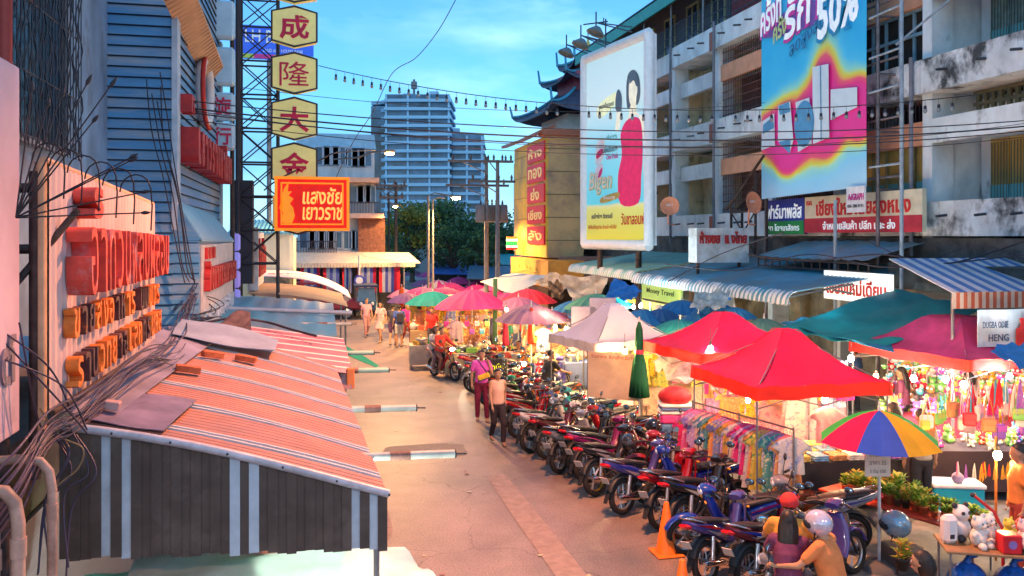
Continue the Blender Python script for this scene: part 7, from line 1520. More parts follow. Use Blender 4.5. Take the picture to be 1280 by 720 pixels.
for (x,y,d,pw,l) in ((935,500,14.8,70,'warm bulb under the nearest red tent above the garments'),(1000,470,16.2,70,'warm bulb behind the nearest red tent'),(905,470,16.5,70,'warm bulb behind the clothes rack'),(1095,470,16.6,80,'warm bulb between red and maroon tents'),(1262,470,14.5,90,'white bulb at the right end of the toy wall'),(1215,500,15.5,70,'warm bulb low before the toy shelves'),(640,420,30,90,'warm bulb beyond the closed red umbrella'),(735,425,24,90,'warm bulb under the green-grey umbrella'),(580,392,44,110,'far warm bulb in the second row of stalls')):
    lamp('light_bulb',l,PD(x,y,d),WARM if x!=1262 else (.95,.97,1),pw,group='bare bulbs over the stalls',es=60,bulb_r=.045)  # extra bulbs added to brighten the dark stall interiors
# litter and small road details
LT=[simple('paper_scrap','small scrap of pale litter on the road surface','litter','litter on the road',lambda mb,i=i:mb.slab([(0,0,0),(.07,.01,.004),(.08,.05+.02*i,.01),(.01,.06,.0)],(0,0,.002),cm(((.5,.45,.4),(.3,.12,.1),(.55,.5,.3))[i]))) for i in range(3)]
for i in range(46): place(LT[i%3],V(rnd.uniform(1.2,4.2),rnd.uniform(9,34),.012),rnd.random()*6,rnd.uniform(.5,1.1))
# =============== MOTORBIKES ===============
def loft(mb,secs,m=None,n=12,p=2.6,smooth=True,caps=True):
    """secs: (x,z,halfwidth,halfheight[,y]) ; ring in plane perpendicular to path in XZ"""
    k=len(secs); vs=[]
    for i,s in enumerate(secs):
        a=secs[max(0,i-1)]; b=secs[min(k-1,i+1)]; tx,tz=b[0]-a[0],b[1]-a[1]; L_=math.hypot(tx,tz) or 1; nx,nz=-tz/L_,tx/L_
        if nz<0 and abs(nz)>.001 and False: nx,nz=-nx,-nz
        y0=s[4] if len(s)>4 else 0
        for j in range(n):
            an=2*PI*j/n; c,sn=math.cos(an),math.sin(an); e=2/p
            u=abs(c)**e*(1 if c>0 else -1)*s[2]; v=abs(sn)**e*(1 if sn>0 else -1)*s[3]
            vs.append(V(s[0]+nx*v,y0+u,s[1]+nz*v))
    fs=[(i*n+j,i*n+(j+1)%n,(i+1)*n+(j+1)%n,(i+1)*n+j) for i in range(k-1) for j in range(n)]
    mb.add(vs,fs,m,smooth)
    if caps: mb.add(vs[:n],[list(range(n))],m); mb.add(vs[-n:],[list(range(n))],m)
def arcf(mb,c,r,w,a0,a1,m,n=10,th=.012):
    vs=[];fs=[]
    for i in range(n+1):
        a=a0+(a1-a0)*i/n
        for (y,rr) in ((-w,r-.025),(-w*.6,r),(w*.6,r),(w,r-.025),(w,r-.037),(-w,r-.037)): vs.append(V(c[0]+math.cos(a)*rr,y,c[1]+math.sin(a)*rr))
    for i in range(n):
        for j in range(6): fs.append((i*6+j,i*6+(j+1)%6,i*6+6+(j+1)%6,i*6+6+j))
    mb.add(vs,fs,m,True)
BODY=cm((.01,.035,.3),.25,coat=.6); ACC=cm((.03,.03,.035),.3,coat=.3); TRIM=cm((.5,.5,.55),.25,metal=.7); SEATM=mat('black_seat_vinyl',(.025,.022,.025),.45,var=.2,scale=12,bump=.15); BLK=cm((.02,.02,.022),.5); ENG=mat('engine_metal',(.2,.19,.18),.4,metal=.8,var=.4,scale=18); CHR=cm((.6,.6,.62),.15,metal=1); MIR=mat('mirror_glass',(.3,.6,.8),.06,metal=1,var=.02); TAIL=cm((.5,.01,.02),.2,coat=.5); PLT=cm((.42,.4,.38),.5); HLG=cm((.7,.75,.8),.08,coat=.5); RIMC=(.45,.44,.42)
def make_bike(label,rimc=RIMC,kind='underbone',lit=False,name='motorbike'):
    t=thing(name,label,'motorbike',(0,0,0),0); R=.29; WB=1.22
    for x in (0,WB): wheel(R,.09 if x==0 else .08,t,(x,0,R),V(0,1,0),24,spokes=22 if kind!='mag' else 5,rimc=rimc)
    # rear body
    mb=MB(); 
    if kind=='scooter': loft(mb,[(-.28,.86,.05,.03),(-.2,.8,.1,.07),(0,.72,.135,.11),(.25,.66,.15,.15),(.45,.55,.15,.17),(.5,.42,.14,.1)],BODY)
    else: loft(mb,[(-.36,.9,.035,.02),(-.28,.85,.085,.05),(-.08,.77,.115,.075),(.14,.7,.125,.09),(.36,.6,.115,.09),(.52,.5,.09,.075),(.64,.45,.07,.06)],BODY)
    mb.build('tail_body',None,t)
    mb=MB()
    for s_ in(-1,1): mb.slab([V(-.25,s_*.1,.84),V(.1,s_*.128,.76),V(.34,s_*.122,.66),V(.12,s_*.13,.71)],(0,s_*.006,0),ACC); mb.slab([V(-.05,s_*.118,.74),V(.3,s_*.128,.62),V(.45,s_*.108,.53),V(.2,s_*.128,.6)],(0,s_*.006,0),TRIM)
    mb.build('stripe',None,t)
    if kind=='scooter':
        mb=MB(); mb.box((.68,0,.3),(.4,.3,.08),BLK,bev=.02); mb.build('footboard',None,t)
        mb=MB(); loft(mb,[(.85,.32,.17,.03),(.92,.5,.19,.04),(.95,.7,.16,.05),(.93,.88,.1,.05)],BODY); mb.build('leg_shield',None,t)
    else:
        mb=MB(); loft(mb,[(.55,.47,.07,.06),(.68,.5,.055,.06),(.8,.62,.055,.07),(.88,.78,.06,.07),(.92,.88,.07,.06)],BODY); mb.build('front_tube',None,t)
        for s_ in(-1,1):
            mb=MB(); mb.grid(lambda u,v:V(.99-.3*v**1.2-.1*u*(1-.4*v)+.02*math.sin(v*3),s_*(.045+.13*math.sin(min(1,.25+u)*PI/2)*(.55+.6*v)-.02*v*u),.9-.56*v-.05*u),6,10,BODY,th=(-.012,0,0)); mb.build('leg_shield',None,t)
            mb=MB(); mb.ball((.99,s_*.1,.83),.035,cm((.7,.3,.05),.2),8,6,(.5,1.3,.6)); mb.build('indicator',None,t)
    mb=MB(); loft(mb,[(-.3,.9,.06,.022),(-.15,.875,.11,.04),(.1,.83,.125,.045),(.3,.78,.12,.045),(.45,.74,.1,.045),(.58,.72,.07,.03)],SEATM,p=2.8); mb.build('seat',None,t)
    mb=MB(); mb.tube([(-.05,.13,.83),(-.3,.1,.93),(-.38,0,.95),(-.3,-.1,.93),(-.05,-.13,.83)],.012,6); mb.build('grab_rail',CHR if kind!='mag' else BLK,t)
    mb=MB(); loft(mb,[(-.4,.86,.06,.02),(-.36,.84,.085,.035),(-.3,.82,.08,.03)],TAIL); mb.build('tail_light',None,t)
    mb=MB(); arcf(mb,(0,R),R+.06,.07,.5,2.75,BLK); mb.slab([V(-.3,-.05,.42),V(-.3,.05,.42),V(-.4,.04,.25),V(-.4,-.04,.25)],(.01,0,.005),BLK); mb.build('rear_fender',None,t)
    mb=MB(); mb.box((-.37,0,.6),(.012,.15,.11),PLT,M=Matrix.Rotation(-.45,3,'Y')); pl=mb.build('number_plate',None,t)
    mb=MB(); loft(mb,[(.0,R,.012,.055,.1),(.2,R+.02,.012,.05,.1),(.45,R+.05,.012,.06,.1)],BLK,n=8); mb.build('chain_case',None,t)
    mb=MB(); mb.tube([(.9,.03,.98),(1.0,.08,.8),(.95,.09,.6),(.75,.07,.45)],.007,4,BLK); mb.tube([(.88,-.05,1.0),(1.04,-.1,.82),(1.12,-.09,.5)],.006,4,BLK); mb.build('brake_cable',None,t)
    mb=MB(); arcf(mb,(WB,R),R+.05,.06,.35,2.9,BODY); mb.build('front_fender',None,t)
    mb=MB()
    for s_ in(-1,1): mb.cyl((WB,s_*.075,R),(.97,s_*.075,.78),.019,n=8,m=CHR if kind=='mag' else BLK)
    mb.build('fork',None,t)
    mb=MB()
    for s_ in(-1,1): mb.tube([(0,s_*.09,R),(.25,s_*.1,.33),(.42,s_*.08,.38)],.02,6,BLK); mb.cyl((.02,s_*.11,R+.02),(.1,s_*.11,.62),.03,n=8,m=TRIM); 
    mb.build('swingarm',None,t)
    mb=MB(); mb.box((.55,0,.34),(.3,.2,.2),ENG,bev=.04); mb.cyl((.68,0,.34),(.86,0,.38),.07,.06,10,ENG); mb.cyl((.5,-.14,.33),(.5,.14,.33),.09,n=12,m=ENG)
    for k in range(5): mb.cyl((.72+k*.025,0,.35+k*.006),(.73+k*.025,0,.352+k*.006),.085,n=10,m=ENG)
    mb.build('engine',None,t)
    mb=MB(); mb.tube([(.8,-.06,.3),(.72,-.12,.2),(.4,-.14,.2),(.25,-.15,.25)],.016,6,CHR); mb.tube([(.25,-.15,.25),(.2,-.155,.26),(-.2,-.17,.33),(-.24,-.17,.335)],[.025,.042,.046,.03],10,CHR if kind!='scooter' else BLK); mb.build('exhaust',None,t)
    mb=MB(); mb.tube([(-.05,-.0,.0),(0,0,0)],.001,3) if False else mb.cyl((.42,.14,.24),(.36,.3,.01),.012,n=6,m=BLK); mb.cyl((.55,-.26,.26),(.55,.26,.26),.014,n=6,m=BLK)
    for s_ in(-1,1): mb.cyl((.55,s_*.2,.26),(.55,s_*.3,.26),.022,n=8,m=BLK)
    mb.build('footrest',None,t)
    # cockpit
    mb=MB(); loft(mb,[(.84,.98,.1,.04),(.92,1.0,.12,.06),(1.0,.99,.1,.07),(1.06,.96,.06,.05)],BODY); cw=mb.build('handlebar_cowl',None,t)
    mb=MB(); mb.ball((1.045,0,.97),.07,emis('headlight_glow',(1,.9,.7),40) if lit else HLG,12,8,(.5,1.25,.85)); mb.build('headlight',None,t)
    mb=MB(); mb.tube([(.78,-.33,1.0),(.86,-.24,1.02),(.9,-.1,1.0),(.9,.1,1.0),(.86,.24,1.02),(.78,.33,1.0)],.013,6,BLK)
    for s_ in(-1,1): mb.cyl((.84,s_*.25,1.018),(.77,s_*.36,.998),.02,n=8,m=BLK); mb.cyl((.9,s_*.22,1.01),(.86,s_*.36,1.0),.006,n=4,m=CHR)
    mb.build('handlebar',None,t)
    for s_ in(-1,1):
        mb=MB(); mb.tube([(.88,s_*.2,1.03),(.86,s_*.24,1.13),(.84,s_*.29,1.2)],.006,5,BLK); Rm=Matrix.Rotation(-.15,3,'Y')@Matrix.Rotation(s_*.0,3,'Z'); mb.ball((.84,s_*.3,1.22),.062,BLK,12,8,(.3,1.25,.8),Rm); mb.ball((.828,s_*.3,1.22),.055,MIR,12,8,(.25,1.22,.78),Rm); mb.build('mirror',None,t)
    return t
def shield_rot(o): pass
PN={'blue':(.01,.035,.3),'navy':(.01,.015,.07),'red':(.28,.006,.012),'maroon':(.1,.008,.02),'black':(.02,.02,.022),'silver':(.2,.2,.22),'white':(.5,.47,.48),'purple':(.06,.05,.22),'magenta':(.22,.01,.1),'green':(.02,.2,.08),'orange':(.6,.15,.02),'teal':(.02,.25,.3)}
def paint(n): return cm(PN[n],.25,coat=.6)
B1=make_bike('x'); B2=make_bike('x',kind='scooter'); B3=make_bike('x',kind='mag',rimc=(.6,.35,.05))
PB={'u':B1,'s':B2,'m':B3}; used_b=set()
GB='motorbikes parked along the road edge'
bikes=[ # rear wheel pixel, heading, type, body, accent, trim, label
 (938,742,.50,'u','maroon','blue','silver','dark red and blue motorbike at the very bottom, cropped by the photo edge'),
 (885,730,.47,'u','purple','red','silver','purple-blue motorbike with red tail stripe beside the cone at the bottom edge'),
 (857,676,.50,'u','black','blue','silver','black motorbike with blue flank directly behind the orange cone'),
 (827,662,.48,'u','red','maroon','silver','red-tailed motorbike second behind the orange cone'),
 (779,643,.42,'u','purple','blue','silver','violet-blue motorbike standing farthest out, with full spoked rear wheel'),
 (746,620,.5,'m','black','silver','silver','black motorbike with golden rims left of the violet-blue one'),
 (735,604,.48,'u','magenta','black','silver','magenta and black motorbike behind the golden-rimmed one'),
 (722,592,.5,'u','black','maroon','silver','black motorbike with red-brown flank in the middle of the row'),
 (700,592,.72,'s','silver','black','black','bulky silver-brown scooter turned away from the road'),
 (684,574,.5,'u','maroon','black','silver','brown-red motorbike between silver scooter and white one'),
 (664,566,.45,'s','white','red','black','white scooter with red spot at the passers-by'),
 (648,548,.5,'u','red','black','silver','red motorbike behind the woman crossing the street'),
 (640,536,.55,'u','red','white','silver','red and white motorbike beyond the crossing woman'),
 (628,524,.5,'u','maroon','silver','silver','maroon motorbike behind the man in pink'),
 (615,512,.6,'m','black','red','silver','black motorbike right behind the man in pink'),
 (598,494,.5,'u','black','silver','silver','black motorbike by the yellow barrier, nearest its left end'),
 (590,482,.55,'u','red','black','silver','red and black motorbike before the yellow barrier'),
 (580,472,.5,'u','navy','silver','silver','navy motorbike at the far end of the row'),
 (572,463,.6,'s','silver','black','black','small silver scooter at the far end of the row'),
 (566,455,.5,'u','maroon','black','silver','far maroon motorbike next to the barrier'),
 (560,446,.5,'u','black','red','silver','farthest black motorbike in the row'),
]
row2=[ # second row, facing back/left or deeper
 (905,642,2.6,'u','blue','black','silver','bright blue motorbike with handlebars toward the rack, behind the black one'),
 (884,612,2.9,'s','red','black','black','red scooter nose-in below the clothes rack'),
 (850,598,2.7,'u','maroon','red','silver','maroon motorbike in front of the bundle stack'),
 (835,606,.35,'u','blue','purple','silver','deep blue motorbike with blue mirrors behind the violet-blue one'),
 (800,575,2.5,'u','red','silver','silver','red motorbike with tall mirrors left of the bundle stack'),
 (775,562,2.8,'m','white','orange','silver','white and orange motorbike before the food table'),
 (758,552,2.3,'s','teal','black','black','teal scooter in the second row'),
 (735,548,3.4,'m','silver','orange','silver','silver-blue motorbike with orange front rim in the second row'),
 (712,540,2.7,'u','black','silver','silver','black motorbike with yellow-green sticker in the second row'),
 (705,525,3.2,'m','orange','black','silver','orange-wheeled motorbike in the second row'),
 (684,520,2.6,'u','green','black','silver','green-black motorbike near the wire cage'),
 (668,508,2.9,'u','navy','silver','silver','navy motorbike in the far second row'),
 (652,505,.6,'u','red','black','silver','red motorbike in the dense second row left'),
 (640,494,2.6,'s','white','black','black','white scooter in the dense second row'),
 (660,492,.9,'u','black','red','silver','black-red motorbike under the nearest mauve umbrella'),
 (628,488,.5,'m','orange','black','silver','yellow-orange faired motorbike beside the menu board'),
 (690,500,1.0,'u','purple','black','silver','purple motorbike before the man in black'),
 (612,476,.7,'u','navy','red','silver','blue-red motorbike behind the menu board'),
 (960,690,2.9,'u','blue','magenta','silver','blue motorbike with pink nose at the foot of the tent pole'),
 (1000,745,.3,'s','purple','silver','black','violet scooter at the bottom edge among the riders'),
 (1062,690,2.75,'u','silver','purple','silver','silver motorbike beside the rainbow umbrella pole'),
]
rb=random.Random(3)
for i,(x,y,rz,k,bc,ac,tr,l) in enumerate(bikes+row2):
    p=PZ(x,y,0); src=PB[k]; mp={}
    if bc!='blue': mp[BODY]=paint(bc)
    mp[ACC]=paint(ac)
    if tr=='black': mp[TRIM]=BLK
    if k not in used_b and False: pass
    q=dup(src,p,rz+rb.uniform(-.12,.12),l,GB if i<len(bikes) else 'motorbikes in the second row',mp); q.rotation_euler[0]=math.radians(rb.uniform(-9,-4)); q.scale=(rb.uniform(.95,1.05),)*3
    if rb.random()<.3 and i>2:   # turned handlebars not modelled: crate or basket on the seat instead
        pass
for b in (B1,B2,B3):
    def rm(o):
        for c in KID.pop(o.name,[]): rm(c)
        bpy.data.objects.remove(o)
    rm(b)
# helmets
def helmet(p,c,l,rz=0,s=1):
    t=thing('helmet',l,'helmet',p,rz,'helmets on the parked motorbikes'); mb=MB(); mb.ball((0,0,0),.135*s,cm(c,.12,coat=1,metal=.3),18,12,(1.1,.92,1)); mb.build('shell',None,t); mb=MB(); mb.ball((.035*s,0,-.01*s),.128*s,mat('helmet_visor',(.03,.035,.04),.05,var=.02),18,12,(1,.94,.62)); mb.build('visor',None,t); mb=MB(); mb.tube([(0,.11*s,-.08*s),(.03*s,.05*s,-.17*s),(.03*s,-.05*s,-.17*s),(0,-.11*s,-.08*s)],.008,4); mb.build('strap',BLK,t)
helmet(PD(1120,655,11.2),(.25,.4,.5),'large glossy silver-blue helmet beside the rainbow umbrella pole',2.2,1.35)
helmet(PD(817,532,15.2),(.02,.02,.03),'glossy black helmet left of the striped bundles',2.5)
helmet(PD(786,552,14.7),(.03,.03,.035),'black helmet on the handlebar of the red motorbike',-2,1.1)
helmet(PD(748,512,17.5),(.03,.08,.35),'blue helmet by the red leg of the food table',1)
helmet(PD(1036,668,11.4),(.5,.5,.6),'pale violet helmet among the riders at the bottom',1.5,1.1)
helmet(PD(663,541,18),(.5,.02,.03),'red helmet on the white scooter',0)
# wire cage / basket
t=thing('wire_cage','dark wire cage with a blue cloth standing among the parked motorbikes','cage',PZ(680,538,0),.3); mb=MB()
for k in range(7): mb.cyl((-.35+.116*k,-.2,.3),(-.35+.116*k,-.2,1.0),.006,n=4); mb.cyl((-.35+.116*k,.2,.3),(-.35+.116*k,.2,1.0),.006,n=4)
for z in(.3,.65,1.0): mb.tube([(-.35,-.2,z),(.35,-.2,z),(.35,.2,z),(-.35,.2,z)],.008,4,closed=True)
for a in(-.35,.35):
    for b in(-.2,.2): mb.cyl((a,b,0),(a,b,1),.01,n=4)
mb.build('wires',POLE,t); mb=MB(); mb.box((.08,0,.62),(.3,.3,.6),cm((.05,.08,.25),.9,var=.3),bev=.05); mb.build('cloth',None,t)
# =============== PEOPLE ===============
def remesh(mb,vox,smooth=6,name='tmp'):
    me=bpy.data.meshes.new('tmp'); me.from_pydata(mb.v,[],mb.f); o=bpy.data.objects.new('tmp',me); TMP.objects.link(o)
    r=o.modifiers.new('r','REMESH'); r.mode='VOXEL'; r.voxel_size=vox; r.use_smooth_shade=True
    s=o.modifiers.new('s','SMOOTH'); s.iterations=smooth; s.factor=.5
    dg=bpy.context.evaluated_depsgraph_get(); m2=bpy.data.meshes.new_from_object(o.evaluated_get(dg)); bpy.data.objects.remove(o); bpy.data.meshes.remove(me); return m2
def limb(mb,pts,rs,n=10):
    mb.tube(pts,rs,n)
    for p,r in zip(pts,rs): mb.ball(p,r*1.0,None,10,8)
def pose(kind,seed=0):
    r=random.Random(seed); J={}
    hip=.9; J['pel']=V(0,0,.93); J['wai']=V(0,0,1.08); J['che']=V(0,0,1.27); J['nek']=V(.0,0,1.45); J['hed']=V(.025,0,1.59)
    for s_,k in((1,'L'),(-1,'R')):
        J['hip'+k]=V(0,s_*.09,.9); J['kne'+k]=V(.03,s_*.1,.49); J['ank'+k]=V(-.01,s_*.1,.09); J['sho'+k]=V(0,s_*.17,1.4); J['elb'+k]=V(-.02,s_*.23,1.12); J['wri'+k]=V(.05,s_*.25,.88)
    if kind in('walk','walk2'):
        q=1 if kind=='walk' else -1
        for s_,k in((1,'L'),(-1,'R')):
            w=s_*q; J['kne'+k]=V(.12+.1*w,s_*.09,.5); J['ank'+k]=V(.22*w-.03,s_*.09,.1+(.05 if w<0 else 0)); J['elb'+k]=V(-.12*w,s_*.22,1.14); J['wri'+k]=V(.02-.2*w+.1,s_*.22,.92)
    if kind=='phone':
        J['elbL']=V(.03,.25,1.15); J['wriL']=V(.1,.16,1.42); J['elbR']=V(-.03,-.24,1.13); J['wriR']=V(.03,-.24,.9); J['kneL']=V(.07,.11,.5); J['ankL']=V(.12,.13,.09)
    if kind=='carry':
        for s_,k in((1,'L'),(-1,'R')): J['elb'+k]=V(.04,s_*.21,1.13); J['wri'+k]=V(.27,s_*.08,1.13)
        J['kneL']=V(.12,.09,.5); J['ankL']=V(.18,.09,.09); J['ankR']=V(-.12,-.09,.1)
    if kind in('sit','ride'):
        dz=-.42 if kind=='sit' else -.1; lean=.12 if kind=='ride' else .05
        for k in('pel','wai','che','nek','hed','hipL','hipR','shoL','shoR','elbL','elbR','wriL','wriR'): J[k]=J[k]+V(0,0,dz)
        for k,a in (('wai',.25),('che',.7),('nek',1),('hed',1.15),('shoL',.95),('shoR',.95)): J[k]=J[k]+V(lean*a,0,0)
        for s_,k in((1,'L'),(-1,'R')):
            hp=J['hip'+k]; J['kne'+k]=hp+V(.4,s_*(.09 if kind=='ride' else .05),-.03 if kind=='sit' else -.14); J['ank'+k]=J['kne'+k]+V(-.06 if kind=='sit' else -.1,0,-.38); sh=J['sho'+k]
            if kind=='ride': J['elb'+k]=sh+V(.16,s_*.1,-.2); J['wri'+k]=sh+V(.4,s_*.1,-.26)
            else: J['elb'+k]=sh+V(.05,s_*.06,-.27); J['wri'+k]=sh+V(.27,-s_*.02,-.3)
    if kind=='bend':
        for k,a in (('wai',.1),('che',.28),('nek',.42),('hed',.52),('shoL',.38),('shoR',.38)): J[k]=J[k]+V(a,0,-a*.38)
        for s_,k in((1,'L'),(-1,'R')): J['elb'+k]=J['sho'+k]+V(.1,s_*.03,-.26); J['wri'+k]=J['sho'+k]+V(.3,0,-.38)
    return J
SK=[cm((.42,.22,.13),.55,var=.05),cm((.5,.29,.19),.55,var=.05),cm((.3,.15,.09),.55,var=.05)]
HAIR=mat('black_hair',(.02,.014,.012),.5,var=.4,scale=30,stretch=(1,1,.2))
def person(p,rz,kind,label,top,bot,hair='short',sc=1,skin=0,fem=False,sleeve='short',skirt=False,bag=None,fine=False,hat=None,shorts=False,group='people in the market street',phone=False,item=None,seed=0,dz=0,turn=0):
    J=pose(kind,seed); t=thing('person',label,'person',V(p[0],p[1],dz),rz,group); t.scale=(sc,)*3; g=.93 if fem else 1
    mb=MB(); sh=[J['shoL'],J['shoR']]
    if fem:
        for k in('shoL','shoR','elbL','elbR','wriL','wriR'): J[k].y*=.9
    mb.ball(J['pel'],.14,None,12,8,(.8,1.12,.85)); mb.ball(J['wai'],.125,None,12,8,(.78,1.05*g,1.1)); mb.ball(J['che'],.15,None,12,8,(.78,1.1*g,1.15)); mb.tube([J['pel'],J['wai'],J['che']],[.12,.11,.12],12)
    mb.tube([J['shoL']*.85+J['shoR']*.15,J['shoR']*.85+J['shoL']*.15],[.06,.06],10)
    limb(mb,[(J['che']+J['nek'])/2,J['nek'],J['hed']+V(-.01,0,-.04)],[.075,.052,.052])
    H=J['hed']; mb.ball(H+V(0,0,.02),.095,None,14,10,(1.02,.82,1.12)); mb.ball(H+V(.02,0,-.055),.07,None,12,8,(.95,.82,.85)); mb.ball(H+V(.098,0,-.018),.016,None,8,6,(1,.9,1.3)); mb.ball(H+V(.083,0,-.06),.018,None,8,6,(.8,1.4,.5))
    for s_ in(-1,1): mb.ball(H+V(-.005,s_*.082,-.01),.022,None,8,6,(.7,.45,1.2))
    for s_,k in((1,'L'),(-1,'R')):
        limb(mb,[J['hip'+k],(J['hip'+k]+J['kne'+k])/2,J['kne'+k]],[.088,.075,.055]); kn,an=J['kne'+k],J['ank'+k]; limb(mb,[kn,kn*.65+an*.35+V(-.012,0,0),an],[.054,.054,.034])
        mb.tube([an+V(-.04,0,-.03),an+V(.04,0,-.045),an+V(.13,0,-.06),an+V(.17,0,-.065)],[.035,.038,.033,.02],8)
        limb(mb,[J['sho'+k],J['elb'+k]],[.052,.038]); limb(mb,[J['elb'+k],J['wri'+k]],[.038,.025])
        w=J['wri'+k]; d=(w-J['elb'+k]).normalized(); sd=V(0,s_,0); up=d.cross(sd).normalized(); 
        mb.ball(w+d*.045,.04,None,8,6,(.9,.6,1.0)) if not fine else mb.tube([w,w+d*.03,w+d*.08],[.024,.032,.03],8)
        for f in range(4):
            b=w+d*.08+up*(.024-.016*f); l_=(.065,.075,.07,.055)[f]; mb.tube([b-d*.02,b+d*l_*.5-sd*.004,b+d*l_-sd*.022],[.0095,.009,.007],6)
        mb.tube([w+d*.02+up*.02,w+d*.045+up*.045,w+d*.08+up*.05-sd*.01],[.012,.011,.009],6)
    me=remesh(mb,.0115 if fine else .019,3); o=bpy.data.objects.new('body',me); COL.objects.link(o); me.name='body'; me.materials.clear(); me.materials.append(SK[skin]); setp(o,t)
    # clothes
    tc=cm(top,.85,var=.12,scale=9,bump=.2) if not isinstance(top,bpy.types.Material) else top; bc=cm(bot,.85,var=.12,scale=9,bump=.2)
    mb=MB(); mb.ball(J['che'],.168,None,12,8,(.8,1.1*g,1.1)); mb.tube([J['pel']+V(0,0,.0),J['wai'],J['che'],(J['che']*.4+J['nek']*.6)],[.155,.145,.155,.1],14); mb.ball(J['pel']+V(0,0,.02),.155,None,12,8,(.85,1.1,.5)); mb.tube([J['shoL'],J['shoR']],[.068,.068],10)
    for k in 'LR':
        e=J['sho'+k]*.4+J['elb'+k]*.6
        if sleeve=='short': limb(mb,[J['sho'+k],e],[.068,.062])
        elif sleeve=='long': limb(mb,[J['sho'+k],J['elb'+k],J['wri'+k]*.92+J['elb'+k]*.08],[.068,.052,.038])
    me=remesh(mb,.016 if fine else .02,3); o=bpy.data.objects.new('shirt',me); COL.objects.link(o); me.materials.clear(); me.materials.append(tc); setp(o,t)
    mb=MB(); mb.ball(J['pel']-V(0,0,.03),.155,None,12,8,(.85,1.08,.7))
    if skirt: 
        a=(J['kneL']+J['kneR'])/2; mb.tube([J['pel'],a+V(0,0,.05)],[.14,.2],14)
    else:
        for k in 'LR':
            if shorts: limb(mb,[J['hip'+k],J['hip'+k]*.25+J['kne'+k]*.75],[.1,.085])
            else: limb(mb,[J['hip'+k],J['kne'+k],J['ank'+k]+V(0,0,.02)],[.1,.072,.058])
    me=remesh(mb,.017 if fine else .021,3); o=bpy.data.objects.new('skirt' if skirt else ('shorts' if shorts else 'trousers'),me); COL.objects.link(o); me.materials.clear(); me.materials.append(bc); setp(o,t)
    # hair
    mb=MB()
    vs=[];fs=[];n_=16;k_=8
    for i in range(k_+1):
        ph=PI*.62*i/k_
        for j in range(n_):
            a=2*PI*j/n_; back=(1-math.cos(a))/2; q=min(ph,PI*(.30+.32*back)); vs.append(H+V(-.008+math.sin(q)*math.cos(a)*.108,math.sin(q)*math.sin(a)*.09,.022+math.cos(q)*.118))
    for i in range(k_):
        for j in range(n_): fs.append((i*n_+j,(i+1)*n_+j,(i+1)*n_+(j+1)%n_,i*n_+(j+1)%n_))
    mb.add(vs,fs,None,True)
    if hair=='long': 
        hr=random.Random(4)
        for q in range(26):
            a=-1.25+2.5*q/25; y=math.sin(a)*.085; x0=-.03-math.cos(a)*.06; L2=-.42-.1*hr.random()
            mb.tube([H+V(x0+.02,y*.8,.07),H+V(x0-.03,y*1.08,-.04),H+V(x0-.06,y*1.15,-.18),H+V(x0-.075+hr.uniform(-.01,.01),y*1.1,-.32),H+V(x0-.07+hr.uniform(-.015,.015),y*.9+hr.uniform(-.015,.015),L2)],[.02,.024,.02,.015,.003],5)
    elif hair=='bob': mb.tube([H+V(-.03,0,.05),H+V(-.05,0,-.04),H+V(-.05,0,-.12)],[.09,.1,.075],12)
    elif hair=='bun': mb.ball(H+V(-.11,0,.05),.045,None,8,6)
    elif hair=='tail': mb.tube([H+V(-.1,0,.04),H+V(-.15,0,-.02),H+V(-.15,0,-.2)],[.03,.035,.012],8)
    o=mb.build('hair',HAIR,t)
    if fine:
        for s_ in(-1,1): mb=MB(); mb.ball(H+V(.088,s_*.034,.012),.011,cm((.7,.68,.65),.3),8,6,(.6,1.4,.8)); mb.ball(H+V(.094,s_*.034,.012),.006,cm((.02,.012,.01),.3),6,4); mb.build('eye',None,t); mb=MB(); mb.tube([H+V(.09,s_*.02,.035),H+V(.093,s_*.035,.04),H+V(.086,s_*.05,.034)],.004,4); mb.build('eyebrow',HAIR,t)
        mb=MB(); mb.tube([H+V(.09,-.02,-.06),H+V(.1,0,-.062),H+V(.09,.02,-.06)],.006,5); mb.build('mouth',cm((.35,.08,.07),.5),t)
    for k in 'LR':
        mb=MB(); an=J['ank'+k]; mb.tube([an+V(-.055,0,-.075),an+V(.04,0,-.078),an+V(.14,0,-.08),an+V(.185,0,-.08)],[.03,.045,.042,.02],8,flat=.5); mb.build('shoe',cm((.06,.05,.05),.6),t)
    if hat: mb=MB(); mb.ball(H+V(-.005,0,.05),.115,cm(hat,.8),12,8,(1.05,.9,.85)); mb.slab([H+V(.05,-.07,.06),H+V(.19,-.05,.045),H+V(.19,.05,.045),H+V(.05,.07,.06)],(0,0,.012),cm(hat,.8)); mb.build('cap',None,t)
    if bag=='waist':
        q=J['wai']; mb=MB(); mb.box(q+V(.15,.05,-.0),(.08,.3,.15),cm((.75,.5,.03),.6,var=.2,scale=20),bev=.03,M=Matrix.Rotation(.35,3,'X')); mb.box(q+V(.15,.05,-.055),(.085,.3,.035),cm((.04,.03,.12),.7),M=Matrix.Rotation(.35,3,'X'),bev=.01); mb.build('belt_bag',None,t)
        mb=MB(); mb.tube([q+V(.14,.16,.07),J['che']+V(.15,.02,.06),J['shoR']+V(.03,.08,.07),J['shoR']+V(-.08,.08,.03),J['che']+V(-.16,0,0),q+V(-.15,.1,-.02),q+V(.12,.2,-.02)],.014,5); mb.build('strap',cm((.05,.03,.12),.7),t)
    if bag=='back': mb=MB(); mb.box(J['che']+V(-.2,0,-.07),(.16,.28,.42),cm((.03,.03,.05),.8),bev=.05); mb.build('backpack',None,t)
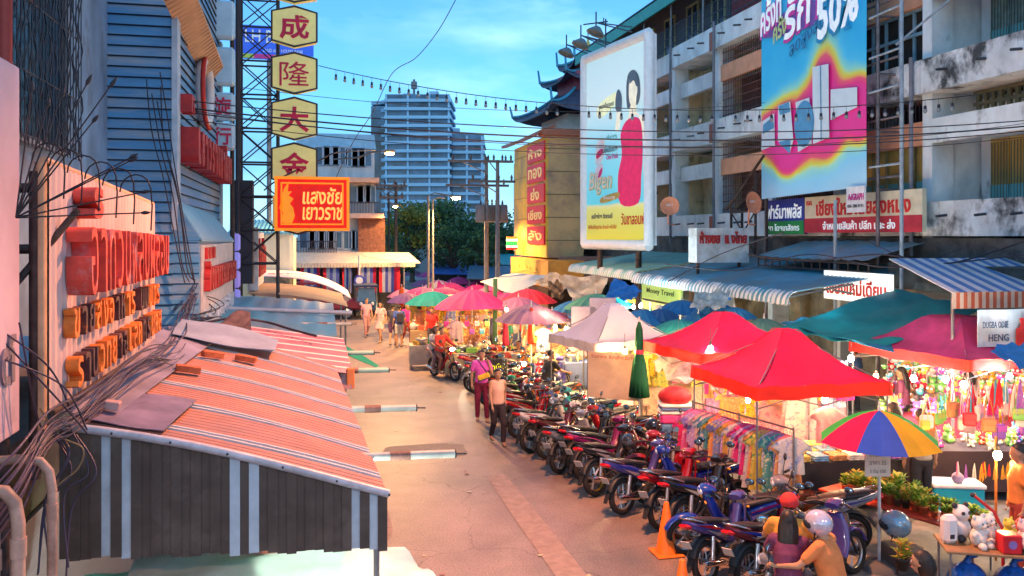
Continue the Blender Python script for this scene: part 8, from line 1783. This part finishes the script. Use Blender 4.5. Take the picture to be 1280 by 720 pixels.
    if item=='bag':
        mb=MB(); w=J['wriR']; mb.ball(w+V(.02,0,-.28),.13,cm((.7,.68,.66),.6,trans=.3,bump=.5),10,8,(.8,.7,1.2)); mb.cyl(w+V(.02,0,-.14),w+V(.02,0,-.05),.015,n=5,m=cm((.7,.68,.66),.6,trans=.3,bump=.5)); o=mb.build('shopping_bag',None); o.matrix_world=Matrix.Translation(t.location)@Matrix.Rotation(rz,4,'Z')@Matrix.Scale(sc,4); tag(o,'white plastic shopping bag carried by the '+label[:60].replace('person','').strip(),'bag','shopping bags carried by people')
    return t
W1=(.6,.58,.56)
FL=mat('floral_blouse',(.12,.12,.3),.85,stain=(.6,.55,.6),stain_s=22,stain_t=(.5,.56)); FLB=mat('peach_blouse',(.7,.42,.3),.85,var=.1,bump=.2,scale=8)
def gp_(x,y): return PZ(x,y,0)
person(gp_(602,525),-1.75,'phone','person in a bright pink T-shirt and maroon track trousers, yellow bag across the chest',(.72,.1,.5),(.16,.01,.04),fine=True,bag='waist',seed=1)
t=thing('mobile_phone','mobile phone held up by the person in the pink T-shirt','phone',gp_(602,525)+V(.23,-.05,1.46)); mb=MB(); mb.box((0,0,0),(.015,.075,.15),BLK,bev=.006); mb.build('phone_body',None,t)
person(gp_(622,555),-1.55,'walk','person with dark tied hair in a peach sleeveless top and black trousers crossing',FLB,(.03,.02,.025),hair='tail',fem=True,fine=True,sleeve='none',sc=.95,seed=2)
for a in (
 (476,428,-2.2,'walk','person in a pale pink dress walking left on the road',(.7,.4,.42),(.7,.4,.42),dict(fem=True,skirt=True,hair='bob')),
 (491,432,1.4,'walk2','person in a dark shirt and purple shorts seen from behind',(.05,.05,.08),(.12,.05,.15),dict(shorts=True)),
 (499,434,1.7,'stand','person with a black backpack and blue top walking away',(.05,.1,.4),(.5,.48,.42),dict(bag='back',shorts=True)),
 (508,430,-1.2,'walk','person in a magenta shirt among the walking crowd',(.5,.03,.3),(.3,.05,.05),dict(fem=True,hair='long')),
 (458,421,-1.4,'walk2','person in pink walking beside the tuk-tuk',(.7,.3,.35),(.4,.2,.2),dict(fem=True)),
 (524,436,1.9,'walk','person in an orange top before the first stall',(.75,.25,.1),(.1,.08,.1),dict()),
 (566,452,-.3,'sit','seated vendor in a blue and white floral blouse',FL,(.06,.05,.1),dict(fem=True,hair='bun')),
 (578,438,-2.6,'stand','vendor in a black sleeveless top with a pale strap below the pink umbrella',(.02,.02,.025),(.05,.05,.06),dict(sleeve='none')),
 (612,448,-1.6,'stand','dark-shirted vendor behind the closed red umbrella',(.06,.06,.12),(.05,.05,.06),dict()),
 (646,442,1.5,'stand','vendor in cream apron with crossed black straps, back to the photo',(.7,.5,.35),(.1,.08,.1),dict(hair='bun',fem=True)),
 (675,462,1.6,'stand','person in a pale orange jacket standing with their back turned at the food stall',(.75,.45,.2),(.7,.3,.3),dict(sleeve='long')),
 (647,478,-1.5,'sit','person in a dark polo sitting at the table under the nearest mauve umbrella',(.03,.03,.06),(.05,.05,.08),dict()),
 (692,466,-2.2,'stand','person in a purple headscarf and violet blouse leaning left',(.3,.02,.3),(.1,.02,.1),dict(fem=True,sleeve='long',hair='bob')),
 (699,474,2.6,'stand','person in black beside the purple headscarf',(.02,.02,.02),(.03,.03,.04),dict()),
 (683,518,.4,'ride','person in black with yellow print sitting on a parked motorbike',(.03,.03,.03),(.25,.14,.1),dict(shorts=True)),
 (748,478,2.8,'carry','person standing inside the white tent stall',(.1,.09,.07),(.05,.05,.05),dict()),
 (772,492,-2.5,'bend','vendor in an orange-brown shirt bending at the food table beside the white tent',(.5,.22,.08),(.04,.04,.05),dict(sleeve='long')),
 (872,455,-1.3,'stand','vendor standing below the sea-green umbrella',(.6,.3,.1),(.1,.1,.15),dict()),
 (1128,560,2.2,'stand','customer with long black hair looking at the toy wall',(.2,.05,.1),(.1,.1,.1),dict(fem=True,hair='long')),
 (1212,570,1.8,'stand','person with black hair reaching into the toys under the maroon tent',(.6,.5,.45),(.05,.05,.06),dict(hair='bob',fem=True)),
 (1152,645,1.35,'stand','person in a beige shirt and dark trousers seen from behind, right of the rainbow umbrella',(.45,.38,.3),(.04,.035,.04),dict(fine=True,shorts=False)),
 (1118,632,1.6,'stand','person in a salmon-pink ruffled top behind the rainbow umbrella and plants',(.7,.3,.32),(.3,.1,.12),dict(fem=True,hair='long')),
 (1275,715,2.7,'stand','shirtless-looking person in orange at the right edge behind the plush table',(.75,.25,.06),(.3,.05,.04),dict(skin=0)),
 (540,440,-1.9,'walk','person in red at the roadside by the first stall',(.6,.03,.03),(.1,.1,.12),dict()),
 (636,460,-2.9,'stand','person in a green shirt between the far tables',(.05,.25,.15),(.05,.05,.06),dict()),
 (592,430,1.2,'stand','person in white at the stall under the pink umbrella',W1,(.1,.1,.14),dict(fem=True,hair='tail')),
 (660,430,-1.9,'stand','cook in a white top under the nearest mauve umbrella',W1,(.1,.1,.14),dict(hat=(.6,.03,.03))),
 (726,436,-1.7,'stand','vendor in a blue T-shirt left of the white tent',(.05,.15,.4),(.05,.05,.06),dict()),
):
    x,y,rz,k,l,tc_,bc_,kw=a; dz=0
    if k=='ride': dz=0
    person(gp_(x,y),rz,k,l,tc_,bc_,seed=int(x),**kw)
# riders: arriving motorbike near the far crowd, and the riders at the bottom edge
BR=make_bike('red motorbike with lit headlight arriving with a rider in red near the stalls',lit=True)
for o in KID[BR.name]:
    for i,m in enumerate(o.data.materials):
        if m==BODY: o.data.materials[i]=paint('red')
pr_=PZ(552,486,0); pr_.x-=.1; BR.location=PZ(543,470,0); BR.rotation_euler=(0,0,-1.15)
bl=BR.location; 
person(bl+V(.28*math.cos(-1.15),.28*math.sin(-1.15),0),-1.15,'ride','person in a red jacket riding the motorbike with the lit headlight',(.62,.04,.03),(.2,.08,.06),sleeve='long',group=None)
person(bl+V(-.08*math.cos(-1.15),-.08*math.sin(-1.15),0),-1.15,'ride','person in a pale top riding pillion behind the red jacket',(.6,.5,.48),(.2,.12,.12),fem=True,hair='bob',group=None)
l=bpy.data.lights.new('headlight_beam','SPOT'); l.energy=50; l.color=(1,.85,.6); l.spot_size=1.1; l.shadow_soft_size=.04; lo=bpy.data.objects.new('headlight_beam',l); COL.objects.link(lo); setp(lo,BR); lo.location=(1.13,0,.97); lo.rotation_euler=(0,math.radians(-80),0)
def rider_bike(px,py,rz,bc,label):
    b=make_bike(label,kind='scooter')
    for o in KID[b.name]:
        for i,m in enumerate(o.data.materials):
            if m==BODY: o.data.materials[i]=paint(bc)
    b.location=PZ(px,py,0); b.rotation_euler=(0,0,rz); return b.location.copy()
bl=rider_bike(985,830,1.0,'magenta','magenta scooter carrying the long-haired pillion at the bottom of the photo')
d=V(math.cos(1.0),math.sin(1.0),0)
person(bl+d*.0+V(0,0,0),1.0,'ride','person with very long dark hair in a plum top on the magenta scooter',(.14,.03,.08),(.65,.4,.42),hair='long',fem=True,fine=True,group=None,sc=.97)
person(bl+d*.42,1.0,'ride','rider in an orange-yellow shirt in front of the long-haired pillion',(.7,.3,.05),(.1,.08,.1),group=None,hat=(.6,.03,.03))
bl=rider_bike(1075,850,2.2,'silver','silver scooter with a rider in orange, right of the magenta scooter'); d=V(math.cos(2.2),math.sin(2.2),0)
person(bl+d*.25,2.2,'ride','rider in an orange shirt on the silver scooter at the bottom edge',(.62,.2,.06),(.5,.25,.2),group=None)
helmet(bl+d*.42+V(0,0,1.5),(.55,.5,.6),'white-violet helmet worn by the rider in orange',2.2,1.0)
person(gp_(1163,850),2.3,'sit','seated person with black hair at the bottom edge before the plush table',(.6,.3,.12),(.1,.05,.05),hair='bob',group=None,fine=True)
mb=MB(); mb.box((0,0,.2),(.34,.34,.4),cm((.1,.1,.3),.5),bev=.03); o=mb.build('stool_box'); o.location=gp_(1163,850); tag(o,'low box stool under the seated black-haired person','stool')
for a in ((552,418,1.2,'stand','person in a teal shirt under the turquoise umbrella',(.02,.3,.3)),(570,426,2.2,'stand','person in a yellow top between two far stalls',(.7,.5,.05)),(603,425,-.5,'walk','person in a striped orange dress by the far tables',(.7,.25,.1)),
 (622,430,1.8,'stand','person in a white vest near the closed dark green umbrella',(.6,.58,.55)),(655,445,2.8,'stand','person in a red shirt bending goods on the mauve umbrella stall',(.5,.03,.03)),(716,445,1.4,'stand','person in a grey top at the left pole of the white tent',(.25,.25,.28)),
 (710,480,2.4,'sit','seated person in a violet shirt left of the lit backdrop',(.25,.08,.35)),(590,412,1.0,'walk2','person in a pale blue shirt deep among the pink umbrellas',(.3,.45,.6)),(536,420,2.0,'stand','person in a brown top at the far roadside stall',(.25,.12,.06)),
 (835,470,-1.2,'stand','person in an orange top behind the dusty plastic sheet',(.7,.3,.05)),(905,480,2.0,'stand','person in a turquoise shirt between the red tents',(.03,.35,.4)),(1068,520,1.7,'stand','shopper in a denim-blue shirt at the clothes table',(.06,.12,.25)),(1170,545,2.2,'stand','shopper in black hair and mint shirt at the toy shelves',(.3,.55,.45))):
    x,y,rz,k,l,c=a; person(gp_(x,y),rz,k,l,c,(.05,.05,.07),fem=x%2==0,hair=('short','tail','bob')[x%3],seed=x,skin=x%3)
# =============== WIRES, CABLES, STRING LIGHTS ===============
CAB=cm((.03,.025,.035),.5); CABP=mat('mauve_cable',(.06,.045,.08),.45,var=.3,scale=3)
def cat_(a,b,sag,n=24): a=Vector(a);b=Vector(b); return [a*(1-i/n)+b*(i/n)-V(0,0,sag*4*(i/n)*(1-i/n)) for i in range(n+1)]
def wire(label,a,b,sag,r=.012,m=CAB,group='overhead cables across the street',name='overhead_cable',n=24):
    mb=MB(); c=Vector(a); mb.tube([p-c for p in cat_(a,b,sag,n)],r,5,m); o=mb.build(name,None); o.location=c; return tag(o,label,'cable',group)
def px_wire(label,pts,r=.012,m=CAB,group=None,name='overhead_cable'):  # pts (x,y,d)
    P=[PD(*p) for p in pts]; c=P[0].copy(); Q=[]
    for i in range(len(P)-1):
        p0=P[max(0,i-1)];p1=P[i];p2=P[i+1];p3=P[min(len(P)-1,i+2)]
        for k in range(8): t=k/8; Q.append(.5*((2*p1)+(p2-p0)*t+(2*p0-5*p1+4*p2-p3)*t*t+(3*p1-p0-3*p2+p3)*t**3)-c)
    Q.append(P[-1]-c); mb=MB(); mb.tube(Q,r,5,m); o=mb.build(name,None); o.location=c; return tag(o,label,'cable',group)
for i,(ya,yb,s_,r) in enumerate(((112,150,.45,.02),(120,157,.5,.028),(124,163,.55,.022),(132,170,.6,.014),(118,153,.7,.012))):
    A=PD(118,ya,14.3); B=PX(1290,yb,14.0); 
    wire(['topmost','thickest, second','third','lowest','thin drooping'][i]+' of the black power cables crossing the whole street',A,B,s_,r*.55,CAB,None,n=40)
wire('long thin cable crossing high above the hexagon signs',PD(235,100,20),PX(960,128,14),.5,.008)
px_wire('black cable swooping down from the sky to behind the red shop sign',[(572,-5,26),(548,38,27),(520,72,28),(490,92,29),(466,140,31),(440,180,32),(412,240,33)],.014)
px_wire('thick dark cable slanting past the lowest hexagon sign',[(330,238,20.5),(352,222,20.8),(400,200,21.4),(425,190,21.8),(470,188,30)],.02)
px_wire('thin cable from the striped awning edge to the blue sheet',[(478,610,5.95),(430,592,6.1),(330,545,6.6),(240,505,7.2),(215,498,7.6)],.004,name='awning_wire')
# string of bulbs
A=PD(398,82,24); B=PX(1225,118,14.6); pts=cat_(A,B,.75,60); t=thing('string_light_cable','cable with a long row of hanging unlit bulbs across the street','cable',A); mb=MB(); mb.tube([p-A for p in pts],.012,5,CAB); mb.build('cable',None,t)
bp_=simple('hanging_bulb','small dark bulb hanging from the string light cable','light bulb','unlit bulbs on the string light cable',lambda mb:(mb.cyl((0,0,0),(0,0,-.14),.005,n=4,m=CAB),mb.lathe([(.0,-.12),(.03,-.13),(.035,-.2),(.03,-.21)],(0,0,0),8,CAB),mb.ball((0,0,-.25),.045,mat('clear_bulb_glass',(.25,.28,.3),.1),8,6,(1,1,1.2))))
for i in range(2,59,1):
    if i in(26,27,40): continue
    place(bp_,pts[i])
# small wires among facade
px_wire('sagging black cable under the pharmacy sign',[(935,318,22),(1010,326,21),(1100,318,19.5),(1180,330,18),(1285,300,16)],.02,group='cables along the shop block'); px_wire('second sagging cable above the blue awning',[(830,330,26),(920,338,23.5),(1010,318,21),(1110,334,19),(1285,318,16)],.015,group='cables along the shop block'); px_wire('thin cable dipping before the grimy ledge',[(1080,300,20),(1150,326,18.6),(1220,306,17),(1285,326,16)],.012,group='cables along the shop block')
px_wire('slanting cable over the blue awning',[(835,352,24),(900,318,23),(980,290,20)],.015,group='cables along the shop block')
# left cable bundle
rw=random.Random(8)
for i in range(15):
    o=i*2.2; y0=600+i*7+rw.uniform(-6,6)
    pts=[(-30,y0+22,4.2),(25,y0-38-i*1.5,4.5),(60,y0-78-i*4.4,4.9),(95,500+i*2.8,5.35),(125+i,475+i*1.2,5.9),(165+i*2,448+rw.uniform(-5,5),7.0),(205+i*2,430+rw.uniform(-6,8),8.6),(232+rw.uniform(-4,4),395+rw.uniform(-14,10),11.5),(244,360+rw.uniform(-6,12),14.2)]
    q_=rw.uniform(-1,1); pts=[(x+rw.uniform(-4,4),y+rw.uniform(-6,6)+q_*(10 if 3<j_<8 else 0),d) for j_,(x,y,d) in enumerate(pts)]
    px_wire('one mauve-black cable of the thick bundle sweeping past the rib-board sign',pts,rw.choice((.004,.006,.008)),CABP,'cable bundle in front of the rib-board sign','bundle_cable')
for i in range(9):
    a=(rw.uniform(60,110),rw.uniform(515,545),5.3); pts=[a,(a[0]-30,a[1]-rw.uniform(10,70),5.1),(rw.uniform(-20,25),rw.uniform(395,480),4.8)] if i%2 else [a,(a[0]+25,a[1]+rw.uniform(20,60),5.2),(a[0]-5,a[1]+90,5.1),(a[0]+rw.uniform(-25,10),a[1]+180,5.0)]
    px_wire('loose cable splaying out of the bundle knot at the awning corner',pts,.006,CABP,'loose cables at the awning corner','bundle_cable')
px_wire('tan cable looping down from the knot beside the drain pipes',[(50,510,5.1),(75,545,5.2),(103,560,5.2),(98,585,5.2),(68,612,5.15),(66,640,5.1),(72,668,5.1)],.006,cm((.3,.2,.1)),None,'bundle_cable')
for i in range(5):
    pts=[(205+rw.uniform(-5,5),90+i*9,14.6),(214+rw.uniform(-6,6),150+i*12,14.4),(228+rw.uniform(-5,5),215+i*10,14.3),(240,300+i*9,14.1),(250,352+rw.uniform(-4,8),14.0)]
    pts=[(x-22+i*3,y,13.5) for x,y,d in pts] if i%2 else [(x-6,y,13.6) for x,y,_ in pts]
    px_wire('dark cable hanging down the clapboard wall',pts,.01,CAB,'cables on the clapboard wall','wall_cable')
for i in range(6):
    px_wire('tangled loop of black cable lying on the teal roof',[(215+i*3,388+rw.uniform(-4,4),13.5),(232+i*4,372+rw.uniform(-8,2),14.5),(255+i*5,385+rw.uniform(-6,6),15),(238,400+rw.uniform(-6,6),13.4),(262+i*3,396,14)],.009,CAB,'tangled cables on the roofs','roof_cable')
px_wire('thick black cable run along the front of the teal roof',[(250,405,12.6),(290,398,13.2),(330,402,13.6),(365,412,13.2),(395,420,12.6)],.02,CAB,None,'roof_cable')
for o in list(COL.objects): S.collection.objects.link(o); COL.objects.unlink(o)
bpy.data.collections.remove(COL)
